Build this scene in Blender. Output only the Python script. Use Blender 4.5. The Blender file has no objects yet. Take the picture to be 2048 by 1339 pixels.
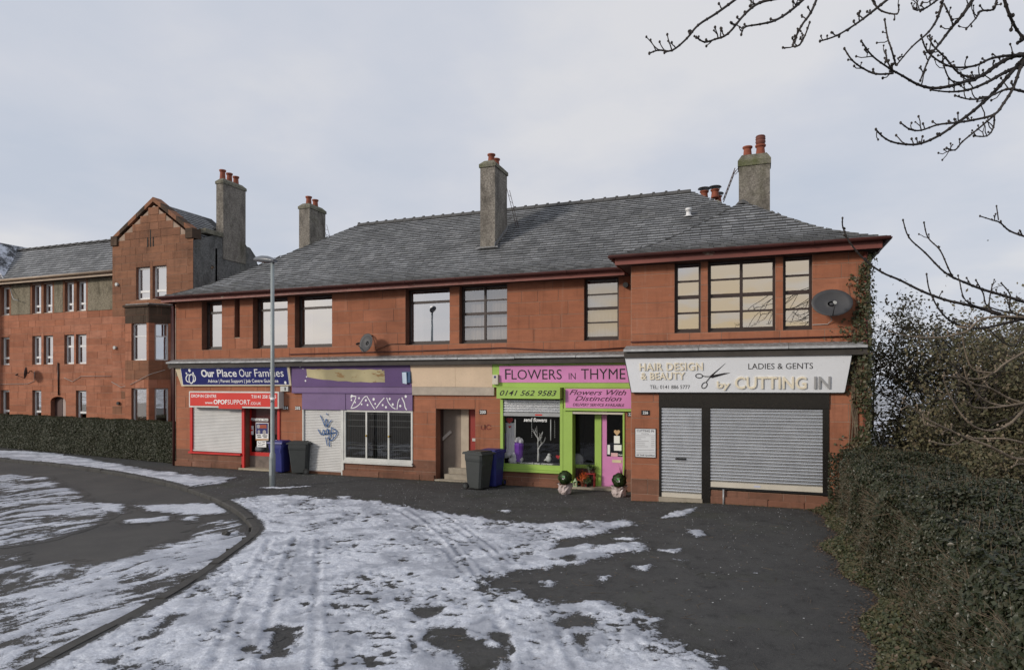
import bpy, math, random
import numpy as np
from mathutils import Vector, Matrix

# ------------------------------------------------------------------ camera, world, sun
SC = bpy.context.scene
COL = SC.collection
R = math.radians
FPX, HZ, CX, CAMZ = 1300.0, 768.0, 1024.0, 3.0       # focal length and horizon in photo pixels
YAW = R(20.7)
CS, SN = math.cos(YAW), math.sin(YAW)
cd = bpy.data.cameras.new('camera')
cam = bpy.data.objects.new('camera', cd); COL.objects.link(cam)
cam.location = (0, 0, CAMZ); cam.rotation_euler = (R(90), 0, YAW)
cd.sensor_width = 36.0; cd.lens = FPX / 2048 * 36.0
cd.shift_y = (HZ - 669.5) / 2048
cd.clip_end = 3000; cd.clip_start = 0.05
SC.camera = cam
SC.view_settings.view_transform = 'Standard'
SC.view_settings.look = 'None'
SC.view_settings.gamma = 1.0
SC.view_settings.exposure = 0.12
SC.view_settings.use_curve_mapping = False
SC.render.film_transparent = False
try:
    SC.cycles.use_denoising = True
    SC.cycles.max_bounces = 6
    SC.cycles.transparent_max_bounces = 12
    SC.cycles.caustics_reflective = False
    SC.cycles.caustics_refractive = False
except Exception:
    pass

SUN_EL, SUN_AZ = R(20), R(42)          # azimuth: to the left of the direction behind the camera (-Y)
sun_dir = Vector((-math.sin(SUN_AZ) * math.cos(SUN_EL), -math.cos(SUN_AZ) * math.cos(SUN_EL), math.sin(SUN_EL)))
sl = bpy.data.lights.new('sun', 'SUN'); sl.energy = 2.2; sl.angle = R(10); sl.color = (1.0, 0.92, 0.82)
so = bpy.data.objects.new('sun', sl); COL.objects.link(so)
so.rotation_euler = sun_dir.to_track_quat('Z', 'Y').to_euler()

W = bpy.data.worlds.new('World'); SC.world = W; W.use_nodes = True
nt = W.node_tree; nt.nodes.clear()
def wn(t, **k):
    n = nt.nodes.new(t)
    for a, b in k.items(): setattr(n, a, b)
    return n
def wl(a, b): nt.links.new(a, b)
sky = wn('ShaderNodeTexSky', sky_type='NISHITA', sun_disc=False)
sky.sun_elevation = SUN_EL
sky.sun_rotation = math.atan2(sun_dir.x, sun_dir.y)
sky.air_density = 1.2; sky.dust_density = 2.0
skm = wn('ShaderNodeVectorMath', operation='SCALE'); wl(sky.outputs[0], skm.inputs[0]); skm.inputs['Scale'].default_value = 0.09
tc = wn('ShaderNodeTexCoord')
sep = wn('ShaderNodeSeparateXYZ'); wl(tc.outputs['Generated'], sep.inputs[0])
# cloud layer: the view ray projected on a flat sheet of cloud
zz = wn('ShaderNodeMath', operation='MAXIMUM'); wl(sep.outputs['Z'], zz.inputs[0]); zz.inputs[1].default_value = 0.0
za = wn('ShaderNodeMath', operation='ADD'); wl(zz.outputs[0], za.inputs[0]); za.inputs[1].default_value = 0.16
dv = wn('ShaderNodeVectorMath', operation='DIVIDE'); wl(tc.outputs['Generated'], dv.inputs[0])
cmb = wn('ShaderNodeCombineXYZ')
for i in range(3): wl(za.outputs[0], cmb.inputs[i])
wl(cmb.outputs[0], dv.inputs[1])
n1 = wn('ShaderNodeTexNoise'); n1.inputs['Scale'].default_value = 1.05; n1.inputs['Detail'].default_value = 6; n1.inputs['Roughness'].default_value = 0.52
wl(dv.outputs[0], n1.inputs['Vector'])
cr = wn('ShaderNodeValToRGB'); wl(n1.outputs['Fac'], cr.inputs[0])
cr.color_ramp.elements[0].position = 0.36; cr.color_ramp.elements[0].color = (0.515, 0.560, 0.650, 1)
cr.color_ramp.elements[1].position = 0.66; cr.color_ramp.elements[1].color = (0.680, 0.682, 0.710, 1)
e = cr.color_ramp.elements.new(0.52); e.color = (0.585, 0.610, 0.680, 1)
# cloud warms towards the low sun behind the camera
dot = wn('ShaderNodeVectorMath', operation='DOT_PRODUCT'); wl(tc.outputs['Generated'], dot.inputs[0])
dot.inputs[1].default_value = (-0.06, -0.99, 0.08)
wr = wn('ShaderNodeMapRange', interpolation_type='SMOOTHSTEP'); wl(dot.outputs['Value'], wr.inputs['Value'])
wr.inputs['From Min'].default_value = 0.935; wr.inputs['From Max'].default_value = 1.0
lw = wn('ShaderNodeMapRange', interpolation_type='SMOOTHSTEP'); wl(sep.outputs['Z'], lw.inputs['Value'])
lw.inputs['From Min'].default_value = 0.42; lw.inputs['From Max'].default_value = 0.0
n2 = wn('ShaderNodeTexNoise'); n2.inputs['Scale'].default_value = 2.2; n2.inputs['Detail'].default_value = 6
wl(dv.outputs[0], n2.inputs['Vector'])
n2r = wn('ShaderNodeMapRange'); wl(n2.outputs['Fac'], n2r.inputs['Value'])
n2r.inputs['From Min'].default_value = 0.22; n2r.inputs['From Max'].default_value = 0.52
m1 = wn('ShaderNodeMath', operation='MULTIPLY'); wl(wr.outputs[0], m1.inputs[0]); wl(lw.outputs[0], m1.inputs[1])
m2 = wn('ShaderNodeMath', operation='MULTIPLY'); wl(m1.outputs[0], m2.inputs[0]); wl(n2r.outputs[0], m2.inputs[1])
wm = wn('ShaderNodeMix', data_type='RGBA'); wl(m2.outputs[0], wm.inputs['Factor'])
wl(cr.outputs[0], wm.inputs['A']); wm.inputs['B'].default_value = (0.72, 0.53, 0.29, 1)
cm = wn('ShaderNodeMix', data_type='RGBA'); cm.inputs['Factor'].default_value = 0.93
wl(skm.outputs[0], cm.inputs['A']); wl(wm.outputs['Result'], cm.inputs['B'])
bg = wn('ShaderNodeBackground'); wl(cm.outputs['Result'], bg.inputs['Color']); bg.inputs['Strength'].default_value = 1.0
wo = wn('ShaderNodeOutputWorld'); wl(bg.outputs[0], wo.inputs['Surface'])

# ------------------------------------------------------------------ photo pixel -> place helpers
def ray(u):
    a = (u - CX) / FPX
    return (-SN + CS * a, CS + SN * a)
def PX(u, Y):                      # x on the vertical plane y = Y
    dx, dy = ray(u); return dx * Y / dy
def PZ(u, v, Y):
    dx, dy = ray(u); return CAMZ + (HZ - v) / FPX * Y / dy
def PG(u, v, z=0.0):               # point on level ground
    t = (CAMZ - z) * FPX / (v - HZ); dx, dy = ray(u); return (dx * t, dy * t)
def PT(u, v, t):                   # point at a known distance along the view axis
    dx, dy = ray(u); return Vector((dx * t, dy * t, CAMZ + (HZ - v) / FPX * t))

def sstep(x):
    x = np.clip(x, 0, 1); return x * x * (3 - 2 * x)
def gz(x, y):                      # the pavement rises a little towards the end shop
    return 0.10 * sstep((np.asarray(x) + 4.5) / 4.0) * sstep((18.0 - np.asarray(y)) / 1.3) * sstep((np.asarray(y) - 6.0) / 5.0)

class Pl:
    """A wall plane facing the street: x along, b up (leaning out by tilt at the top)."""
    def __init__(s, Y, tilt=0.0, z=0.0):
        s.P0 = Vector((0, Y, z)); s.ux = Vector((1, 0, 0)); s.uz = Vector((0, -math.sin(tilt), math.cos(tilt)))
        s.n = s.ux.cross(s.uz)
    def ab(s, u, v):
        dx, dy = ray(u); d = Vector((dx, dy, (HZ - v) / FPX)); O = Vector((0, 0, CAMZ))
        t = s.n.dot(s.P0 - O) / s.n.dot(d); p = O + d * t - s.P0
        return p.dot(s.ux), p.dot(s.uz)
    def w(s, a, b, out=0.0):
        return s.P0 + s.ux * a + s.uz * b + s.n * out

# ------------------------------------------------------------------ mesh builder
class MB:
    def __init__(s): s.v = []; s.f = []; s.sm = []
    def add(s, vs, fs, smooth=False):
        o = len(s.v); s.v += [tuple(p) for p in vs]
        s.f += [tuple(i + o for i in f) for f in fs]; s.sm += [smooth] * len(fs); return s
    def box(s, x0, x1, y0, y1, z0, z1):
        vs = [(x, y, z) for z in (z0, z1) for y in (y0, y1) for x in (x0, x1)]
        return s.add(vs, [(0, 2, 3, 1), (4, 5, 7, 6), (0, 1, 5, 4), (2, 6, 7, 3), (0, 4, 6, 2), (1, 3, 7, 5)])
    def obox(s, c, ax, ay, az):       # oriented box: centre and half axes
        c = Vector(c); ax = Vector(ax); ay = Vector(ay); az = Vector(az)
        vs = [c + ax * i + ay * j + az * k for k in (-1, 1) for j in (-1, 1) for i in (-1, 1)]
        return s.add(vs, [(0, 2, 3, 1), (4, 5, 7, 6), (0, 1, 5, 4), (2, 6, 7, 3), (0, 4, 6, 2), (1, 3, 7, 5)])
    def bev(s, x0, x1, y0, y1, z0, z1, b=0.01):   # block with a chamfered street face (y0)
        vs = [(x0 + b, y0, z0 + b), (x1 - b, y0, z0 + b), (x1 - b, y0, z1 - b), (x0 + b, y0, z1 - b),
              (x0, y0 + b, z0), (x1, y0 + b, z0), (x1, y0 + b, z1), (x0, y0 + b, z1),
              (x0, y1, z0), (x1, y1, z0), (x1, y1, z1), (x0, y1, z1)]
        fs = [(0, 1, 2, 3)]
        for i in range(4):
            j = (i + 1) % 4
            fs += [(4 + i, 4 + j, j, i), (8 + i, 8 + j, 4 + j, 4 + i)]
        fs.append((11, 10, 9, 8))
        return s.add(vs, fs)
    def quad(s, a, b, c, d): return s.add([a, b, c, d], [(0, 1, 2, 3)])
    def prism(s, pts, off):           # polygon extruded by the vector off
        n = len(pts); off = Vector(off); a = [Vector(p) for p in pts]
        vs = a + [p + off for p in a]
        fs = [tuple(range(n)), tuple(range(2 * n - 1, n - 1, -1))]
        fs += [(i, i + n, (i + 1) % n + n, (i + 1) % n) for i in range(n)]
        return s.add(vs, fs)
    def tube(s, pts, rad, n=8, smooth=True, caps=True):
        pts = [Vector(p) for p in pts]; m = len(pts)
        if not hasattr(rad, '__len__'): rad = [rad] * m
        vs = []; up = None
        for i, p in enumerate(pts):
            t = (pts[min(i + 1, m - 1)] - pts[max(i - 1, 0)])
            if t.length < 1e-9: t = Vector((0, 0, 1))
            t.normalize()
            if up is None: up = Vector((0, 0, 1)) if abs(t.z) < 0.9 else Vector((1, 0, 0))
            a = up - t * up.dot(t)
            if a.length < 1e-6: a = t.orthogonal()
            a.normalize(); b = t.cross(a); up = a
            vs += [p + (a * math.cos(2 * math.pi * k / n) + b * math.sin(2 * math.pi * k / n)) * rad[i] for k in range(n)]
        fs = [(i * n + k, i * n + (k + 1) % n, (i + 1) * n + (k + 1) % n, (i + 1) * n + k) for i in range(m - 1) for k in range(n)]
        s.add(vs, fs, smooth)
        if caps:
            o = len(s.v) - len(vs)
            s.f += [tuple(o + k for k in reversed(range(n))), tuple(o + (m - 1) * n + k for k in range(n))]; s.sm += [False, False]
        return s
    def lathe(s, c, prof, n=16, smooth=True, sx=1.0, sy=1.0):   # prof: (r, z)
        c = Vector(c); vs = []
        for r, z in prof:
            vs += [(c.x + r * sx * math.cos(2 * math.pi * k / n), c.y + r * sy * math.sin(2 * math.pi * k / n), c.z + z) for k in range(n)]
        m = len(prof)
        fs = [(i * n + k, i * n + (k + 1) % n, (i + 1) * n + (k + 1) % n, (i + 1) * n + k) for i in range(m - 1) for k in range(n)]
        s.add(vs, fs, smooth)
        o = len(s.v) - len(vs)
        s.f += [tuple(o + k for k in reversed(range(n))), tuple(o + (m - 1) * n + k for k in range(n))]; s.sm += [False, False]
        return s
    def sphere(s, c, rx, ry=None, rz=None, n=14, m=9):
        ry = ry or rx; rz = rz or rx; c = Vector(c); vs = []
        for i in range(1, m):
            th = math.pi * i / m
            vs += [(c.x + rx * math.sin(th) * math.cos(2 * math.pi * k / n), c.y + ry * math.sin(th) * math.sin(2 * math.pi * k / n), c.z - rz * math.cos(th)) for k in range(n)]
        vs += [(c.x, c.y, c.z - rz), (c.x, c.y, c.z + rz)]
        b = n * (m - 1)
        fs = [(i * n + k, i * n + (k + 1) % n, (i + 1) * n + (k + 1) % n, (i + 1) * n + k) for i in range(m - 2) for k in range(n)]
        fs += [(b, (k + 1) % n, k) for k in range(n)] + [(b + 1, (m - 2) * n + k, (m - 2) * n + (k + 1) % n) for k in range(n)]
        return s.add(vs, fs, True)
    def mesh(s, name, mat):
        me = bpy.data.meshes.new(name); me.from_pydata(s.v, [], s.f)
        me.polygons.foreach_set('use_smooth', s.sm)
        if mat: me.materials.append(mat)
        me.update(); return me
    def build(s, name, mat, parent=None):
        return put(name, s.mesh(name, mat), parent)

def put(name, me, parent=None):
    o = bpy.data.objects.new(name, me); COL.objects.link(o)
    if parent is not None:
        o.parent = parent
        if parent.type == 'EMPTY': o.location = -Vector(parent.location)   # children keep scene coordinates
    return o
def thing(name, label, cat, loc=(0, 0, 0), group=None):
    o = bpy.data.objects.new(name, None); COL.objects.link(o); o.location = loc; o.empty_display_size = 0.2
    return tag(o, label, cat, group)
def tag(o, label, cat, group=None):
    o['label'] = label; o['category'] = cat
    if group: o['group'] = group
    return o
def kind(o, k): o['kind'] = k; return o
def structure(name, mb, mat): return kind(mb.build(name, mat), 'structure')
def copy_tree(o, parent=None, delta=None):
    c = o.copy(); COL.objects.link(c); c.parent = parent
    if parent is None and delta is not None: c.location = o.location + Vector(delta)
    for ch in list(o.children): copy_tree(ch, c)
    return c

# ------------------------------------------------------------------ materials
class NT:
    def __init__(s, name):
        s.m = bpy.data.materials.new(name); s.m.use_nodes = True; s.t = s.m.node_tree; s.t.nodes.clear()
        s.out = s.n('ShaderNodeOutputMaterial'); s.geo = None
    def n(s, t, **k):
        x = s.t.nodes.new(t)
        for a, b in k.items(): setattr(x, a, b)
        return x
    def l(s, a, b): s.t.links.new(a, b)
    def setin(s, node, key, val):
        if hasattr(val, 'is_output') or hasattr(val, 'links'): s.l(val, node.inputs[key])
        else: node.inputs[key].default_value = val
    def pos(s, scale=(1, 1, 1)):
        if not s.geo: s.geo = s.n('ShaderNodeNewGeometry')
        v = s.n('ShaderNodeVectorMath', operation='MULTIPLY'); s.l(s.geo.outputs['Position'], v.inputs[0]); v.inputs[1].default_value = scale
        return v.outputs[0]
    def noise(s, scale, detail=4, rough=0.55, sc=(1, 1, 1), vec=None):
        x = s.n('ShaderNodeTexNoise'); x.inputs['Scale'].default_value = scale
        x.inputs['Detail'].default_value = detail; x.inputs['Roughness'].default_value = rough
        s.l(vec if vec is not None else s.pos(sc), x.inputs['Vector']); return x.outputs['Fac']
    def rng(s, v, a, b, c=0.0, d=1.0, smooth=False):
        x = s.n('ShaderNodeMapRange'); s.setin(x, 'Value', v)
        if smooth: x.interpolation_type = 'SMOOTHSTEP'
        for k, q in zip(('From Min', 'From Max', 'To Min', 'To Max'), (a, b, c, d)): x.inputs[k].default_value = q
        return x.outputs[0]
    def mix(s, f, a, b, blend='MIX'):
        x = s.n('ShaderNodeMix', data_type='RGBA', blend_type=blend)
        s.setin(x, 'Factor', f)
        for k, q in (('A', a), ('B', b)): s.setin(x, k, q if not isinstance(q, tuple) or len(q) == 4 else q + (1,))
        return x.outputs['Result']
    def math(s, op, a, b=0.0):
        x = s.n('ShaderNodeMath', operation=op); s.setin(x, 0, a); s.setin(x, 1, b); return x.outputs[0]
    def ramp(s, f, stops):
        x = s.n('ShaderNodeValToRGB'); s.setin(x, 0, f); el = x.color_ramp.elements
        el[0].position, el[0].color = stops[0][0], stops[0][1] + (1,)
        el[1].position, el[1].color = stops[-1][0], stops[-1][1] + (1,)
        for p, c in stops[1:-1]:
            q = el.new(p); q.color = c + (1,)
        return x.outputs[0]
    def attr(s, name):
        x = s.n('ShaderNodeAttribute'); x.attribute_name = name; return x.outputs['Fac']
    def orand(s): return s.n('ShaderNodeObjectInfo').outputs['Random']
    def bump(s, h, strength=0.3, dist=0.01):
        x = s.n('ShaderNodeBump'); s.l(h, x.inputs['Height']); x.inputs['Strength'].default_value = strength; x.inputs['Distance'].default_value = dist
        return x.outputs['Normal']
    def bsdf(s, color, rough=0.7, metal=0.0, spec=0.5, normal=None, **k):
        x = s.n('ShaderNodeBsdfPrincipled'); s.setin(x, 'Base Color', color if not isinstance(color, tuple) or len(color) == 4 else color + (1,))
        s.setin(x, 'Roughness', rough); s.setin(x, 'Metallic', metal); s.setin(x, 'Specular IOR Level', spec)
        if normal is not None: s.l(normal, x.inputs['Normal'])
        for a, b in k.items(): s.setin(x, a.replace('_', ' '), b)
        return x.outputs[0]
    def done(s, sh): s.l(sh, s.out.inputs['Surface']); return s.m

def mul(c, k): return tuple(x * k for x in c)
def paint(name, c, rough=0.55, var=0.16, bump=0.15, scale=2.0, metal=0.0, dirt=0.10, spec=0.4):
    t = NT(name)
    a = t.noise(scale, 5, 0.6); b = t.noise(scale * 14, 3, 0.6)
    col = t.mix(t.rng(a, 0.3, 0.7), mul(c, 1 - var), mul(c, 1 + var * 0.6))
    col = t.mix(t.rng(b, 0.58, 0.78, 0, dirt * 4), col, mul(c, 0.55))
    return t.done(t.bsdf(col, t.rng(b, 0.3, 0.7, rough - 0.08, rough + 0.1), metal, spec, t.bump(b, bump, 0.004)))

def m_sandstone(name, tones, wear=0.35):
    t = NT(name)
    r = t.orand()
    base = t.ramp(r, [(0.0, tones[0]), (0.35, tones[1]), (0.7, tones[2]), (1.0, tones[3])])
    off = t.n('ShaderNodeVectorMath', operation='ADD'); t.l(t.pos((1, 1, 1)), off.inputs[0])
    cmbx = t.n('ShaderNodeCombineXYZ'); t.l(t.math('MULTIPLY', r, 37.0), cmbx.inputs[0]); t.l(t.math('MULTIPLY', r, 11.0), cmbx.inputs[2]); t.l(cmbx.outputs[0], off.inputs[1])
    st = t.n('ShaderNodeVectorMath', operation='MULTIPLY'); t.l(off.outputs[0], st.inputs[0]); st.inputs[1].default_value = (0.7, 0.7, 5.0)
    bed = t.noise(2.2, 6, 0.6, vec=st.outputs[0])
    big = t.noise(0.9, 5, 0.62)
    fine = t.noise(55, 3, 0.7)
    c = t.mix(t.rng(bed, 0.35, 0.7), base, t.mix(0.55, base, tones[4]))
    c = t.mix(t.rng(big, 0.52, 0.72, 0, wear), c, mul(tones[4], 0.55))
    c = t.mix(t.rng(fine, 0.35, 0.75, 0.0, 0.35), c, t.mix(0.4, c, mul(tones[2], 1.3)))
    sm = t.noise(9, 5, 0.7)
    c = t.mix(t.rng(sm, 0.62, 0.76, 0, 0.40), c, (0.33, 0.25, 0.20))
    md = t.noise(2.6, 6, 0.72, sc=(0.6, 0.6, 1.6)); c = t.mix(t.rng(md, 0.52, 0.74, 0, 0.38), c, mul(tones[4], 0.62)); c = t.mix(t.rng(md, 0.46, 0.30, 0, 0.25), c, mul(tones[3], 1.15))
    stk = t.noise(1.5, 5, 0.7, sc=(3.2, 3.2, 0.28)); c = t.mix(t.rng(stk, 0.54, 0.70, 0, 0.42), c, mul(tones[4], 0.50)); c = t.mix(t.rng(stk, 0.40, 0.30, 0, 0.22), c, (0.42, 0.27, 0.20))
    spk = t.noise(21, 3, 0.8); c = t.mix(t.rng(spk, 0.62, 0.72, 0, 0.45), c, mul(tones[4], 0.55))
    h = t.math('ADD', t.math('MULTIPLY', bed, 0.6), t.math('MULTIPLY', fine, 0.35))
    return t.done(t.bsdf(c, 0.92, 0, 0.2, t.bump(h, 0.35, 0.012)))

M = {}
M['stone'] = m_sandstone('red_sandstone', [(0.305, 0.117, 0.064), (0.365, 0.143, 0.079), (0.330, 0.127, 0.070), (0.400, 0.163, 0.095), (0.240, 0.103, 0.064)])
M['stone_old'] = m_sandstone('weathered_sandstone', [(0.365, 0.142, 0.079), (0.44, 0.184, 0.110), (0.305, 0.119, 0.067), (0.465, 0.210, 0.134), (0.245, 0.106, 0.067)], 0.4)
M['stone_gable'] = m_sandstone('sooty_sandstone', [(0.25, 0.116, 0.066), (0.30, 0.142, 0.082), (0.21, 0.098, 0.058), (0.33, 0.16, 0.096), (0.14, 0.078, 0.052)], 0.6)
M['stone_black'] = m_sandstone('blackened_sandstone', [(0.075, 0.050, 0.036), (0.09, 0.06, 0.042), (0.06, 0.042, 0.03), (0.11, 0.07, 0.05), (0.04, 0.034, 0.026)], 0.5)
M['stone_base'] = m_sandstone('worn_base_sandstone', [(0.20, 0.088, 0.056), (0.25, 0.115, 0.074), (0.17, 0.080, 0.052), (0.28, 0.14, 0.098), (0.13, 0.075, 0.053)], 0.6)
M['mortar'] = paint('lime_mortar', (0.36, 0.27, 0.21), 0.95, 0.25, 0.3, 3.0, spec=0.1)
M['stone_core'] = paint('dressed_sandstone_reveal', (0.24, 0.115, 0.076), 0.95, 0.25, 0.3, 2.0, spec=0.1)

def m_slate():
    t = NT('frosted_slate')
    r = t.math('FRACT', t.math('ADD', t.orand(), t.attr('rnd')))
    base = t.ramp(r, [(0.0, (0.048, 0.049, 0.050)), (0.5, (0.066, 0.067, 0.068)), (0.85, (0.084, 0.085, 0.085)), (1.0, (0.105, 0.105, 0.105))])
    uvn = t.n('ShaderNodeUVMap'); sx = t.n('ShaderNodeSeparateXYZ'); t.l(uvn.outputs[0], sx.inputs[0])
    n = t.noise(26, 4, 0.65); big = t.noise(0.55, 4, 0.6)
    frost = t.math('MULTIPLY', t.rng(sx.outputs['Y'], 0.75, 0.0, 0.0, 1.0, True), t.rng(n, 0.30, 0.60, 0.15, 1.0))
    frost = t.math('MULTIPLY', frost, t.rng(big, 0.30, 0.60, 0.30, 1.0))
    frost = t.math('MULTIPLY', frost, t.rng(r, 0.0, 1.0, 0.6, 1.0))
    c = t.mix(t.math('MULTIPLY', frost, 0.85), base, (0.55, 0.565, 0.585))
    moss = t.noise(1.6, 5, 0.7)
    c = t.mix(t.rng(moss, 0.60, 0.75, 0, 0.5), c, (0.070, 0.072, 0.045))
    return t.done(t.bsdf(c, 0.62, 0, 0.35, t.bump(n, 0.4, 0.006)))
M['slate'] = m_slate()
M['underlay'] = paint('shadow_dark_underlay', (0.03, 0.031, 0.033), 0.8, 0.3, 0.3, 3.0)  # roof underlay, its dark colour stands for shadow in the slate joints
M['ridge'] = paint('grey_ridge_tile', (0.085, 0.083, 0.080), 0.8, 0.35, 0.5, 4.0, dirt=0.2)

def m_peel(name, c, under, amount=0.66, rough=0.5, psc=1.3):
    t = NT(name)
    a = t.noise(psc, 6, 0.7, sc=(1, 1, 3)); b = t.noise(30, 3, 0.6); g = t.noise(0.7, 4, 0.6)
    col = t.mix(t.rng(g, 0.35, 0.7), mul(c, 0.72), mul(c, 1.2))
    pe = t.rng(a, amount, amount + 0.03)
    col = t.mix(pe, col, under)
    return t.done(t.bsdf(col, t.rng(b, 0.3, 0.7, rough - 0.1, rough + 0.15), 0, 0.4, t.bump(t.math('SUBTRACT', b, pe), 0.3, 0.004)))
M['eaves_paint'] = m_peel('peeling_maroon_paint', (0.205, 0.060, 0.046), (0.42, 0.34, 0.26), 0.635)
M['gutter'] = paint('maroon_gutter', (0.075, 0.024, 0.021), 0.45, 0.35, 0.2, 1.5)
M['soffit'] = paint('dark_soffit_boards', (0.060, 0.034, 0.027), 0.8, 0.3)
M['brown'] = paint('dark_brown_frame', (0.040, 0.025, 0.021), 0.45, 0.2, 0.2)
M['white'] = paint('white_frame', (0.72, 0.72, 0.71), 0.4, 0.06, 0.1, 3.0, dirt=0.08)
M['dirty_white'] = paint('weathered_white_paint', (0.60, 0.60, 0.57), 0.5, 0.15, 0.2, 3.0, dirt=0.2)
M['grey_metal'] = paint('dull_grey_metal', (0.33, 0.34, 0.345), 0.45, 0.15, 0.1, 3.0, 0.3)
M['black'] = paint('black_paint', (0.012, 0.012, 0.013), 0.4, 0.2, 0.1)
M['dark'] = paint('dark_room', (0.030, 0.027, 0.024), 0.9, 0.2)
M['lead'] = m_peel('frosted_lead', (0.185, 0.18, 0.175), (0.30, 0.305, 0.31), 0.52, 0.6, 11.0)
M['frost_lip'] = paint('frosted_lead_edge', (0.38, 0.385, 0.39), 0.6, 0.35, 0.3, 6.0, dirt=0.25)
M['fascia_dark'] = paint('tarred_timber', (0.055, 0.048, 0.042), 0.75, 0.35, 0.3, 2.0)

def m_harl(name, a, b, moss=(0.10, 0.105, 0.05), mossamt=0.3):
    t = NT(name)
    n = t.noise(17, 5, 0.8); g = t.noise(1.6, 6, 0.7, sc=(1.6, 1.6, 0.7)); f = t.noise(0.6, 4, 0.6)
    c = t.mix(t.rng(n, 0.38, 0.62), mul(a, 0.8), mul(b, 1.1))
    c = t.mix(t.rng(g, 0.46, 0.68, 0, 0.75), c, mul(a, 0.42))
    c = t.mix(t.rng(f, 0.56, 0.70, 0, mossamt), c, moss)
    return t.done(t.bsdf(c, 0.95, 0, 0.15, t.bump(n, 0.9, 0.03)))
M['harl'] = m_harl('grey_roughcast', (0.175, 0.158, 0.136), (0.30, 0.275, 0.24))
M['harl_pale'] = m_harl('ochre_roughcast', (0.205, 0.180, 0.130), (0.30, 0.265, 0.20), mossamt=0.1)
M['cap'] = m_harl('mossy_chimney_cap', (0.16, 0.155, 0.115), (0.25, 0.235, 0.19), (0.10, 0.115, 0.04), 0.8)
M['terracotta'] = paint('terracotta_pot', (0.27, 0.080, 0.045), 0.8, 0.35, 0.3, 5.0, dirt=0.25)

def m_glass(name, refl, tint=(1, 1, 1), rough=0.0, wob=0.02):
    t = NT(name)
    g = t.n('ShaderNodeBsdfGlossy'); g.inputs['Roughness'].default_value = rough; g.inputs['Color'].default_value = (0.97, 0.98, 1, 1)
    nz = t.noise(1.1, 2, 0.5); t.l(t.bump(nz, wob, 0.05), g.inputs['Normal'])
    tr = t.n('ShaderNodeBsdfTransparent'); tr.inputs['Color'].default_value = tint + (1,)
    fr = t.n('ShaderNodeFresnel'); fr.inputs['IOR'].default_value = 1.5
    mx = t.n('ShaderNodeMixShader'); t.l(t.math('ADD', t.math('MULTIPLY', fr.outputs[0], 0.5), refl), mx.inputs[0])
    t.l(tr.outputs[0], mx.inputs[1]); t.l(g.outputs[0], mx.inputs[2])
    return t.done(mx.outputs[0])
M['glass'] = m_glass('window_glass', 0.62)
M['glass_mid'] = m_glass('blind_backed_glass', 0.46)
M['glass_low'] = m_glass('curtained_glass', 0.30)
M['glass_shop'] = m_glass('shop_glass', 0.02, (0.97, 0.98, 0.97))
M['glass_dirty'] = m_glass('dusty_shop_glass', 0.08, (0.55, 0.56, 0.55))
M['curtain'] = paint('net_curtain', (0.62, 0.60, 0.55), 0.9, 0.08)
M['curtain_pale'] = paint('pale_blind', (0.72, 0.72, 0.70), 0.85, 0.05)
M['curtain_warm'] = paint('beige_curtain', (0.50, 0.40, 0.30), 0.9, 0.15)

def m_asphalt_nodes(t):
    n1 = t.noise(150, 2, 0.6); n2 = t.noise(1.1, 6, 0.62); n3 = t.noise(9, 5, 0.7)
    c = t.mix(t.rng(n2, 0.3, 0.7), (0.027, 0.027, 0.028), (0.060, 0.060, 0.059))
    c = t.mix(t.rng(n1, 0.42, 0.70, 0, 0.8), c, (0.125, 0.123, 0.118))
    c = t.mix(t.rng(n3, 0.55, 0.75, 0, 0.5), c, (0.020, 0.020, 0.020))
    gm = t.noise(0.45, 5, 0.7)
    c = t.mix(t.rng(gm, 0.54, 0.70, 0, 0.45), c, (0.050, 0.056, 0.032))
    vo = t.n('ShaderNodeTexVoronoi'); vo.inputs['Scale'].default_value = 8.0; t.l(t.pos(), vo.inputs['Vector'])
    sp = t.math('MULTIPLY', t.rng(vo.outputs['Distance'], 0.12, 0.07), t.rng(t.noise(2.6, 2), 0.52, 0.58))
    c = t.mix(t.math('MULTIPLY', sp, 0.85), c, (0.40, 0.40, 0.39))
    n5 = t.noise(3.4, 6, 0.75); c = t.mix(t.rng(n5, 0.52, 0.68, 0, 0.6), c, (0.082, 0.080, 0.076)); c = t.mix(t.rng(n5, 0.46, 0.34, 0, 0.5), c, (0.018, 0.018, 0.018))
    ro = t.rng(n2, 0.35, 0.7, 0.78, 0.95)
    h = t.math('ADD', n1, t.math('MULTIPLY', n3, 0.6))
    return c, ro, h
def m_asphalt(name):
    t = NT(name); c, ro, h = m_asphalt_nodes(t)
    return t.done(t.bsdf(c, ro, 0, 0.25, t.bump(h, 0.5, 0.008)))
M['asphalt'] = m_asphalt('worn_asphalt')
def m_road():
    t = NT('road_tarmac'); n1 = t.noise(120, 2, 0.6); n2 = t.noise(0.8, 6, 0.62); n3 = t.noise(11, 5, 0.7)
    c = t.mix(t.rng(n2, 0.3, 0.7), (0.040, 0.040, 0.041), (0.075, 0.072, 0.068))
    c = t.mix(t.rng(n1, 0.40, 0.72, 0, 0.75), c, (0.14, 0.135, 0.125))
    c = t.mix(t.rng(n3, 0.60, 0.72, 0, 0.5), c, (0.16, 0.165, 0.17))
    return t.done(t.bsdf(c, 0.85, 0, 0.25, t.bump(t.math('ADD', n1, n3), 0.5, 0.008)))
M['road'] = m_road()
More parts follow.
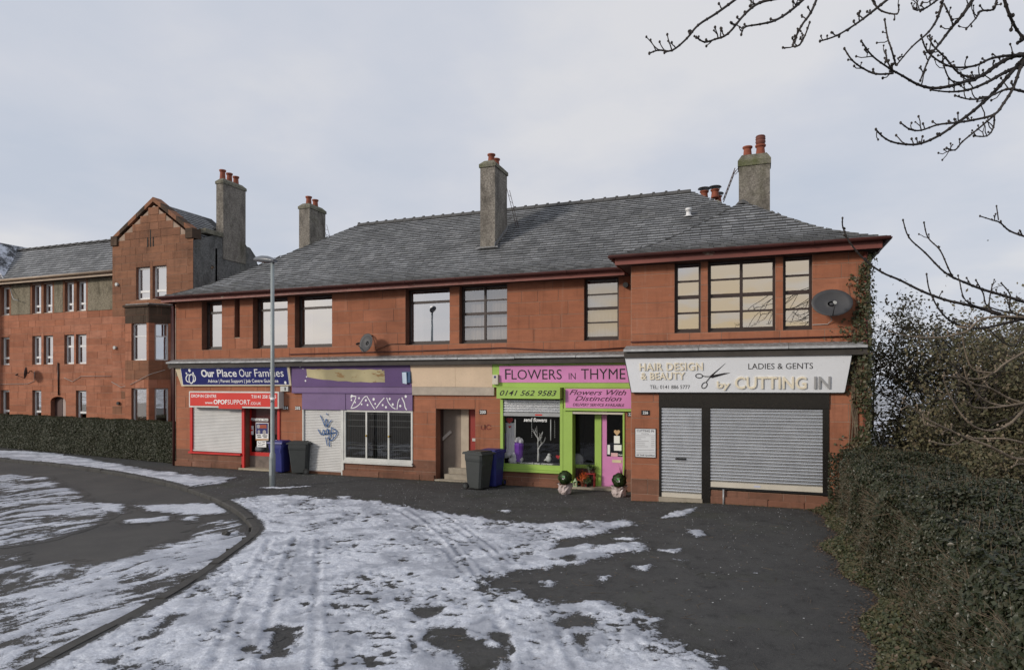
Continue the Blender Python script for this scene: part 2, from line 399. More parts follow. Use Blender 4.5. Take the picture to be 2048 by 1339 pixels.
def m_snow(name, asph):
    t = NT(name)
    if asph == 'pave': c0, ro, h0 = m_asphalt_nodes(t)
    else:
        n1 = t.noise(120, 2, 0.6); n2 = t.noise(0.8, 6, 0.62); n3 = t.noise(11, 5, 0.7)
        c0 = t.mix(t.rng(n2, 0.3, 0.7), (0.040, 0.040, 0.041), (0.075, 0.072, 0.068))
        c0 = t.mix(t.rng(n1, 0.40, 0.72, 0, 0.75), c0, (0.14, 0.135, 0.125)); h0 = n1
        c0 = t.mix(t.rng(n3, 0.60, 0.72, 0, 0.5), c0, (0.16, 0.165, 0.17))
    cov = t.attr('cover'); dirt = t.attr('dirt')
    f = t.noise(34, 5, 0.72); g = t.noise(110, 3, 0.7); b = t.noise(5, 5, 0.65)
    k = t.math('ADD', cov, t.math('MULTIPLY', t.math('SUBTRACT', f, 0.5), 1.25))
    k = t.math('ADD', k, t.math('MULTIPLY', t.math('SUBTRACT', g, 0.5), 0.75))
    fac = t.rng(k, -0.06, 0.10, 0, 1, True)
    sn = t.mix(t.rng(b, 0.3, 0.7), (0.62, 0.655, 0.735), (0.86, 0.885, 0.93))
    sn = t.mix(t.rng(k, 0.45, 0.0, 0, 0.55), sn, (0.36, 0.38, 0.42))
    sn = t.mix(t.rng(f, 0.32, 0.58, 0.7, 0.0), sn, (0.36, 0.38, 0.43))
    mdn = t.noise(13, 4, 0.7); sn = t.mix(t.rng(mdn, 0.38, 0.60, 0.5, 0.0), sn, (0.42, 0.44, 0.50))
    sn = t.mix(dirt, sn, (0.33, 0.35, 0.40))
    c = t.mix(fac, c0, sn)
    hh = t.math('ADD', t.math('MULTIPLY', fac, 0.8), t.math('ADD', t.math('MULTIPLY', f, 0.8), t.math('MULTIPLY', g, 0.25)))
    return t.done(t.bsdf(c, 0.8, 0, 0.25, t.bump(hh, 0.8, 0.03)))
M['snow'] = m_snow('trodden_snow', 'pave')
M['snow_road'] = m_snow('rutted_snow', 'road')
M['kerb'] = paint('dark_whin_kerb', (0.060, 0.058, 0.054), 0.85, 0.3, 0.4, 4.0, dirt=0.2)

def m_leaf(name, cols, gloss=0.45, trans=0.25):
    t = NT(name); r = t.attr('rnd')
    c = t.ramp(r, [(i / (len(cols) - 1), x) for i, x in enumerate(cols)])
    big = t.noise(1.2, 3, 0.6)
    c = t.mix(t.rng(big, 0.35, 0.7, 0, 0.4), c, t.mix(1.0, c, (0.75, 0.62, 0.5), 'MULTIPLY'))
    p = t.bsdf(c, gloss, 0, 0.35)
    tl = t.n('ShaderNodeBsdfTranslucent'); t.l(c, tl.inputs['Color'])
    mx = t.n('ShaderNodeMixShader'); mx.inputs[0].default_value = trans; t.l(p, mx.inputs[1]); t.l(tl.outputs[0], mx.inputs[2])
    return t.done(mx.outputs[0])
M['privet'] = m_leaf('privet_leaves', [(0.017, 0.023, 0.012), (0.031, 0.041, 0.021), (0.045, 0.055, 0.029), (0.070, 0.072, 0.044), (0.038, 0.046, 0.026), (0.085, 0.074, 0.048)], 0.36, 0.18)
M['privet_far'] = m_leaf('clipped_hedge_leaves', [(0.034, 0.042, 0.022), (0.056, 0.066, 0.035), (0.072, 0.080, 0.045), (0.10, 0.094, 0.06)])
M['ivy'] = m_leaf('ivy_leaves', [(0.036, 0.050, 0.024), (0.062, 0.074, 0.036), (0.084, 0.086, 0.043), (0.110, 0.106, 0.052), (0.14, 0.10, 0.065)])
M['shrub'] = m_leaf('shrub_leaves', [(0.075, 0.078, 0.042), (0.105, 0.104, 0.056), (0.135, 0.128, 0.070), (0.140, 0.110, 0.072), (0.18, 0.16, 0.085)], 0.5)
M['box'] = m_leaf('box_leaves', [(0.014, 0.032, 0.010), (0.040, 0.075, 0.024), (0.085, 0.125, 0.045)])
M['litter'] = m_leaf('fallen_leaves', [(0.10, 0.055, 0.03), (0.17, 0.10, 0.06), (0.24, 0.18, 0.13), (0.09, 0.07, 0.05)], 0.8, 0.1)
M['twig'] = paint('brown_twig', (0.165, 0.125, 0.085), 0.9, 0.3, 0.4, 6)
M['crumb'] = m_leaf('snow_crumb', [(0.45, 0.46, 0.48), (0.65, 0.67, 0.70), (0.80, 0.82, 0.85)], 0.7, 0.0)
M['bark_dark'] = paint('dark_bark', (0.048, 0.040, 0.036), 0.9, 0.35, 0.6, 8)
M['bark_tan'] = paint('tan_bark', (0.21, 0.165, 0.120), 0.9, 0.35, 0.6, 8)
M['core'] = paint('foliage_shade_dark', (0.020, 0.018, 0.012), 1.0, 0.3, spec=0.0)  # near-black, painted as the shade deep inside hedges and box balls

# ------------------------------------------------------------------ ground, road, kerb, snow
def vnoise(x, y, seed=0):
    xi = np.floor(x).astype(np.int64); yi = np.floor(y).astype(np.int64); fx = x - xi; fy = y - yi
    fx = fx * fx * (3 - 2 * fx); fy = fy * fy * (3 - 2 * fy)
    def h(a, b):
        n = (a * 374761393 + b * 668265263 + seed * 974634777) & 0x7fffffff
        n = ((n ^ (n >> 13)) * 1274126177) & 0x7fffffff
        n = n ^ (n >> 16)
        return (n & 0xffff) / 65535.0
    return (h(xi, yi) * (1 - fx) + h(xi + 1, yi) * fx) * (1 - fy) + (h(xi, yi + 1) * (1 - fx) + h(xi + 1, yi + 1) * fx) * fy
def fbm(x, y, f, octv=4, seed=0):
    t = 0; a = 0.5; s = 0
    for i in range(octv):
        t = t + a * vnoise(x * f + 17.3 * i, y * f - 9.1 * i, seed + i); s += a; a *= 0.55; f *= 2.03
    return t / s
def sdist(px, py, poly):              # signed distance to a polygon, inside positive
    d = np.full(px.shape, 1e9); ins = np.zeros(px.shape, bool); n = len(poly)
    for i in range(n):
        ax, ay = poly[i]; bx, by = poly[(i + 1) % n]
        ex, ey = bx - ax, by - ay; wx, wy = px - ax, py - ay
        t = np.clip((wx * ex + wy * ey) / (ex * ex + ey * ey + 1e-12), 0, 1)
        d = np.minimum(d, np.hypot(wx - ex * t, wy - ey * t))
        c = ((ay > py) != (by > py)) & (px < (bx - ax) * (py - ay) / (by - ay + 1e-12) + ax)
        ins ^= c
    return np.where(ins, d, -d)
def ldist(px, py, line):
    d = np.full(px.shape, 1e9)
    for (ax, ay), (bx, by) in zip(line[:-1], line[1:]):
        ex, ey = bx - ax, by - ay; wx, wy = px - ax, py - ay
        t = np.clip((wx * ex + wy * ey) / (ex * ex + ey * ey + 1e-12), 0, 1)
        d = np.minimum(d, np.hypot(wx - ex * t, wy - ey * t))
    return d

ROADZ = -0.10
structure('ground', MB().quad((-900, -900, -0.16), (900, -900, -0.16), (900, 1500, -0.16), (-900, 1500, -0.16)), m_peel('snowy_distant_ground', (0.10, 0.10, 0.09), (0.55, 0.57, 0.62), 0.48, 0.8, 0.4))
structure('road', MB().quad((-90, -70, ROADZ), (30, -70, ROADZ), (30, 24, ROADZ), (-90, 24, ROADZ)), M['road'])
kpx = [(-420, 880), (-200, 898), (0, 917), (120, 928), (240, 945), (330, 963), (400, 983), (450, 1003), (485, 1025), (505, 1046), (508, 1060), (492, 1077), (445, 1112), (395, 1147), (345, 1180), (250, 1232), (150, 1283), (60, 1330), (-140, 1432), (-500, 1640)]
KP = [Vector((*PG(u, v), 0)) for u, v in kpx]
# smooth the kerb line
def catmull(P, n=8):
    out = []
    for i in range(len(P) - 1):
        p0 = P[max(i - 1, 0)]; p1 = P[i]; p2 = P[i + 1]; p3 = P[min(i + 2, len(P) - 1)]
        for k in range(n):
            t = k / n
            out.append(0.5 * ((2 * p1) + (p2 - p0) * t + (2 * p0 - 5 * p1 + 4 * p2 - p3) * t * t + (3 * p1 - p0 - 3 * p2 + p3) * t ** 3))
    out.append(P[-1]); return out
KC = catmull(KP)
pave_poly = [(p.x, p.y) for p in KC] + [(KC[-1].x + 1, -40), (14, -40), (14, 40), (-70, 40), (KC[0].x - 20, KC[0].y + 5)]
structure('pavement', MB().prism([(x, y, -0.095) for x, y in pave_poly], (0, 0, 0.095)), M['asphalt'])
gx = np.linspace(-4.6, 7, 30); gy = np.linspace(6, 18.1, 40)
ap = MB(); XX, YY = np.meshgrid(gx, gy); ZZ = gz(XX, YY) + 0.003
ap.add([(XX[j, i], YY[j, i], ZZ[j, i]) for j in range(40) for i in range(30)], [(j * 30 + i, j * 30 + i + 1, (j + 1) * 30 + i + 1, (j + 1) * 30 + i) for j in range(39) for i in range(29)], True)
structure('pavement_apron', ap, M['asphalt'])
# kerb stones, one by one
kerb = kind(bpy.data.objects.new('kerb', None), 'structure'); COL.objects.link(kerb)
acc = 0; seg = [KC[0]]; rk = random.Random(4); L = 0.9
def kerb_stone(seg):
    mb = MB(); n = len(seg); vs = []
    for i, p in enumerate(seg):
        t = (seg[min(i + 1, n - 1)] - seg[max(i - 1, 0)]).normalized(); nn = Vector((t.y, -t.x, 0))   # towards the road side
        e = -0.004 if 0 < i < n - 1 else 0
        out, inn = p - nn * -0.06, p - nn * 0.11
        h = rk.uniform(0.002, 0.022) if i == 0 else h
        vs += [(out.x, out.y, ROADZ - 0.03), (out.x, out.y, h - 0.02), (p.x + nn.x * 0.04, p.y + nn.y * 0.04, h), (inn.x, inn.y, h), (inn.x, inn.y, -0.08)]
    fs = [(i * 5 + k, i * 5 + k + 1, (i + 1) * 5 + k + 1, (i + 1) * 5 + k) for i in range(n - 1) for k in range(4)]
    fs += [(4, 3, 2, 1, 0), tuple((n - 1) * 5 + k for k in range(5))]
    mb.add(vs, fs); mb.build('kerb_stone', M['kerb'], kerb)
for p in KC[1:]:
    a = seg[-1]; d = (p - a).length
    while acc + d >= L:
        q = a + (p - a).normalized() * (L - acc - 0.010); seg.append(q); kerb_stone(seg)
        a = a + (p - a).normalized() * (L - acc + 0.010); seg = [a]; d = (p - a).length; acc = 0; L = rk.choice([0.85, 0.9, 0.95, 1.0])
    seg.append(p); acc += d

def snow_sheet(name, mat, x0, x1, y0, y1, step, field, zfun):
    xs = np.arange(x0, x1, step); ys = np.arange(y0, y1, step); X, Y = np.meshgrid(xs, ys)
    cov, dirt, hgt = field(X, Y)
    ny, nx = X.shape
    Z = zfun(X, Y) + 0.0045 + np.clip(hgt, 0, 0.045)
    keep = cov > -0.42
    cell = keep[:-1, :-1] | keep[1:, :-1] | keep[:-1, 1:] | keep[1:, 1:]
    jj, ii = np.nonzero(cell); a = jj * nx + ii
    F = np.stack([a, a + 1, a + nx + 1, a + nx], 1)
    used = np.unique(F); remap = np.full(nx * ny, -1); remap[used] = np.arange(len(used)); F = remap[F]
    V = np.stack([X.ravel(), Y.ravel(), Z.ravel()], 1)[used]
    me = bpy.data.meshes.new(name); me.vertices.add(len(V)); me.vertices.foreach_set('co', V.astype(np.float32).ravel())
    me.loops.add(F.size); me.loops.foreach_set('vertex_index', F.astype(np.int32).ravel())
    me.polygons.add(len(F)); me.polygons.foreach_set('loop_start', np.arange(0, F.size, 4, dtype=np.int32)); me.polygons.foreach_set('loop_total', np.full(len(F), 4, np.int32))
    me.polygons.foreach_set('use_smooth', np.ones(len(F), bool))
    for nm, arr in (('cover', cov), ('dirt', dirt)):
        at = me.attributes.new(nm, 'FLOAT', 'POINT'); at.data.foreach_set('value', arr.ravel()[used].astype(np.float32))
    me.update(); me.validate(); me.materials.append(mat)
    return kind(put(name, me), 'stuff')
G = lambda pts, z=0.0: [PG(u, v, z) for u, v in pts]
P_main = G([(455, 1000), (520, 993), (580, 992), (680, 998), (760, 1003), (800, 1010), (850, 1022), (900, 1028), (985, 1038), (1060, 1046), (1140, 1047), (1250, 1043), (1262, 1054), (1180, 1072), (1110, 1085), (1180, 1092), (1268, 1094), (1282, 1108), (1220, 1112), (1150, 1128), (1080, 1140), (1020, 1148), (965, 1165), (960, 1182), (1010, 1185), (1060, 1208), (1110, 1208), (1200, 1214), (1262, 1232), (1275, 1262), (1330, 1285), (1390, 1310), (1450, 1345), (1560, 1420), (1300, 1700), (300, 1700), (-250, 1480), (80, 1328), (250, 1242), (345, 1190), (440, 1122), (500, 1078), (520, 1060), (510, 1040), (480, 1018)])
P_strip = G([(-200, 885), (0, 900), (90, 904), (200, 922), (300, 940), (390, 951), (470, 955), (440, 965), (390, 973), (330, 966), (240, 947), (120, 929), (0, 914), (-200, 896)])
P_small = [G(p) for p in ([(505, 995), (575, 988), (570, 997)], [(1325, 1042), (1350, 1030), (1395, 1022), (1370, 1038)], [(1375, 1067), (1400, 1068), (1410, 1080), (1392, 1083)], [(1320, 1110), (1360, 1108), (1350, 1116)], [(1268, 1140), (1300, 1140), (1290, 1150)], [(1345, 1128), (1372, 1131), (1365, 1134)], [(1280, 1240), (1320, 1245), (1300, 1255)], [(1265, 1270), (1310, 1265), (1290, 1280)], [(1400, 1310), (1440, 1315), (1425, 1320)], [(1225, 1082), (1275, 1082), (1262, 1088)], [(1085, 1166), (1110, 1168), (1100, 1176)], [(1195, 1158), (1218, 1160), (1205, 1168)], [(520, 975), (565, 974), (620, 972), (560, 977)], [(675, 993), (705, 992), (690, 997)], [(1000, 1020), (1022, 1020), (1012, 1025)], [(1010, 1190), (1040, 1182), (1060, 1205)])]
HOLES = [G(p) for p in ([(850, 1262), (890, 1255), (925, 1262), (915, 1275), (870, 1278)], [(865, 1280), (930, 1275), (965, 1292), (960, 1305), (880, 1302)], [(925, 1305), (1000, 1298), (1002, 1339), (930, 1345)], [(1110, 1238), (1185, 1235), (1180, 1252), (1130, 1260)], [(1140, 1270), (1180, 1268), (1170, 1300)], [(820, 1218), (890, 1214), (885, 1230), (830, 1232)], [(290, 1275), (345, 1228), (352, 1232), (310, 1278)], [(195, 1325), (245, 1312), (240, 1335)], [(560, 1250), (600, 1255), (570, 1310), (535, 1312)], [(975, 1275), (1015, 1272), (1010, 1288)], [(1120, 1080), (1190, 1075), (1180, 1090), (1110, 1100)], [(1100, 1120), (1150, 1112), (1145, 1122)])]
TRACKS = [G(p) for p in ([(805, 1012), (850, 1040), (900, 1085), (935, 1130), (960, 1170), (990, 1230), (1010, 1290), (1020, 1339)], [(855, 1015), (920, 1050), (985, 1095), (1030, 1140), (1060, 1190), (1110, 1250), (1150, 1339)], [(638, 1080), (634, 1150), (630, 1220), (625, 1339), (620, 1450)], [(540, 1080), (515, 1130), (480, 1190), (455, 1250), (420, 1339)], [(590, 1075), (570, 1130), (550, 1200), (530, 1270), (520, 1339)], [(780, 1012), (835, 1045), (880, 1085), (915, 1130), (940, 1165)], [(900, 1050), (960, 1090), (1000, 1125), (1045, 1160)])]
rf = random.Random(9); FEET = []
for k in range(430):
    u = rf.gauss(800, 230); v = rf.uniform(1020, 1335)
    if 420 < u < 1320: FEET.append((*PG(u, v), rf.uniform(0.05, 0.15), rf.uniform(0.02, 0.065), rf.uniform(0, 3.14), rf.choice([0.1, 0.2, 0.3, 0.5, 0.7])))
def f_pave(X, Y):
    pe = sdist(X, Y, pave_poly)
    n = fbm(X, Y, 1.5, 5, 3); n2 = fbm(X, Y, 5.0, 4, 8); n3 = fbm(X * 1.0, Y, 14.0, 3, 5); n4 = fbm(X, Y, 26.0, 2, 6)
    sd = sdist(X, Y, P_main)
    f = np.minimum(sd * 2.4, 0.42) + (n - 0.5) * 1.15 + (n2 - 0.5) * 1.05 + (n3 - 0.5) * 0.85 + (n4 - 0.5) * 0.55 + 0.06
    f = np.minimum(f, sd * 3.0 + 0.55)
    kd = ldist(X, Y, [(p.x, p.y) for p in KC[::3]])
    f = np.minimum(f, (kd - 0.19) * 5 + (n3 - 0.5) * 0.5)
    for h in HOLES: f = np.minimum(f, -sdist(X, Y, h) * 4 - 0.02 + (n2 - 0.5) * 1.2)
    s2 = sdist(X, Y, P_strip)
    f2 = np.minimum(np.minimum(s2 * 2.2, 0.45) + (n - 0.5) * 1.0 + (n2 - 0.5) * 0.9, s2 * 3 + 0.5)
    f = np.maximum(f, f2 + 0.12)
    for p in P_small:
        f = np.maximum(f, sdist(X, Y, p) * 5 + 0.12 + (n3 - 0.5) * 0.9 + (n2 - 0.5) * 0.5)
    speck = vnoise(X * 9, Y * 9, 77); zone = fbm(X, Y, 0.7, 3, 40)
    f = np.maximum(f, np.where((speck > 0.965) & (zone > 0.45), 0.12, -9) - np.clip(np.abs(sd) - 4, 0, 9))
    f = np.where(pe < 0.10, -9.0, f)
    dirt = np.clip((fbm(X, Y, 2.2, 5, 21) - 0.47) * 5.0, 0, 0.75)
    hgt = np.clip(f, 0, 0.5) * 0.034 + (n2 - 0.4) * 0.030 * (f > 0.06) + (n3 - 0.5) * 0.014 * (f > 0.06)
    for tr in TRACKS:
        d = ldist(X, Y, tr) + (n3 - 0.5) * 0.03
        w = np.exp(-(d / 0.045) ** 2) * np.clip((n - 0.36) * 6, 0.15, 1); rim = np.exp(-((d - 0.10) / 0.04) ** 2)
        f = f - 0.30 * w * (n2 > 0.35); dirt = np.clip(dirt + 0.38 * w, 0, 1); hgt = hgt - 0.012 * w + 0.010 * rim * (f > 0.05)
    for (x, y, a, b, th, dep) in FEET:
        cx, sx = math.cos(th), math.sin(th); m = (np.abs(X - x) < 0.3) & (np.abs(Y - y) < 0.3)
        if not m.any(): continue
        xx = (X[m] - x) * cx + (Y[m] - y) * sx; yy = -(X[m] - x) * sx + (Y[m] - y) * cx
        e = (xx / a) ** 2 + (yy / b) ** 2 + (n3[m] - 0.5) * 1.6; w = np.exp(-np.abs(e) ** 2)
        f[m] -= dep * w; dirt[m] = np.clip(dirt[m] + 0.35 * w, 0, 1); hgt[m] -= 0.014 * w
    return f, dirt, hgt
snow1 = snow_sheet('pavement_snow', M['snow'], -15.5, 3.0, 4.2, 17.9, 0.025, f_pave, gz)
snow1['label'] = 'trodden patchy snow with tyre tracks on the pavement'
KPOLY = pave_poly
snow3 = snow_sheet('pavement_snow', M['snow'], -36, -15.54, 13.0, 22.5, 0.048, f_pave, lambda X, Y: np.zeros(X.shape))
snow3['label'] = 'thin strip of snow on the pavement edge below the clipped hedge'
R_swirl = G([(-500, 940), (0, 948), (80, 955), (140, 985), (190, 1010), (205, 1030), (170, 1050), (80, 1078), (0, 1090), (-500, 1120)], ROADZ)
R_near = G([(-600, 1150), (0, 1138), (120, 1128), (200, 1132), (290, 1112), (370, 1072), (440, 1042), (482, 1042), (478, 1060), (500, 1080), (430, 1120), (345, 1182), (250, 1236), (60, 1336), (-600, 1600)], ROADZ)
R_mid = [G(p, ROADZ) for p in ([(190, 1005), (250, 1008), (245, 1026), (195, 1020)], [(250, 1040), (330, 1033), (345, 1038), (300, 1046), (255, 1046)], [(360, 1036), (392, 1030), (388, 1042)], [(265, 1010), (440, 1005), (455, 1025), (400, 1030), (300, 1022)], [(0, 1115), (40, 1108), (30, 1120)])]
def f_road(X, Y):
    a, b = PG(0, 1140, ROADZ), PG(450, 1050, ROADZ); dx, dy = b[0] - a[0], b[1] - a[1]; l = math.hypot(dx, dy); dx /= l; dy /= l
    wob = (fbm(X, Y, 0.35, 3, 61) - 0.5) * 2.2
    U = X * dx + Y * dy; Vv = -X * dy + Y * dx + wob
    st = fbm(U * 0.28, Vv, 3.2, 4, 12); st2 = fbm(U * 0.2, Vv, 9.0, 3, 15); n = fbm(X, Y, 1.3, 4, 30); n3 = fbm(X, Y, 11.0, 3, 31)
    st = sstep((st - 0.5) * 1.5 + 0.5)
    f = np.full(X.shape, -9.0)
    for P, k in ((R_swirl, 0.06), (R_near, 0.22)):
        sd = sdist(X, Y, P)
        q = np.minimum(sd * 1.6, k) + (st - 0.5) * 0.75 + (st2 - 0.5) * 1.0 + (n - 0.5) * 0.9 + (n3 - 0.5) * 0.8
        f = np.maximum(f, np.minimum(q, sd * 2.5 + 0.5))
    kd = ldist(X, Y, [(p.x, p.y) for p in KC[::3]]); f = np.minimum(f, (kd - 0.13) * 5 + (n3 - 0.5) * 0.4)
    for P in R_mid:
        f = np.maximum(f, sdist(X, Y, P) * 3 + 0.02 + (st2 - 0.5) * 1.2 + (n3 - 0.5) * 0.6)
    f = np.where(sdist(X, Y, KPOLY) > -0.13, -9.0, f)
    dirt = np.clip((n - 0.42) * 2.5, 0.05, 0.7)
    return f, dirt, np.clip(f, 0, 0.5) * 0.03 + (st2 - 0.5) * 0.01
snow2 = snow_sheet('road_snow', M['snow_road'], -24, -4.0, 4.0, 19.0, 0.032, f_road, lambda X, Y: np.full(X.shape, ROADZ))
snow2['label'] = 'rutted streaky snow on the road'

# ------------------------------------------------------------------ shared builders for the buildings
def free_bands(x0, x1, za, zb, openings):
    cuts = []; extra = []
    for (a, b, c, d) in openings:
        if d <= za + 1e-4 or c >= zb - 1e-4 or b <= x0 or a >= x1: continue
        cuts.append((max(a, x0), min(b, x1)))
        if c - za > 0.05: extra.append((max(a, x0), min(b, x1), za, c))
        if zb - d > 0.05: extra.append((max(a, x0), min(b, x1), d, zb))
    cuts.sort(); xs = x0; out = []
    for a, b in cuts:
        if a - xs > 0.04: out.append((xs, a, za, zb))
        xs = max(xs, b)
    if x1 - xs > 0.04: out.append((xs, x1, za, zb))
    return out + extra
def stones(parent, mat, x0, x1, courses, openings, Y, rnd, wmin=0.55, wmax=1.5, joint=0.005, proud=0.007, T=None, pick=None):
    for za, zb in zip(courses[:-1], courses[1:]):
        for (a, b, c, d) in free_bands(x0, x1, za, zb, openings):
            x = a
            while x < b - 0.01:
                w = rnd.uniform(wmin, wmax)
                if b - x - w < wmin * 0.6: w = b - x
                xe = min(x + w, b)
                mb = MB().bev(x + joint, xe - joint, Y - proud - rnd.uniform(0, 0.004), Y + 0.02, c + joint, d - joint, 0.0035)
                if T: mb.v = [T(p) for p in mb.v]
                mm = pick(x, xe, c, d) if pick else mat
                mb.build('stone', mm or mat, parent)
                x = xe
def wall_core(mb, x0, x1, z0, z1, openings, Y, depth=0.3, T=None):
    xs = sorted({x0, x1} | {min(max(q, x0), x1) for o in openings for q in o[:2]}); zs = sorted({z0, z1} | {min(max(q, z0), z1) for o in openings for q in o[2:]})
    o0 = len(mb.v)
    for xa, xb in zip(xs[:-1], xs[1:]):
        for za, zb in zip(zs[:-1], zs[1:]):
            cx, cz = (xa + xb) / 2, (za + zb) / 2
            if any(o[0] < cx < o[1] and o[2] < cz < o[3] for o in openings): continue
            mb.quad((xa, Y, za), (xb, Y, za), (xb, Y, zb), (xa, Y, zb))
    for (a, b, c, d) in openings:
        mb.quad((a, Y, c), (a, Y, d), (a, Y + depth, d), (a, Y + depth, c)); mb.quad((b, Y, c), (b, Y + depth, c), (b, Y + depth, d), (b, Y, d))
        mb.quad((a, Y, c), (a, Y + depth, c), (b, Y + depth, c), (b, Y, c)); mb.quad((a, Y, d), (b, Y, d), (b, Y + depth, d), (a, Y + depth, d))
    if T: mb.v[o0:] = [tuple(T(p)) for p in mb.v[o0:]]
def face_mortar(o):
    me = o.data; me.materials.append(M['mortar'])
    for p in me.polygons:
        if abs(p.normal.y) > 0.95: p.material_index = 1
def window(par, x0, x1, z0, z1, Y, fm, cols=(), rows=(), fw=0.06, bw=0.045, glass='glass', sill=0.0, T=None, thick=(), name='window', curtains=None):
    I = T or (lambda p: p)
    def bld(mb, nm, mat, p):
        mb.v = [tuple(I(q)) for q in mb.v]; return mb.build(nm, mat, p)
    f = MB(); y0, y1 = Y, Y + 0.07; g = 0.002
    f.box(x0 + g, x0 + fw, y0, y1, z0 + g, z1 - g); f.box(x1 - fw, x1 - g, y0, y1, z0 + g, z1 - g)
    f.box(x0 + fw, x1 - fw, y0 + g, y1, z1 - fw, z1 - g); f.box(x0 + fw, x1 - fw, y0 + g, y1, z0 + g, z0 + fw + sill)
    if sill: f.box(x0 + g, x1 - g, y0 - 0.05, y0 - g, z0 + g, z0 + 0.05)
    w = bld(f, name, fm, par)
    xi0, xi1, zi0, zi1 = x0 + fw, x1 - fw, z0 + fw + sill, z1 - fw
    cx = [xi0] + [xi0 + (xi1 - xi0) * c for c in cols] + [xi1]; cz = [zi0] + [zi0 + (zi1 - zi0) * r for r in rows] + [zi1]
    for i in range(1, len(cx) - 1):
        bld(MB().box(cx[i] - bw * 0.8, cx[i] + bw * 0.8, y0 + 0.004, y1 - 0.004, zi0, zi1), 'glazing_bar', fm, w)
    for j in range(1, len(cz) - 1):
        b = bw * (1.0 if (j - 1) in thick else 0.5)
        for i in range(len(cx) - 1):
            xa = cx[i] + (bw * 0.8 if i else 0); xb = cx[i + 1] - (bw * 0.8 if i < len(cx) - 2 else 0)
            bld(MB().box(xa, xb, y0 + 0.008, y1 - 0.008, cz[j] - b, cz[j] + b), 'glazing_bar', fm, w)
    for i in range(len(cx) - 1):
        for j in range(len(cz) - 1):
            r = random.Random(int(x0 * 977 + i * 31 + j * 7)); a = r.uniform(-0.004, 0.004); q = r.uniform(-0.003, 0.003)
            ym = (y0 + y1) / 2
            bld(MB().quad((cx[i], ym + a, cz[j]), (cx[i + 1], ym - a, cz[j]), (cx[i + 1], ym - a + q, cz[j + 1]), (cx[i], ym + a + q, cz[j + 1])), 'pane', M[glass], w)
    for (fa, fb, mt) in (curtains or []):
        xa, xb = xi0 + (xi1 - xi0) * fa, xi0 + (xi1 - xi0) * fb; n = max(6, int((xb - xa) / 0.03)); c = MB(); vs = []
        for k in range(n + 1):
            x = xa + (xb - xa) * k / n; yy = Y + 0.16 + 0.02 * math.sin(x * 60) + 0.01 * math.sin(x * 23)
            vs += [(x, yy, zi0 - 0.03), (x, yy, zi1 + 0.03)]
        c.add(vs, [(2 * k, 2 * k + 2, 2 * k + 3, 2 * k + 1) for k in range(n)], True); bld(c, 'curtain', M[mt], w)
    return w
def shutter(par, x0, x1, z0, z1, Y, n, mat, depth=0.022, railm=None, rail=0.09, name='roller_shutter'):
    s = MB().box(x0, x1, Y + 0.03, Y + 0.05, z0, z1).build(name, M['grey_metal'], par)
    za = z0 + rail; h = (z1 - za) / n
    prof = [(0.0, 0.0), (0.0, 0.16), (-0.62, 0.26), (-0.94, 0.40), (-1.0, 0.60), (-0.86, 0.80), (-0.45, 0.93), (0.0, 0.97), (0.0, 1.0)]
    vs = []; fs = []
    for x in (x0, x1): vs += [(x, Y + 0.025 + p * depth, q * h * 0.97) for p, q in prof]
    m = len(prof); fs = [(i, m + i, m + i + 1, i + 1) for i in range(m - 1)]
    me = MB().add(vs, fs, True).mesh('slat', mat)
    for k in range(n):
        o = bpy.data.objects.new('slat', me); COL.objects.link(o); o.parent = s; o.location = (0, 0, za + k * h)
    if rail: MB().box(x0, x1, Y - 0.012, Y + 0.028, z0, za - 0.004).build('bottom_rail', railm or mat, s)
    return s
def text(pl, body, u0, u1, vt, vb, mat, parent, out=0.004, ext=0.0, bold=0.0, shear=0.0, space=1.0, name='lettering', um=None):
    cu = bpy.data.curves.new('t', 'FONT'); cu.body = body; cu.size = 1.0; cu.shear = shear; cu.offset = bold; cu.space_character = space; cu.resolution_u = 3
    cu.extrude = 0.5 if ext else 0.0
    ob = bpy.data.objects.new('t', cu); COL.objects.link(ob)
    dg = bpy.context.evaluated_depsgraph_get(); me = bpy.data.meshes.new_from_object(ob.evaluated_get(dg))
    bpy.data.objects.remove(ob); bpy.data.curves.remove(cu)
    n = len(me.vertices); co = np.empty(n * 3, np.float32); me.vertices.foreach_get('co', co); co = co.reshape(-1, 3)
    lo, hi = co.min(0), co.max(0); uc = (u0 + u1) / 2
    a0 = pl.ab(u0, (vt + vb) / 2)[0]; a1 = pl.ab(u1, (vt + vb) / 2)[0]; b0 = pl.ab(uc, vb)[1]; b1 = pl.ab(uc, vt)[1]
    A = a0 + (co[:, 0] - lo[0]) / (hi[0] - lo[0]) * (a1 - a0); B = b0 + (co[:, 1] - lo[1]) / (hi[1] - lo[1]) * (b1 - b0)
    base = np.array(pl.P0)[None]; ux = np.array(pl.ux)[None]; uz = np.array(pl.uz)[None]; nn = np.array(pl.n)[None]
    W0 = base + ux * A[:, None] + uz * B[:, None] + nn * (out + (co[:, 2:3] + 0.5) * ext)
    me.vertices.foreach_set('co', W0.astype(np.float32).ravel()); me.materials.clear(); me.materials.append(mat); me.update(); me.name = name
    o = put(name, me, parent)
    return o
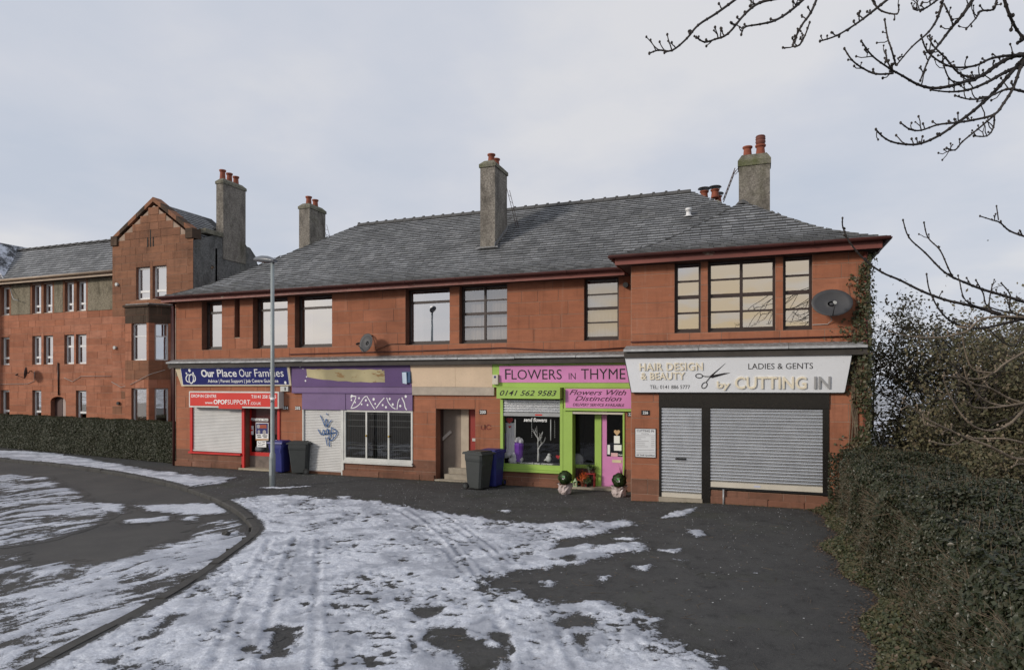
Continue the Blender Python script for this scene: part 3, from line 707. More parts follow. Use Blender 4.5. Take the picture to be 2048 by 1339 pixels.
def strokes(pl, lines, mat, parent, width=0.02, out=0.003, name='painted_mark'):
    mb = MB()
    for line in lines:
        wd = width
        if isinstance(line, tuple): line, wd = line
        P = [pl.ab(u, v) for u, v in line]
        P = [Vector((a, b, 0)) for a, b in P]
        if len(P) > 2: P = catmull(P, 5)
        vs = []
        for i, p in enumerate(P):
            t = (P[min(i + 1, len(P) - 1)] - P[max(i - 1, 0)]).normalized(); q = Vector((-t.y, t.x, 0))
            for sg in (1, -1):
                r = p + q * sg * wd / 2; vs.append(pl.w(r.x, r.y, out))
        mb.add(vs, [(2 * i, 2 * i + 1, 2 * i + 3, 2 * i + 2) for i in range(len(P) - 1)])
    return mb.build(name, mat, parent)
def dots(pl, pts, mat, parent, out=0.003, name='painted_dot'):
    for (u, v, r) in pts:
        a, b = pl.ab(u, v); vs = [pl.w(a + r * math.cos(k * math.pi / 6), b + r * math.sin(k * math.pi / 6) * 1.1, out) for k in range(12)]
        MB().add(vs, [tuple(range(12))]).build(name, mat, parent)
def board(pl, pts, mat, parent, th=0.03, out=0.0, name='board'):       # polygon in photo pixels on a plane
    P = [pl.w(*pl.ab(u, v), out) for u, v in pts]
    mb = MB().prism(P, -pl.n * th)
    return mb.build(name, mat, parent)

# ------------------------------------------------------------------ the shop terrace
YM, YR = 18.1, 16.6
XL, XJ, XR = PX(352, YM), PX(1262, YR), PX(1727, YR)
EYM, EYR = 17.6, 16.2                      # front edges of the eaves
EXL, EXRL, EXR = PX(318, EYM), PX(1225, EYR), PX(1772, EYR)
ZE, ZER, ZW = 6.17, 6.22, 6.02             # eaves level, wall head
YB = EYM + 10.2
terr = thing('shop_terrace', 'long two storey red sandstone terrace with shops below flats under a slate hipped roof', 'building', ((XL + XR) / 2, 20, 0))
rw = random.Random(21)
SILL = 4.24
def ux(l, Y): return [(PX(a, Y), PX(b, Y)) for a, b in l]
up_m = [(404, 443.7), (469.5, 479.5), (506, 575), (590, 664), (811.4, 899.3), (919, 1014), (1168.5, 1237.4)]
op_up = [(a, b, SILL if i != 1 else 4.66, ZW) for i, (a, b) in enumerate(ux(up_m, YM))]
up_r = [(1349.4, 1401.4), (1416, 1550.6), (1566.4, 1624.4)]
op_r = [(a, b, 4.27, ZW) for a, b in ux(up_r, YR)]
g = ux([(386, 484.5), (489, 557.5), (608, 684), (689, 826), (872, 950.6), (1002, 1126), (1145, 1249)], YM)
op_g = [(g[0][0], g[0][1], 0.50, 2.40), (g[1][0], g[1][1], 0.0, 2.40), (g[2][0], g[2][1], 0.0, 2.30), (g[3][0], g[3][1], 0.44, 2.30), (g[4][0], g[4][1], 0.0, 2.24), (g[5][0], g[5][1], 0.42, 2.60), (g[6][0], g[6][1], 0.0, 2.30)]
gr = ux([(1319, 1403.5), (1421, 1657)], YR)
op_gr = [(gr[0][0], gr[0][1], 0.06, 2.45), (gr[1][0], gr[1][1], 0.42, 2.45)]
core = MB()
wall_core(core, XL, XJ, 3.6, ZW, op_up, YM, 0.30)
wall_core(core, XL, XJ, -0.1, 3.6, op_g, YM, 0.30)
wall_core(core, XJ, XR, 3.6, ZW, op_r, YR, 0.26)
wall_core(core, XJ, XR, -0.1, 3.6, op_gr, YR, 0.26)
core.quad((XL, YM, -0.1), (XL, YB - 0.4, -0.1), (XL, YB - 0.4, ZW), (XL, YM, ZW))
core.quad((XR, YR, -0.1), (XR, YR, ZW), (XR, YB - 0.4, ZW), (XR, YB - 0.4, -0.1))
core.quad((XJ, YR, -0.1), (XJ, YM + 0.3, -0.1), (XJ, YM + 0.3, ZW), (XJ, YR, ZW))
core.quad((XL, YB - 0.4, -0.1), (XR, YB - 0.4, -0.1), (XR, YB - 0.4, ZW), (XL, YB - 0.4, ZW))
wall = core.build('wall', M['stone_core'], terr); face_mortar(wall)
COUR = [3.62, 3.93, 4.24, 4.63, 5.02, 5.41, 5.75, 6.02]
stones(wall, M['stone'], XL, XJ, COUR, op_up, YM, rw, 0.45, 1.45)
stones(wall, M['stone'], XJ + 0.004, XR, [3.62, 3.95, 4.27, 4.66, 5.05, 5.44, 5.77, 6.02], op_r, YR, rw, 0.5, 1.5)
base_pick = lambda a, b, c, d: M['stone_base'] if c < 0.55 else M['stone']
stones(wall, M['stone'], XL, XJ, [0.0, 0.26, 0.62, 0.98, 1.36, 1.75, 2.14, 2.55, 2.97, 3.3], op_g, YM, rw, 0.45, 1.3, pick=base_pick)
stones(wall, M['stone'], XJ + 0.004, XR, [0.0, 0.22, 0.6, 0.98, 1.36, 1.75, 2.14, 2.55, 2.97], op_gr, YR, rw, 0.4, 0.9, pick=base_pick)
# plinth course
for xa, xb, Y in ((XL - 0.01, g[0][1], YM), (g[3][0] - 0.05, g[4][0] - 0.03, YM), (g[4][1] + 0.03, g[5][1], YM), (gr[1][0], XR, YR)):
    x = xa
    while x < xb - 0.05:
        w = min(rw.uniform(0.7, 1.5), xb - x); w = xb - x if xb - x - w < 0.3 else w
        MB().bev(x + 0.004, x + w - 0.004, Y - 0.055 - rw.uniform(0, 0.012), Y + 0.01, -0.05, rw.uniform(0.13, 0.19) + (0.1 if Y == YR else 0), 0.012).build('plinth_stone', M['stone_base'], wall); x += w
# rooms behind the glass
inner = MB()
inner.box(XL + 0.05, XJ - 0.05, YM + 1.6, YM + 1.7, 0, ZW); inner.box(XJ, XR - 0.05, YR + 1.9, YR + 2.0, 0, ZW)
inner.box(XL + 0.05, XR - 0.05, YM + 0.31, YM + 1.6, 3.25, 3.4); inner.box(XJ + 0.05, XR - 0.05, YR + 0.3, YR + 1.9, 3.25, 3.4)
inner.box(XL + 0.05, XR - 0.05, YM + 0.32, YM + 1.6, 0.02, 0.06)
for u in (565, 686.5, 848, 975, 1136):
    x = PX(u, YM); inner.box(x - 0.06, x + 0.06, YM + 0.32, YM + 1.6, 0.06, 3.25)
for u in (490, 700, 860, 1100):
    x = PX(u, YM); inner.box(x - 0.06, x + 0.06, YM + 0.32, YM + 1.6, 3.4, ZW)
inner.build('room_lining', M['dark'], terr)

# upper windows
YF = YM + 0.22
spec = [(0, (), (0.78,), [(0.0, 1.0, 'curtain')]), (2, (), (0.78,), [(0.0, 0.25, 'curtain')]), (3, (), (0.78,), [(0.05, 0.28, 'curtain')]), (4, (), (0.78,), [(0.05, 0.25, 'curtain'), (0.88, 1.0, 'curtain')])]
for i, cols, rows, cu in spec:
    a, b, c, d = op_up[i]; window(terr, a, b, c, d, YF, M['brown'], cols, rows, 0.075, 0.04, 'glass', 0.05, thick=(0,), curtains=cu)
a, b, c, d = op_up[5]; window(terr, a, b, c, d, YM + 0.17, M['brown'], (0.5,), (0.25, 0.5, 0.75), 0.06, 0.04, 'glass_low', 0.06, thick=(1,), curtains=[(0.0, 1.0, 'curtain_warm')])
a, b, c, d = op_up[6]; window(terr, a, b, c, d, YM + 0.12, M['brown'], (), (0.25, 0.5, 0.75), 0.06, 0.04, 'glass_mid', 0.06, thick=(1,), curtains=[(0.05, 1.0, 'curtain_pale')])
for i, cols in ((0, ()), (1, (0.5,)), (2, ())):
    a, b, c, d = op_r[i]; window(terr, a, b, c, d, YR + 0.12, M['brown'], cols, (0.25, 0.5, 0.75), 0.06, 0.045, 'glass', 0.05, thick=(1,))
MB().box(op_up[1][0], op_up[1][1], YM + 0.2, YM + 0.3, op_up[1][2], op_up[1][3]).build('vent_panel', M['brown'], terr)

# roof -----------------------------------------------------------
def zr(d):                                  # bellcast slope: flatter at the eaves
    d = np.asarray(d, float); q = np.clip(d / 2.0, 0, 1)
    return 0.38 * d + 0.34 * np.where(d < 2.0, 2.0 * (q ** 3 - 0.5 * q ** 4), 1.0 + (d - 2.0))
A_ = 5.1; RDX = -2.1
def main_h(x, y):
    dl = x - EXL; dr = (EXR - x) * A_ / (EXR - RDX)
    return ZE + zr(np.minimum(np.minimum(dl, dr), np.minimum(y - EYM, YB - y)))
HB = (EXR - EXRL) / 2; XMID = (EXR + EXRL) / 2
def right_h(x, y):
    return ZER + zr(np.minimum(np.minimum(x - EXRL, EXR - x), y - EYR))
roofs = MB()
def skin(fun, xs, ys, ok):
    nx = len(xs); vs = [(x, y, float(fun(x, y))) for y in ys for x in xs]; fs = []
    for j in range(len(ys) - 1):
        for i in range(nx - 1):
            if ok((xs[i] + xs[i + 1]) / 2, (ys[j] + ys[j + 1]) / 2): fs.append((j * nx + i, j * nx + i + 1, (j + 1) * nx + i + 1, (j + 1) * nx + i))
    roofs.add(vs, fs)
xs = sorted(set(list(np.linspace(EXL, EXL + A_, 18)) + list(np.linspace(EXL + A_, RDX, 16)) + list(np.linspace(RDX, EXR, 18))))
ys = list(np.linspace(EYM, EYM + A_, 18)) + list(np.linspace(EYM + A_, YB, 18))[1:]
skin(main_h, xs, ys, lambda x, y: True)
skin(right_h, list(np.linspace(EXRL, EXR, 27)), list(np.linspace(EYR, EYR + HB, 14)) + [20.4, 21.2, 22.0], lambda x, y: y < 18 or right_h(x, y) > main_h(x, y) - 0.12)
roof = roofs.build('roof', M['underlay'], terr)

SL = []                                     # every slate: (corner points lower-left, lower-right, upper-right, upper-left, normal, block)
rs = random.Random(77)
def slate_rows(x0, x1, axis, depth, hfun_z, left, right, place, block, gauge=0.185, wid=0.265, skip=None):
    d = -0.03; row = 0
    while d < depth - 0.03:
        sl_ = float(zr(max(d, 0) + 0.01) - zr(max(d, 0))) / 0.01; cs_ = 1 / math.hypot(1, sl_)
        step = gauge * cs_ * (1.0 if d < depth * 0.7 else 0.92); d2 = min(d + step * 1.35, depth)
        xa = left(max(d, 0)); xb = right(max(d, 0)); x = x0 - (row % 2) * wid / 2 - rs.uniform(0, 0.05)
        while x < xb:
            w = wid * rs.uniform(0.86, 1.12); p0 = max(x, xa - 0.02); p1 = min(x + w - 0.007, xb + 0.02)
            q0 = max(x, left(d2) - 0.02); q1 = min(x + w - 0.007, right(d2) + 0.02)
            if p1 - p0 > 0.05:
                if q1 - q0 < 0.01: q0 = q1 = (max(min((q0 + q1) / 2, p1), p0))
                if not (skip and skip((p0 + p1) / 2, d + step / 2)):
                    za = float(zr(max(d, 0))) + (sl_ * d if d < 0 else 0); zb = float(zr(d2)); lift = 0.038 + rs.uniform(0, 0.009); tw = rs.uniform(-0.004, 0.004)
                    SL.append((place(p0, d + rs.uniform(-0.008, 0.008), za + lift + tw), place(p1, d + rs.uniform(-0.008, 0.008), za + lift - tw), place(q1, d2, zb + 0.006), place(q0, d2, zb + 0.006), block))
            x += w
        d += step; row += 1
CH2 = None
def skip_main(x, d):
    y = EYM + d
    if x > EXRL and right_h(x, y) > main_h(x, y) + 0.03 and y > EYR: return True
    return False
slate_rows(EXL, EXR, 'x', A_, None, lambda d: EXL + d, lambda d: EXR - d * (EXR - RDX) / A_, lambda x, d, z: (x, EYM + d, ZE + z), 'main', skip=skip_main)
slate_rows(EXRL, EXR, 'x', HB, None, lambda d: EXRL + d, lambda d: EXR - d, lambda x, d, z: (x, EYR + d, ZER + z), 'right')
# side slopes, seen only from a step aside
slate_rows(EYM, YB, 'y', A_, None, lambda d: EYM + d, lambda d: YB - d, lambda y, d, z: (EXL + d, y, ZE + z), 'side')
slate_rows(EYR, YB, 'y', HB, None, lambda d: EYR + d, lambda d: YB - d, lambda y, d, z: (EXR - d, y, ZER + z), 'side')
slate_rows(EYR, 20.5, 'y', HB, None, lambda d: EYR + d, lambda d: 21.0, lambda y, d, z: (EXRL + d, y, ZER + z), 'side', skip=lambda y, d: main_h(EXRL + d, y) > right_h(EXRL + d, y) and y > EYM)
def slate_geo(s):
    a, b, c, d = [Vector(p) for p in s[:4]]
    n = (b - a).cross(d - a)
    if n.length < 1e-9: n = Vector((0, 0, 1))
    n.normalize()
    if n.z < 0: n = -n
    t = n * -0.027
    return [a, b, c, d, a + t, b + t, c + t, d + t], [(0, 1, 2, 3), (0, 4, 5, 1), (1, 5, 6, 2), (3, 7, 4, 0)], [(0, 0), (1, 0), (1, 1), (0, 1)]
def slate_mesh(name, lst, rnds):
    V = []; F = []; UV = []; RN = []
    for s, r in zip(lst, rnds):
        v, f, uv = slate_geo(s); o = len(V); V += [tuple(p) for p in v]
        for k, q in enumerate(f):
            F.append(tuple(i + o for i in q)); RN.append(r)
            UV += uv if k == 0 else [(0, 1.0)] * 4
    me = bpy.data.meshes.new(name); me.from_pydata(V, [], F); me.update()
    l = me.uv_layers.new(name='UVMap'); l.data.foreach_set('uv', np.array(UV, np.float32).ravel())
    at = me.attributes.new('rnd', 'FLOAT', 'FACE'); at.data.foreach_set('value', np.array(RN, np.float32))
    me.materials.append(M['slate']); return me
def dist2(s): return (Vector(s[0]) - Vector((0, 0, CAMZ))).length
big = sorted([s for s in SL if s[4] != 'side'], key=lambda s: dist2(s))[:298]
ids = set(id(s) for s in big); rest = [s for s in SL if id(s) not in ids]
for s in big: put('slate', slate_mesh('slate', [s], [rs.random()]), roof)
kind(put('slates', slate_mesh('slates', rest, [rs.random() for _ in rest]), roof), 'stuff')
# ridge tiles
def ridge_run(p0, p1, n, nib=True):
    p0, p1 = Vector(p0), Vector(p1); t = (p1 - p0) / n; side = Vector((-t.y, t.x, 0)).normalized()
    for k in range(n):
        a = p0 + t * k; b = p0 + t * (k + 1.0) - t.normalized() * 0.012; mb = MB(); vs = []
        for p, e in ((a, 0.0), (b, 0.006)):
            vs += [p + side * w + Vector((0, 0, h + e)) for w, h in ((-0.15, -0.075), (-0.06, 0.035), (0, 0.065), (0.06, 0.035), (0.15, -0.075))]
        mb.add(vs, [(i, i + 1, i + 6, i + 5) for i in range(4)] + [(4, 3, 2, 1, 0), (5, 6, 7, 8, 9)])
        if nib: mb.tube([a + Vector((0, 0, 0.05)) - t.normalized() * 0.02, a + Vector((0, 0, 0.05)) + t.normalized() * 0.06], [0.055, 0.055], 6)
        mb.build('ridge_tile', M['ridge'], roof)
ZRI = ZE + float(zr(A_)); ZRR = ZER + float(zr(HB))
ridge_run((EXL + A_, EYM + A_, ZRI + 0.02), (RDX, EYM + A_, ZRI + 0.02), 31)
ridge_run((XMID, EYR + HB, ZRR + 0.02), (XMID, EYR + HB + 1.7, ZRR + 0.02), 4, False)
MB().lathe((XMID, EYR + HB, ZRR), [(0.20, -0.06), (0.12, 0.03), (0.02, 0.085)], 8, False).build('hip_cap', M['ridge'], roof)
# eaves: gutters, boards, soffits
def gutter(p0, p1, nrm, ends=True):
    p0, p1, nrm = Vector(p0), Vector(p1), Vector(nrm); prof = [(0.0, 0.0)] + [(0.065 - 0.065 * math.cos(a), -0.075 * math.sin(a)) for a in np.linspace(0, math.pi, 9)][1:] ; mb = MB(); vs = []
    for p in (p0, p1): vs += [p + nrm * o + Vector((0, 0, h)) for o, h in prof]
    m = len(prof); mb.add(vs, [(i, i + 1, m + i + 1, m + i) for i in range(m - 1)] + [tuple(range(m)), tuple(range(2 * m - 1, m - 1, -1))], False)
    L_ = (p1 - p0).length; n = int(L_ / 1.8)
    for k in range(1, n + 1):
        c = p0 + (p1 - p0) * (k / (n + 1)); t = (p1 - p0).normalized() * 0.035
        v2 = []
        for q in (c - t, c + t): v2 += [q + nrm * (o * 1.12 - 0.006) + Vector((0, 0, h * 1.14)) for o, h in prof]
        mb.add(v2, [(i, i + 1, m + i + 1, m + i) for i in range(m - 1)] + [tuple(range(m)), tuple(range(2 * m - 1, m - 1, -1))])
    return mb.build('gutter', M['gutter'], terr)
gutter((EXL - 0.05, EYM, ZE + 0.005), (EXRL + 0.1, EYM, ZE + 0.005), (0, -1, 0)); gutter((EXRL - 0.08, EYR, ZER + 0.005), (EXR + 0.08, EYR, ZER + 0.005), (0, -1, 0))
gutter((EXRL, EYR, ZER + 0.004), (EXRL, EYM + 0.25, ZER + 0.004), (-1, 0, 0)); gutter((EXR, EYR, ZER + 0.004), (EXR, YB, ZER + 0.004), (1, 0, 0)); gutter((EXL, EYM, ZE + 0.004), (EXL, YB, ZE + 0.004), (-1, 0, 0))
for b in ((EXL + 0.03, EXRL + 0.02, EYM + 0.05, EYM + 0.075, 5.975, ZE - 0.01), (EXRL + 0.05, EXR - 0.06, EYR + 0.05, EYR + 0.075, 6.00, ZER - 0.01)):
    MB().box(*b).build('fascia_board', M['eaves_paint'], terr)
for b in ((EXRL + 0.05, EXRL + 0.075, EYR + 0.08, EYM + 0.3, 6.003, ZER - 0.012), (EXR - 0.085, EXR - 0.062, EYR + 0.08, YB, 6.003, ZER - 0.012), (EXL + 0.032, EXL + 0.055, EYM + 0.08, YB, 5.978, ZE - 0.012)):
    MB().box(*b).build('fascia_board', M['eaves_paint'], terr)
sf = MB(); sf.box(EXL + 0.06, XJ + 0.05, EYM + 0.078, YM + 0.35, 6.022, 6.05); sf.box(EXRL + 0.08, EXR - 0.09, EYR + 0.078, YM + 0.2, 6.024, 6.055)
sf.box(XR - 0.05, EXR - 0.09, YM + 0.21, YB - 0.1, 6.03, 6.055); sf.box(EXL + 0.06, XL + 0.05, YM + 0.36, YB - 0.1, 6.03, 6.055)
sf.build('soffit', M['soffit'], terr)
# chimneys -------------------------------------------------------
def pot(par, x, y, z, r=0.12, h=0.42, style=0):
    pr = [(r, 0), (r * 0.95, h * 0.15), (r * 0.82, h * 0.7), (r * 0.86, h * 0.82), (r * 1.08, h * 0.86), (r * 1.1, h), (r * 0.9, h), (r * 0.8, h * 0.8)]
    p = MB().lathe((x, y, z), pr, 14).build('chimney_pot', M['terracotta'], par)
    if style == 1:
        MB().lathe((x, y, z + h), [(r * 0.78, -0.05), (r * 0.92, 0.06), (r * 1.02, 0.10), (r * 1.02, 0.14), (r * 0.95, 0.15), (r * 0.95, 0.19), (r * 1.02, 0.20), (r * 1.02, 0.235), (r * 0.95, 0.245), (r * 0.95, 0.285), (r * 1.03, 0.29), (r * 0.9, 0.33), (0.01, 0.34)], 14).build('cowl', paint('brick_cowl', (0.16, 0.055, 0.038), 0.7), par)
    if style == 2:
        mb = MB().lathe((x, y, z + h + 0.09), [(r * 1.6, 0), (r * 1.45, 0.03), (0.02, 0.075)], 14)
        for k in range(3):
            a = k * 2.1; mb.tube([(x + r * math.cos(a), y + r * math.sin(a), z + h - 0.02), (x + r * 1.2 * math.cos(a), y + r * 1.2 * math.sin(a), z + h + 0.1)], 0.012, 5)
        mb.build('cowl', M['black'], par)
    return p
def chimney(par, x0, x1, y0, y1, zb, zt, caph, pots, mat='harl'):
    c = MB().box(x0, x1, y0, y1, zb, zt).build('chimney', M[mat], par)
    o = 0.035; cc = MB(); b = 0.10
    v = [(x0 - o, y0 - o, zt), (x1 + o, y0 - o, zt), (x1 + o, y1 + o, zt), (x0 - o, y1 + o, zt)]
    v += [(a, q, zt + caph * 0.45) for a, q, _ in v[:4]]
    v += [(x0 + b, y0 + b, zt + caph), (x1 - b, y0 + b, zt + caph), (x1 - b, y1 - b, zt + caph), (x0 + b, y1 - b, zt + caph)]
    f = [(3, 2, 1, 0), (8, 9, 10, 11)]
    for i in range(4):
        j = (i + 1) % 4; f += [(i, j, 4 + j, 4 + i), (4 + i, 4 + j, 8 + j, 8 + i)]
    cc.add(v, f).build('cap', M['cap'], c)
    for p in pots: pot(c, *p)
    return c
def ladder(par, a, b, side, n, w=0.28, r=0.011):
    a, b, side = Vector(a), Vector(b), Vector(side) * w; mb = MB().tube([a, b], r, 5).tube([a + side, b + side], r, 5)
    for k in range(1, n): p = a + (b - a) * (k / n); mb.tube([p, p + side], r * 0.8, 5)
    mb.build('roof_ladder', paint('rusty_ladder', (0.10, 0.06, 0.045), 0.7), par)
# above the shopfronts, on the street slope
cx0, cx1 = PX(960.5, 19.87), PX(990, 19.87)
c2 = chimney(terr, cx0, cx1, 19.87, 20.97, 7.2, PZ(975, 334, 19.87), 0.25, [((cx0 + cx1) / 2, 20.2, 10.42, 0.125, 0.30), ((cx0 + cx1) / 2, 20.62, 10.42, 0.125, 0.28)])
lf = MB()
lf.prism([(cx0 - 0.09, 19.87 - 0.015, 7.54), (cx1 + 0.09, 19.87 - 0.015, 7.54), (cx1 + 0.14, 19.87 - 0.1, 7.495), (cx0 - 0.14, 19.87 - 0.1, 7.495)], (0, 0, 0.02))
lf.prism([(cx1 + 0.006, 19.8, 7.52), (cx1 + 0.006, 21.0, 8.36), (cx1 + 0.006, 21.0, 8.48), (cx1 + 0.006, 19.8, 7.64)], (0.012, 0, 0))
lf.build('flashing', M['lead'], c2)
ladder(c2, (cx1 + 0.02, 20.9, 9.75), (cx1 + 0.35, 20.95, 8.40), (0, 1, 0), 6, 0.26, 0.009)
cx0, cx1 = PX(598, 23.0), PX(619, 23.0)
c1 = chimney(terr, cx0, cx1, 23.0, 24.1, 7.0, PZ(608, 417, 23.0), 0.25, [((cx0 + cx1) / 2, 23.3, 10.78, 0.13, 0.36), ((cx0 + cx1) / 2, 23.75, 10.78, 0.13, 0.34)])
ladder(c1, (cx1 + 0.02, 23.9, 10.1), (cx1 + 0.45, 23.95, 8.6), (0, 1, 0), 6, 0.26, 0.009)
cx0, cx1 = PX(1477.5, 24.2), PX(1540, 24.2)
c3 = chimney(terr, cx0, cx1, 24.2, 24.8, 7.0, PZ(1508, 330, 24.2), 0.42, [(PX(1495, 24.5), 24.5, PZ(1508, 330, 24.2) + 0.40, 0.155, 0.36), (PX(1521, 24.5), 24.5, PZ(1508, 330, 24.2) + 0.40, 0.165, 0.36, 1)])
ladder(c3, (cx0 - 0.01, 24.3, PZ(1475, 336, 24.3)), (PX(1470, 24.3), 24.3, PZ(1470, 344, 24.3)), (0, 1, 0), 1, 0.3)
ladder(c3, (PX(1470, 24.3), 24.3, PZ(1470, 336, 24.3)), (PX(1446, 24.3), 24.3, PZ(1446, 400, 24.3)), (0, 1, 0), 8, 0.3, 0.016)
cx0, cx1 = PX(1396, 26), PX(1441, 26)
chimney(terr, cx0, cx1, 26, 26.6, 7.2, PZ(1420, 412, 26), 0.24, [(PX(1408.5, 26.2), 26.2, PZ(1408, 400, 26.2), 0.155, 0.34, 2), (PX(1430, 26.2), 26.2, PZ(1430, 396, 26.2), 0.155, 0.32, 2), (PX(1436, 26.5), 26.5, PZ(1430, 402, 26.2), 0.14, 0.26, 2)])
# roof vent
x, y = PX(1377, 20.9), 20.9; zv = float(main_h(x, y))
MB().lathe((x, y, zv), [(0.18, 0.0), (0.10, 0.05), (0.075, 0.06), (0.075, 0.20), (0.095, 0.20), (0.095, 0.27), (0.03, 0.29)], 12).build('roof_vent', M['white'], roof)
# cornice over the shops
def cornice(xa, xb, Y, z0, sag, seed):
    r = random.Random(seed); out = 0.36
    MB().box(xa, xb, Y - out + 0.05, Y - 0.004, z0 - 0.20, z0 - 0.02).build('cornice', M['fascia_dark'], terr)
    x = xa; cor = terr
    while x < xb - 0.05:
        w = min(r.uniform(1.2, 2.2), xb - x); w = xb - x if xb - x - w < 0.5 else w; dz = r.uniform(-0.008, 0.008)
        MB().prism([(x, Y - 0.003, z0 + 0.115 + dz), (x, Y - out - 0.02, z0 + dz), (x, Y - out - 0.025, z0 - 0.045 + dz), (x, Y - out, z0 - 0.03 + dz), (x, Y - 0.003, z0 + 0.08 + dz)], (w - 0.008, 0, 0)).build('lead_flashing', M['lead'], terr); MB().box(x + 0.004, x + w - 0.012, Y - out - 0.034, Y - out - 0.026, z0 - 0.05 + dz, z0 + 0.008 + dz).build('flashing_lip', M['frost_lip'], terr); x += w
cornice(XL - 0.06, XJ + 0.02, YM, 3.80, 0, 3)
cornice(XJ - 0.12, XR + 0.04, YR, 3.86, 0, 5)
# maroon cable conduit above the cornice
MB().tube([(PX(580, YM), YM - 0.045, 4.02), (PX(850, YM), YM - 0.045, 4.05), (PX(1005, YM), YM - 0.045, 4.09), (PX(1100, YM), YM - 0.045, 3.99), (PX(1180, YM), YM - 0.045, 3.98), (XJ, YM - 0.045, 4.03)], 0.018, 6).build('conduit', M['gutter'], terr)
MB().tube([(XJ + 0.0, YR - 0.04, 4.075), (XR - 0.25, YR - 0.04, 4.09)], 0.018, 6).build('conduit', M['gutter'], terr)
# boiler flue
fx, fz = PX(1253, YM), PZ(1253, 571, YM)
MB().tube([(fx, YM, fz), (fx, YM - 0.16, fz)], 0.075, 14).build('flue', M['black'], terr)
# downpipes
MB().tube([(XL - 0.06, YM - 0.04, 5.95), (XL - 0.06, YM - 0.04, 0.0)], 0.045, 8).build('downpipe', M['gutter'], terr)
MB().tube([(XR + 0.03, YR - 0.06, 5.98), (XR + 0.03, YR - 0.06, 0.0)], 0.05, 8).build('downpipe', M['eaves_paint'], terr)

# ------------------------------------------------------------------ shopfronts
red = paint('red_gloss', (0.52, 0.022, 0.018), 0.4, 0.12); cream = paint('cream_board', (0.62, 0.53, 0.36), 0.6, 0.1)
navy = paint('navy_sign_face', (0.018, 0.022, 0.135), 0.35, 0.08); signw = paint('sign_white', (0.80, 0.80, 0.79), 0.5, 0.03, 0.05)
signred = paint('red_sign_face', (0.60, 0.030, 0.020), 0.35, 0.06); ltgrey = paint('pale_grey_plastic', (0.48, 0.49, 0.47), 0.5, 0.1)
purple = paint('purple_paint', (0.11, 0.058, 0.175), 0.5, 0.12, 0.15, 1.4); purple2 = paint('faded_purple_paint', (0.165, 0.100, 0.225), 0.5, 0.12, 0.15, 1.4)
beige = paint('beige_paint', (0.62, 0.475, 0.335), 0.65, 0.10, 0.2, 1.2); plank = paint('grey_beige_plank', (0.40, 0.345, 0.285), 0.75, 0.2, 0.3, 3)
green = paint('lime_green_paint', (0.33, 0.50, 0.10), 0.45, 0.10, 0.15, 1.5, dirt=0.06); pink = paint('pink_paint', (0.62, 0.23, 0.47), 0.45, 0.08, 0.12, 1.5, dirt=0.05)
ink = paint('black_lettering', (0.012, 0.010, 0.012), 0.5, 0.1); plum = paint('plum_lettering', (0.06, 0.012, 0.035), 0.5, 0.1)
shut_w = paint('white_shutter_slat', (0.57, 0.565, 0.55), 0.5, 0.10, 0.15, 2.0, dirt=0.15); shut_g = paint('galvanised_slat', (0.70, 0.71, 0.72), 0.27, 0.10, 0.04, 3.0, 0.9, dirt=0.05)
shutrail = paint('shutter_rail', (0.56, 0.52, 0.44), 0.5, 0.1); silver = paint('silver_panel', (0.76, 0.775, 0.80), 0.35, 0.04, 0.04, 0.8, 0.1, dirt=0.03)
granite = NT('polished_black_panel')
_n = granite.noise(160, 2, 0.7); _c = granite.mix(granite.rng(_n, 0.60, 0.72), (0.014, 0.013, 0.012), (0.11, 0.095, 0.07)); granite = granite.done(granite.bsdf(_c, 0.16, 0, 0.5))
creamlet = paint('cream_raised_letter', (0.78, 0.70, 0.54), 0.5, 0.05); greylet = paint('grey_reflection_letter', (0.40, 0.40, 0.40), 0.4, 0.05, 0.05, 2, 0.2)  # grey letters: reflection on the last word put into the colour
cable = paint('white_cable', (0.36, 0.33, 0.31), 0.5)
bx = lambda u0, u1, Y0, Y1, z0, z1, nm, mt, par=terr: MB().box(PX(u0, Y0), PX(u1, Y0), Y0, Y1, z0, z1).build(nm, mt, par)

# --- drop-in centre
shutter(terr, PX(386.5, YM), PX(484.3, YM), 0.58, 2.20, YM - 0.01, 30, shut_w, 0.014, shut_w, 0.05)
fr = MB(); x0, x1, x2, x3 = PX(382, YM), PX(386.4, YM), PX(484.4, YM), PX(489.5, YM)
MB().box(x0, x1, YM - 0.05, YM + 0.05, 0.56, 2.2).build('shop_frame', red, terr); MB().box(x2, x3, YM - 0.03, YM + 0.03, 0.0, 2.2).build('shop_frame', red, terr)
xa, xb = PX(556.4, YM), PX(561, YM); fr.box(xa, xb, YM - 0.05, YM + 0.1, 0.0, 2.25)
fr.build('shop_frame', red, terr)
MB().box(PX(380, YM), x2, YM - 0.09, YM + 0.04, 0.49, 0.558).build('shop_sill', red, terr)
YD = YM + 0.24
dr = MB(); dx0, dx1 = x3 + 0.002, xa - 0.002
dr.box(dx0, dx1, YD, YD + 0.05, 0.47, 0.60); dr.box(dx0, dx0 + 0.05, YD, YD + 0.05, 0.6, 2.25); dr.box(dx1 - 0.09, dx1, YD, YD + 0.05, 0.6, 2.25); dr.box(dx0 + 0.05, dx1 - 0.09, YD, YD + 0.05, 2.14, 2.25)
door1 = dr.build('shop_door', red, terr)
MB().box(dx0, dx1, YD + 0.005, YD + 0.045, 0.06, 0.468).build('kick_panel', paint('scuffed_panel', (0.16, 0.125, 0.105), 0.7, 0.35, 0.3, 5, dirt=0.3), door1)
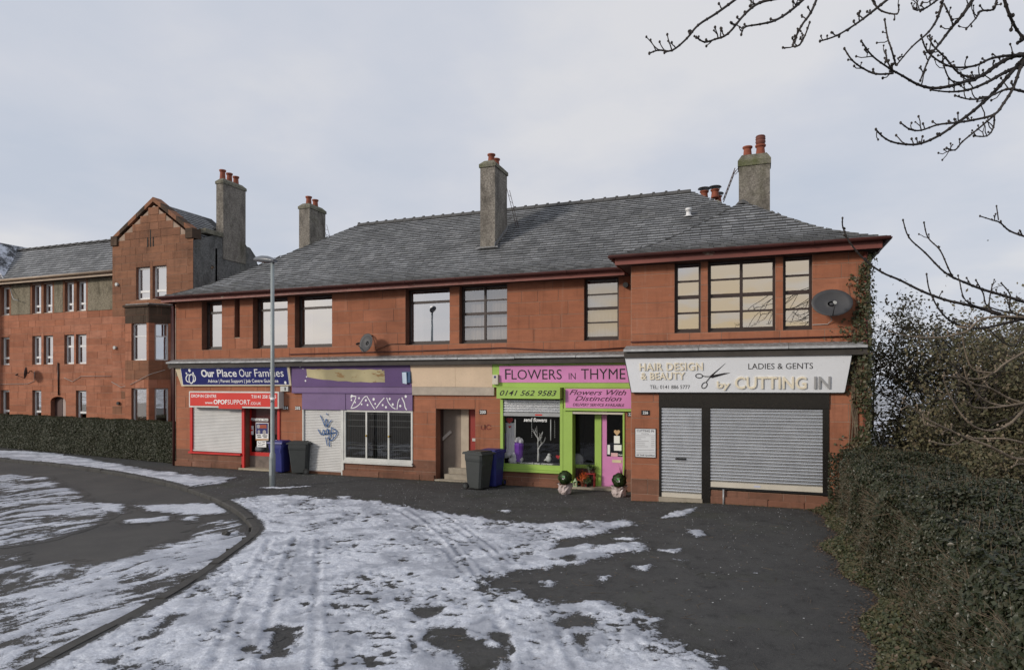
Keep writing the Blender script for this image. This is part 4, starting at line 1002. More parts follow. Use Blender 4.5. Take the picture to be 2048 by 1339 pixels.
MB().quad((dx0 + 0.05, YD + 0.025, 0.6), (dx1 - 0.09, YD + 0.025, 0.6), (dx1 - 0.09, YD + 0.025, 2.14), (dx0 + 0.05, YD + 0.025, 2.14)).build('pane', M['glass_shop'], door1)
MB().box(dx0, dx1, YD + 0.06, YD + 0.075, 1.25, 2.25).build('red_backing_sheet', paint('maroon_sheet', (0.12, 0.012, 0.016), 0.7), door1)
MB().lathe((dx0 + 0.22, YD + 0.25, 0.62), [(0.13, 0), (0.16, 0.05), (0.15, 0.12), (0.10, 0.2), (0.03, 0.235)], 14).build('white_helmet', signw, door1)
MB().box(PX(482, YM), PX(560, YM), YM - 0.12, YM + 0.24, -0.02, 0.06).build('doorstep', paint('pale_step', (0.40, 0.35, 0.26), 0.85, 0.25, 0.4, 4, dirt=0.2), terr)
# blue fascia sign
pb = Pl(YM - 0.09, 0.19, 2.95)
s1 = thing('fascia_sign', 'navy blue sign with white family logo reading Our Place Our Families', 'sign', (PX(465, YM), YM - 0.1, 2.95))
board(pb, [(349, 733), (578, 729.4), (582.6, 771), (363, 772)], cream, s1, 0.06, 0.0, 'backing_board')
board(pb, [(361, 735.3), (574.5, 731.8), (579.8, 769.3), (366, 769.8)], signw, s1, 0.008, 0.010, 'border')
board(pb, [(362.2, 736.4), (573.8, 733), (578.6, 768.2), (367, 768.7)], navy, s1, 0.006, 0.017, 'sign_face')
text(pb, 'Our', 403, 429.5, 738.3, 753.5, signw, s1, 0.022, bold=0.035); text(pb, 'Place', 435, 474, 738, 753, signw, s1, 0.022, bold=0.012)
text(pb, 'Our', 479, 504, 737.6, 753, signw, s1, 0.022); text(pb, 'Families', 509.5, 567.6, 737.2, 752.8, signw, s1, 0.022)
text(pb, 'Advice | Parent Support | Job Centre Guidance', 416.6, 557.4, 757.6, 766.3, signw, s1, 0.022, bold=0.012)
ring = lambda u, v, a, b: [(u + a * math.sin(k * math.pi / 6), v - b * math.cos(k * math.pi / 6)) for k in range(13)]
strokes(pb, [(ring(383.5, 756.8, 4.4, 9), 0.045), ([(376.5, 748), (373.2, 754), (374, 760.5), (378.5, 763.5)], 0.045), ([(387, 747.5), (391.2, 753), (391.4, 759.5), (388, 763)], 0.045), ([(377.5, 748.5), (379.5, 749.5), (378.5, 757)], 0.035), ([(389, 748), (387, 749), (388.5, 757)], 0.035)], signw, s1, 0.045, 0.022, 'logo')
dots(pb, [(379.8, 740.2, 0.055), (373.6, 745.8, 0.036), (387, 745.6, 0.036)], signw, s1, 0.022, 'logo_dot'); dots(pb, [(571.5, 764.5, 0.05)], signw, s1, 0.022, 'badge')
# red box sign over the shutter
s2 = thing('box_sign', 'red box sign with white letters reading drop-in centre above the white shutter', 'sign', (PX(465, YM), YM - 0.15, 2.2))
YS = YM - 0.27; zt, zb = 2.75, 2.175
MB().box(PX(378, YS), PX(557.5, YS), YS, YM - 0.02, zb, zt).build('casing', M['dirty_white'], s2)
ps = Pl(YS, 0, 0); bf = lambda u: PX(u, YS)
MB().box(bf(380.3), bf(555), YS - 0.008, YS - 0.001, zb + 0.055, zt - 0.05).build('sign_face', signred, s2)
MB().box(bf(437.5), bf(484), YS - 0.012, YS + 0.01, zb - 0.035, zb + 0.054).build('sign_flap', signred, s2)
text(ps, 'DROP-IN CENTRE', 383, 433, 788.3, 794.5, signw, s2, 0.011, bold=0.012); text(ps, 'T:0141 258 5    5', 503, 552.5, 789.5, 796, signw, s2, 0.011, bold=0.012)
text(ps, 'www.', 410.4, 427, 803.5, 807.3, signw, s2, 0.011, bold=0.006); text(ps, 'OPOF', 427.6, 454.8, 798.6, 807.8, signw, s2, 0.011, bold=0.03); text(ps, 'SUPPORT', 455.6, 500.6, 798.9, 808.2, signw, s2, 0.011); text(ps, '.CO.UK', 501, 522.5, 803.5, 808.8, signw, s2, 0.011, bold=0.008)
tag(MB().box(PX(560.5, YM - 0.1), PX(576, YM - 0.1), YM - 0.1, YM - 0.018, 2.76, 2.93).build('alarm_box', ltgrey), 'small pale grey sensor box above the number 234 plate', 'alarm box')
MB().box(PX(569, YM - 0.1), PX(571.5, YM - 0.1), YM - 0.104, YM - 0.099, 2.79, 2.90).build('slot', M['black'], bpy.data.objects['alarm_box'])
def numplate(txt, u, v, Y, hw, hh, lab):
    p = Pl(Y - 0.024, 0, 0); a, b = p.ab(u, v); o = MB().box(a - hw, a + hw, Y - 0.024, Y - 0.005, b - hh, b + hh).build('number_plate', M['black'])
    tag(o, lab, 'number plate', 'house number plates')
    k = hw * 0.85 / (20.0 / 1300); q = hh * 0.7 / (20.0 / 1300)
    uu0, uu1 = u - k * 0.9, u + k * 0.9
    text(p, txt, uu0, uu1, v - q, v + q, signw, o, 0.003, bold=0.02); return o
numplate('234', 571, 815, YM, 0.105, 0.062, 'black number plate 234 beside the red shop doorway')
numplate('232', 595.5, 815.5, YM, 0.105, 0.062, 'black number plate 232 beside the purple shop shutter')
numplate('230', 965.7, 823.5, YM, 0.115, 0.068, 'black number plate 230 beside the recessed stair entrance')
numplate('226', 1291, 824.7, YR, 0.105, 0.062, 'black number plate 226 on the pier above the price board')
numplate('228', 1262, 828, YM, 0.10, 0.065, 'black number plate 228 half hidden beside the pink door')
def sheet(u0, u1, v0, v1, Y, mat, lab, cat='poster', nm='poster'):
    p = Pl(Y, 0, 0); a0, b1 = p.ab(u0, (v0 + v1) / 2)[0], p.ab((u0 + u1) / 2, v0)[1]; a1, b0 = p.ab(u1, (v0 + v1) / 2)[0], p.ab((u0 + u1) / 2, v1)[1]
    o = MB().box(a0, a1, Y - 0.004, Y, b0, b1).build(nm, mat); tag(o, lab, cat); return o, p
YP = YD + 0.018
po, pp = sheet(511.5, 537, 844.5, 880, YP, signw, 'colourful event poster taped to the red shop door')
board(pp, [(512.5, 846), (536, 846), (536, 867), (512.5, 867)], navy, po, 0.001, 0.0055, 'picture'); board(pp, [(519, 849), (533, 848.5), (533.5, 856), (518, 856)], paint('poster_orange', (0.35, 0.07, 0.03), 0.6), po, 0.001, 0.007, 'picture_shape')
dots(pp, [(517, 852, 0.07), (529, 864, 0.08), (518, 863, 0.06)], paint('poster_grey', (0.35, 0.33, 0.33), 0.6), po, 0.0072, 'picture_shape'); board(pp, [(511.6, 877), (536.9, 877), (536.9, 879.6), (511.6, 879.6)], paint('poster_tan', (0.45, 0.22, 0.06), 0.6), po, 0.001, 0.0055, 'stripe')
strokes(pp, [[(514, 870), (522, 870)], [(525, 870.5), (535, 870.5)], [(515, 873.5), (523, 873.5)], [(527, 874), (534, 874)]], ink, po, 0.035, 0.006, 'print')
po, pp = sheet(494, 507.2, 851, 868.5, YP, signw, 'white notice with a red bar taped to the red shop door'); board(pp, [(495.5, 858), (505.8, 858), (505.8, 861.5), (495.5, 861.5)], signred, po, 0.001, 0.0055, 'bar'); strokes(pp, [[(496, 854), (499, 854)], [(500, 855), (505, 855)]], navy, po, 0.02, 0.006, 'print')
po, pp = sheet(514, 532.5, 881, 893.5, YP, signw, 'white landscape notice low on the red shop door'); strokes(pp, [[(516, 883.5), (520, 886.5)], [(522, 883.5), (522, 887)], [(525, 883), (530, 883.5)], [(525, 887.3), (530, 887.3)], [(516, 890), (527, 890)]], ink, po, 0.02, 0.006, 'print')
po, pp = sheet(494.7, 536.5, 836, 841, YP, signw, 'strip of white word cards across the red shop door')
text(pp, "What's", 495.5, 509, 836.6, 840.4, ink, po, 0.006, bold=0.02); text(pp, 'On in', 513, 523, 836.8, 840.4, ink, po, 0.006, bold=0.01); text(pp, 'East', 527.5, 536, 837, 840.4, ink, po, 0.006, bold=0.01)

# --- purple shop
pp_ = Pl(YM - 0.10, 0.07, 2.94)
pf = board(pp_, [(581.5, 728), (819.3, 724.5), (823.4, 773), (583.5, 773)], purple, terr, 0.05, 0, 'shop_fascia')
patch = [(613, 737.2), (625, 738.5), (640, 737.4), (656, 739), (672, 737.2), (690, 738.4), (708, 737.6), (726, 739.2), (742, 738), (755, 739.6), (763, 738.2), (765, 742), (768.5, 739.5), (769.5, 752), (770, 764), (757, 763.6), (742, 764.5), (722, 763.2), (706, 763.8), (693, 761.5), (676, 761.8), (662, 759.6), (645, 758.8), (630, 756.4), (614.5, 753.5), (613.6, 745)]
board(pp_, patch, m_peel('stripped_sign_patch', (0.46, 0.40, 0.235), (0.26, 0.165, 0.075), 0.56, 0.8), pf, 0.002, 0.003, 'stripped_patch')
dots(pp_, [(600.5, 732.5, 0.03), (606, 737, 0.02), (613, 753, 0.022), (611, 761, 0.03), (698, 730.5, 0.015)], signw, pf, 0.003, 'paint_fleck')
zb_ = 2.70
MB().box(PX(583.5, YM - 0.075), PX(823.8, YM - 0.075), YM - 0.075, YM - 0.02, 2.705, 2.925).build('shop_fascia', purple2, terr)
MB().box(PX(583.5, YM - 0.1), PX(823.8, YM - 0.1), YM - 0.1, YM - 0.076, 2.70, 2.735).build('moulding', purple, terr)
lp = MB().box(PX(604, YM - 0.07), PX(690.6, YM - 0.07), YM - 0.07, YM - 0.02, 2.155, 2.698).build('shop_fascia', purple2, terr)
rp = MB().box(PX(691.8, YM - 0.06), PX(824.6, YM - 0.06), YM - 0.06, YM - 0.02, 2.165, 2.698).build('shop_fascia', purple2, terr)
pq = Pl(YM - 0.06, 0, 0); zx = lambda *P: [(690 + a / 14.63, 780 + b / 14.63) for a, b in P]
W_ = 0.026
strokes(pq, [(zx((175, 160), (325, 178)), 0.034), (zx((325, 178), (300, 270), (235, 400), (170, 530)), W_), (zx((180, 165), (180, 230)), 0.035), (zx((170, 528), (300, 500), (430, 400), (540, 230), (620, 170)), W_), (zx((635, 165), (700, 270), (790, 430), (872, 552)), W_), (zx((1152, 220), (1040, 340), (975, 430), (910, 522)), W_ * 1.1), (zx((1220, 215), (1270, 350), (1380, 490), (1480, 545)), W_ * 1.1), (zx((1595, 245), (1550, 350), (1522, 565)), W_ * 1.1), (zx((1665, 210), (1735, 370), (1760, 500), (1805, 575)), W_ * 1.3)], signw, rp, W_, 0.004)
dots(pq, [(690 + a / 14.63, 780 + b / 14.63, r) for a, b, r in ((200, 165, .04), (190, 285, .028), (300, 350, .026), (412, 228, .030), (490, 408, .028), (612, 293, .036), (662, 430, .032), (840, 262, .042), (885, 393, .028), (1105, 432, .032), (1200, 495, .038), (1310, 252, .036), (1398, 415, .04), (1618, 458, .038), (1778, 180, .04))], signw, rp, 0.0045)
sh2 = shutter(terr, PX(608.9, YM), PX(683, YM), 0.10, 2.16, YM - 0.015, 38, shut_w, 0.013, shut_w, 0.02)
gs = Pl(YM - 0.03, 0, 0); gc = paint('blue_spray_paint', (0.018, 0.09, 0.26), 0.5)
z4 = lambda *P: [(340 + a / 4.7825, 720 + b / 4.7825) for a, b in P]
strokes(gs, [z4((1437, 525), (1460, 570), (1482, 630)), z4((1482, 630), (1495, 560), (1510, 632)), z4((1510, 632), (1530, 590), (1548, 572)), z4((1495, 508), (1508, 522)), z4((1484, 634), (1512, 634)), z4((1415, 658), (1450, 710), (1470, 665), (1490, 705), (1505, 655), (1520, 700)), z4((1540, 640), (1600, 690), (1545, 765), (1510, 735)), z4((1490, 735), (1505, 815)), z4((1520, 660), (1528, 825)), z4((1545, 650), (1548, 740)), z4((1445, 712), (1590, 690))], gc, sh2, 0.035, 0.008, 'graffiti')
MB().box(PX(606.6, YM), PX(608.8, YM), YM - 0.05, YM + 0.02, 0.0, 2.15).build('shop_frame', M['dirty_white'], terr); fw = MB(); fw.box(PX(683.2, YM), PX(688.6, YM), YM - 0.05, YM + 0.04, 0.0, 2.15)
fw.build('shop_frame', M['dirty_white'], terr)
MB().box(PX(606.6, YM), PX(684, YM), YM - 0.05, YM + 0.1, -0.02, 0.098).build('doorstep', M['stone_base'], terr)
wx0, wx1 = PX(689, YM), PX(826, YM)
wp = window(terr, wx0, wx1, 0.46, 2.16, YM - 0.03, M['dirty_white'], (0.325, 0.665), (), 0.06, 0.035, 'glass_dirty', 0.08, name='shop_window')
MB().box(wx0 - 0.03, wx1 + 0.03, YM - 0.10, YM - 0.032, 0.42, 0.458).build('sill', M['dirty_white'], wp)
for z in (1.83, 1.63, 1.02, 0.90, 2.03):
    MB().box(wx0 + 0.07, wx1 - 0.07, YM + 0.06, YM + 0.075, z - 0.010, z + 0.010).build('security_bar', M['grey_metal'], wp)
grl = MB()
for k in range(int((wx1 - wx0) / 0.075)):
    x = wx0 + 0.08 + k * 0.075; grl.box(x, x + 0.006, YM + 0.09, YM + 0.096, 0.55, 2.1)
kind(grl.build('wire_grille', M['grey_metal'], wp), 'stuff')
for u in (732.6, 777.5):
    MB().sphere((PX(u, YM - 0.05), YM - 0.05, 1.33), 0.035, n=10, m=6).build('knob', paint('brass', (0.55, 0.38, 0.10), 0.3, 0.1, metal=0.9), wp)
al = thing('alarm_box', 'blue wedge shaped alarm box on the end of the purple fascia', 'alarm box', (PX(812, YM), YM - 0.15, 3.0))
ab0 = Pl(YM - 0.17, 0.07, 2.94)
board(ab0, [(804, 744.5), (812.5, 744), (813.5, 767.5), (805.5, 766)], paint('pale_blue_label', (0.50, 0.60, 0.72), 0.5), al, 0.02, 0.004, 'front_panel')
MB().box(PX(804, YM - 0.16), PX(820.5, YM - 0.16), YM - 0.16, YM - 0.09, 3.05, 3.40).build('casing', paint('blue_plastic', (0.025, 0.075, 0.17), 0.4), al)

# --- stair entrance
pc = Pl(YM - 0.10, 0.06, 2.94)
board(pc, [(820, 724.3), (909.8, 723.6), (910.4, 773.2), (824, 773)], beige, terr, 0.05, 0, 'shop_fascia'); board(pc, [(910.2, 723.6), (984, 723), (984.8, 774), (910.8, 773.2)], beige, terr, 0.05, 0, 'shop_fascia')
MB().box(PX(824, YM - 0.09), PX(988, YM - 0.09), YM - 0.09, YM - 0.02, 2.665, 2.92).build('lintel_plank', plank, terr)
ex0, ex1 = g[4]; YB_ = 18.62
cl = MB(); cl.box(ex0 - 0.08, ex0 - 0.001, YM + 0.3, YB_, 0, 2.4); cl.build('passage_wall', paint('brown_gloss_dado', (0.06, 0.035, 0.03), 0.5), terr)
MB().box(ex0, PX(923, YB_), YB_, YB_ + 0.05, 0, 2.6).build('passage_wall', paint('grey_beige_plaster', (0.23, 0.185, 0.15), 0.8, 0.15, 0.2, 2, dirt=0.15), terr)
MB().box(ex1, ex1 + 0.06, YM + 0.3, YB_ + 0.1, 0, 2.4).build('passage_wall', beige, terr)
MB().box(ex0, ex1, YM + 0.301, YB_ + 0.1, 2.24, 2.3).build('passage_ceiling', beige, terr)
df = MB().box(PX(923, YB_), PX(938, YB_), YB_ - 0.03, YB_ + 0.05, 0.38, 2.24).build('door_frame', paint('cream_door_frame', (0.46, 0.39, 0.30), 0.6), terr)
d3 = MB().box(PX(938, YB_), PX(968, YB_), YB_ + 0.02, YB_ + 0.06, 0.38, 2.24).build('stair_door', paint('red_door_paint', (0.27, 0.030, 0.022), 0.4, 0.1), terr)
MB().box(PX(944.5, YB_), PX(952, YB_), YB_ - 0.005, YB_ + 0.018, 1.22, 1.31).build('letter_plate', ltgrey, d3)
stp = paint('worn_stone_step', (0.33, 0.29, 0.23), 0.85, 0.25, 0.4, 4, dirt=0.2)
MB().box(ex0 - 0.03, ex1 + 0.02, YM - 0.05, YM + 0.14, -0.02, 0.05).build('step', stp, terr); MB().box(ex0 + 0.22, ex1, YM + 0.14, YM + 0.32, -0.02, 0.20).build('step', stp, terr); MB().box(ex0 + 0.26, ex1, YM + 0.32, YB_, -0.02, 0.38).build('step', stp, terr)
MB().obox((PX(888, YB_), YB_ - 0.04, 1.28), (0.27, 0, 0.23), (0, 0.02, 0), (-0.03, 0, 0.035)).build('handrail', paint('pale_handrail', (0.50, 0.45, 0.40), 0.6), terr)
pw = Pl(YM - 0.02, 0, 0); z6 = lambda *P: [(660 + a / 4.7825, 720 + b / 4.7825) for a, b in P]
strokes(pw, [z6((1447, 620), (1448, 655), (1478, 655), (1482, 615)), z6((1480, 615), (1484, 662)), z6((1540, 632), (1518, 615), (1495, 635), (1510, 660), (1545, 650))], paint('dark_red_spray', (0.17, 0.025, 0.02), 0.6), wall, 0.022, 0.004, 'graffiti')

# --- flower shop
pg_ = Pl(YM - 0.10, 0.05, 2.94)
board(pg_, [(984.6, 723), (1260, 721.5), (1260, 775), (985.2, 774)], green, terr, 0.05, 0, 'shop_fascia')
s3 = thing('fascia_sign', 'long pink sign with black letters reading Flowers in Thyme on a lime green fascia', 'sign', (PX(1125, YM), YM - 0.1, 3.0))
board(pg_, [(999, 731), (1259, 729.5), (1259, 764.8), (999, 764.3)], pink, s3, 0.015, 0.017, 'sign_face')
text(pg_, 'F', 1010.5, 1022, 737.5, 758, ink, s3, 0.019); text(pg_, 'LOWERS', 1023.5, 1124, 738.5, 758.3, ink, s3, 0.019); text(pg_, 'IN', 1137.8, 1151.7, 745.5, 758, ink, s3, 0.019); text(pg_, 'THYME', 1162.5, 1251, 737, 757.8, ink, s3, 0.019)
ab = thing('alarm_box', 'cream alarm box with a small blue badge at the end of the pink sign', 'alarm box', (PX(990, YM), YM - 0.15, 2.9))
MB().box(PX(984.5, YM - 0.22), PX(995.5, YM - 0.22), YM - 0.22, YM - 0.11, 3.0, 3.285).build('casing', paint('cream_plastic', (0.55, 0.51, 0.42), 0.5), ab)
pab = Pl(YM - 0.22, 0, 0); dots(pab, [(990, 753.5, 0.035)], navy, ab, 0.004, 'badge')
YX = YM - 0.33
s4 = thing('box_sign', 'lime green shutter box with the black number 0141 562 9583', 'sign', (PX(1056, YX), YX, 2.5))
MB().box(PX(993, YX), PX(1119.8, YX), YX, YM - 0.02, PZ(1056, 796.8, YX), PZ(1056, 774.6, YX)).build('casing', green, s4)
text(Pl(YX, 0, 0), '0141 562 9583', 999.5, 1113, 780, 791, ink, s4, 0.004, shear=0.35, bold=0.008)
s5 = thing('fascia_sign', 'square pink sign reading Flowers With Distinction above the pink door', 'sign', (PX(1197, YM), YM - 0.1, 2.5))
Y5 = YM - 0.10; p5 = Pl(Y5, 0, 0)
MB().box(PX(1127.5, Y5), PX(1266, Y5), Y5, YM - 0.02, PZ(1197, 821.5, Y5), PZ(1197, 775.5, Y5)).build('surround', green, s5)
MB().box(PX(1131.3, Y5), PX(1265, Y5), Y5 - 0.015, Y5 - 0.001, PZ(1197, 815.8, Y5), PZ(1197, 777, Y5)).build('sign_face', pink, s5)
text(p5, 'Flowers With', 1139, 1253, 779.2, 789.5, plum, s5, 0.018, shear=0.4, bold=0.008); text(p5, 'Distinction', 1150, 1243.5, 791.5, 801.5, plum, s5, 0.018, shear=0.4, bold=0.008); text(p5, 'DELIVERY SERVICE AVAILABLE', 1146, 1249, 806.3, 812, plum, s5, 0.018, shear=0.2, bold=0.014)
# window and half-lowered shutter
fx0, fx1 = PX(1001.7, YM), PX(1126.5, YM)
gf = MB(); gf.box(fx0, PX(1007, YM), YM - 0.05, YM + 0.08, 0.47, 2.55); gf.box(PX(1120.8, YM), fx1, YM - 0.05, YM + 0.08, 0.47, 2.55)
gf.box(PX(1007, YM), PX(1120.8, YM), YM + 0.0, YM + 0.08, 0.50, 0.64); gf.box(fx0 - 0.03, fx1 + 0.01, YM - 0.09, YM + 0.08, 0.42, 0.498)
fwn = gf.build('shop_window', green, terr)
MB().quad((PX(1007, YM), YM + 0.05, 0.64), (PX(1120.8, YM), YM + 0.05, 0.64), (PX(1120.8, YM), YM + 0.05, 2.4), (PX(1007, YM), YM + 0.05, 2.4)).build('pane', M['glass_shop'], fwn)
sg = shutter(terr, PX(1007.3, YM), PX(1120.5, YM), 2.06, 2.55, YM - 0.02, 5, shut_g, 0.03, M['grey_metal'], 0.10)
MB().box(PX(1070, YM - 0.04), PX(1084, YM - 0.04), YM - 0.036, YM - 0.033, 2.085, 2.125).build('sticker', signred, sg)
MB().box(fx1 + 0.002, PX(1145.3, YM), YM - 0.04, YM + 0.3, 0.0, 2.3).build('shop_pilaster', green, terr)
YE = YM + 0.36
MB().box(PX(1145.5, YM), PX(1249, YM), YM - 0.03, YM + 0.03, 2.155, 2.21).build('shutter_rail', shutrail, terr)
MB().box(PX(1246, YM), PX(1249.4, YM), YM - 0.04, YM + 0.36, 0.0, 2.2).build('door_jamb', green, terr)
sw = MB(); a0, a1, a2, a3 = PX(1143, YE), PX(1190, YE), PX(1203, YE), PX(1248, YE)
sw.box(a0, a1, YE, YE + 0.06, 0.56, 0.66); sw.box(a1, a2, YE - 0.03, YE + 0.06, 0.05, 2.3)
swn = sw.build('side_window', green, terr); MB().box(a0, a1, YE + 0.006, YE + 0.05, 0.06, 0.559).build('lower_panel', paint('brown_panel', (0.10, 0.055, 0.045), 0.7), swn)
MB().quad((a0, YE + 0.03, 0.66), (a1, YE + 0.03, 0.66), (a1, YE + 0.03, 2.3), (a0, YE + 0.03, 2.3)).build('pane', M['glass_shop'], swn)
dd = MB(); dd.box(a2 + 0.004, PX(1213.5, YE), YE, YE + 0.05, 0.07, 2.3); dd.box(PX(1213.5, YE), a3, YE, YE + 0.05, 0.07, 0.93)
pdoor = dd.build('shop_door', pink, terr)
MB().quad((PX(1213.5, YE), YE + 0.025, 0.93), (a3, YE + 0.025, 0.93), (a3, YE + 0.025, 2.3), (PX(1213.5, YE), YE + 0.025, 2.3)).build('pane', M['glass_shop'], pdoor)
MB().box(PX(1224.5, YE), PX(1243, YE), YE - 0.012, YE - 0.001, 0.76, 0.84).build('letter_plate', cream, pdoor)
MB().box(PX(1145, YM), PX(1252, YM), YM - 0.06, YE + 0.06, -0.02, 0.065).build('doorstep', stp, terr)
MB().box(PX(1007, YM), PX(1121, YM), YM + 0.09, YM + 0.75, 0.58, 0.62).build('display_shelf', paint('grey_shelf', (0.30, 0.30, 0.31), 0.7), terr)
# shop window display, each its own thing
tul = paint('white_tulle', (0.82, 0.80, 0.83), 0.8, 0.1); viol = paint('violet_wrap', (0.22, 0.05, 0.50), 0.5, 0.15); hred = paint('heart_red', (0.62, 0.014, 0.018), 0.4); wbr = paint('white_painted_twig', (0.85, 0.84, 0.82), 0.7)
rd = random.Random(5)
def Q(u, v, Y): return Vector((PX(u, Y), Y, PZ(u, v, Y)))
YW = YM + 0.26
mb = MB(); tr0 = Q(1076, 922, YW)
def wbranch(p, d, l, r, n):
    q = p + d * l; mid = p + d * l * 0.5 + Vector((rd.uniform(-1, 1), rd.uniform(-1, 1), 0)) * l * 0.06
    mb.tube([p, mid, q], [r, r * 0.85, r * 0.6], 6)
    if n:
        for k in range(3 if n > 1 else 2):
            a = rd.uniform(0, 6.28); dd_ = (d + Vector((math.cos(a) * 0.75, math.sin(a) * 0.4, rd.uniform(0.0, 0.35)))).normalized(); wbranch(p + d * l * rd.uniform(0.55, 1.0), dd_, l * rd.uniform(0.5, 0.75), r * 0.6, n - 1)
wbranch(tr0, Vector((0.0, 0, 1)), 0.45, 0.030, 3)
tag(mb.build('ornamental_tree', wbr), 'white painted twig tree standing in the flower shop window', 'ornament')
def heart(u, v, w, Y, lab):
    c = Q(u, v, Y); P = []
    for k in range(20):
        t = 2 * math.pi * k / 20; P.append(c + Vector((w / 2 * math.sin(t) ** 3, 0, w / 34 * (13 * math.cos(t) - 5 * math.cos(2 * t) - 2 * math.cos(3 * t) - math.cos(4 * t)))))
    tag(MB().prism(P, (0, 0.03, 0)).build('hanging_heart', hred), lab, 'decoration')
heart(1019, 840, 0.22, YW, 'large red heart hanging in the flower shop window'); heart(1019.3, 853, 0.085, YW, 'tiny red heart hanging below the large red heart'); heart(1116, 913, 0.14, YW, 'red heart standing at the shelf end of the flower window')
def drape(u0, u1, v0, v1, Y, mat, lab, wave=0.05, spread=1.0, nm='fabric_drape'):
    a, b = Q(u0, v0, Y), Q(u1, v0, Y); c, d = Q(u0, v1, Y), Q(u1, v1, Y); mb = MB(); vs = []; n, m = 18, 8
    for j in range(m + 1):
        f = j / m
        for i in range(n + 1):
            e = i / n; p = (a * (1 - e) + b * e) * (1 - f) + (c * (1 - e) + d * e) * f
            vs.append(p + Vector((0, wave * math.sin(i * 1.3 + f * 2), 0.01 * math.sin(i * 2.1))))
    mb.add(vs, [(j * (n + 1) + i, j * (n + 1) + i + 1, (j + 1) * (n + 1) + i + 1, (j + 1) * (n + 1) + i) for j in range(m) for i in range(n)], True)
    tag(mb.build(nm, mat), lab, 'fabric')
drape(1011, 1030, 845, 915, YW + 0.05, tul, 'white tulle drape at the edge of the flower shop window', 0.04)
drape(1009, 1018, 866, 905, YW + 0.14, viol, 'violet cloth hung behind the white tulle drape', 0.03)
mb = MB()
for k in range(9): c = Q(rd.uniform(1010, 1040), rd.uniform(908, 928), YW); mb.sphere(c, rd.uniform(0.09, 0.16), 0.1, rd.uniform(0.07, 0.12), 9, 6)
tag(mb.build('tulle_heap', tul), 'heap of white tulle on the flower shop window shelf', 'fabric')
gb = thing('gift_bag', 'violet wrapped gift with white bow in the flower shop window', 'gift', Q(1038, 920, YW)); c = Q(1038, 922, YW)
MB().lathe(c, [(0.10, 0), (0.13, 0.3), (0.145, 0.5), (0.12, 0.56)], 10, False).build('wrap', viol, gb); mb = MB()
for k in range(7): a = k * 0.9; mb.sphere(c + Vector((0.09 * math.cos(a), 0.06 * math.sin(a), 0.6 + 0.03 * (k % 3))), 0.06, 0.03, 0.07, 8, 5)
mb.build('bow', tul, gb)
bd = thing('bird_figure', 'small white bird figure on the flower shop window shelf', 'ornament', Q(1097, 924, YW)); c = Q(1097, 922, YW)
mb = MB().sphere(c + Vector((0, 0, 0.08)), 0.085, 0.06, 0.10).sphere(c + Vector((0.02, 0, 0.19)), 0.05).tube([c + Vector((-0.05, 0, 0.06)), c + Vector((-0.14, 0, 0.02))], [0.05, 0.01], 8); mb.build('body', signw, bd)
MB().tube([c + Vector((0.06, 0, 0.19)), c + Vector((0.095, 0, 0.185))], [0.014, 0.003], 6).build('beak', cream, bd)
for k, u in enumerate((1030.5, 1101.5)):
    a, b = Q(u, 838, YM + 0.12), Q(u, 880, YM + 0.12)
    tag(MB().tube([a, (a + b) / 2, b], 0.016, 7).build('hanging_rod', signw), ['white rod with a feathery tip hanging beside the large heart', 'white rod hanging right beside the pilaster in the flower window'][k], 'decoration')
pwn = Pl(YM + 0.046, 0, 0)
lt = text(pwn, 'send flowers', 1047.5, 1094, 835, 843, signw, None, 0.002, shear=0.15, bold=0.02); lt.name = 'window_lettering'; tag(lt, 'white handwritten words send flowers on the flower shop glass', 'lettering')
lt = text(pwn, 'Around the corner\nAround the world', 1040, 1106, 924, 933.5, signw, None, 0.002); lt.name = 'window_lettering'; tag(lt, 'white words around the corner low on the flower shop glass', 'lettering')
for u, v0, v1, nm in ((1063.5, 843, 873, 'short'), (1109.5, 843, 874, 'long')):
    mb = MB(); n = 9
    for k in range(n): mb.sphere(Q(u, v0 + (v1 - v0) * k / (n - 1), YM + 0.1), 0.011, n=7, m=5)
    a = Q(u, v0 - 4, YM + 0.1); mb.tube([a, Q(u, v1, YM + 0.1)], 0.002, 4)
    tag(mb.build('bead_string', signw), 'string of white beads hanging %s in the flower shop window' % ('above the twig tree' if nm == 'short' else 'next to the right hand rod'), 'decoration')
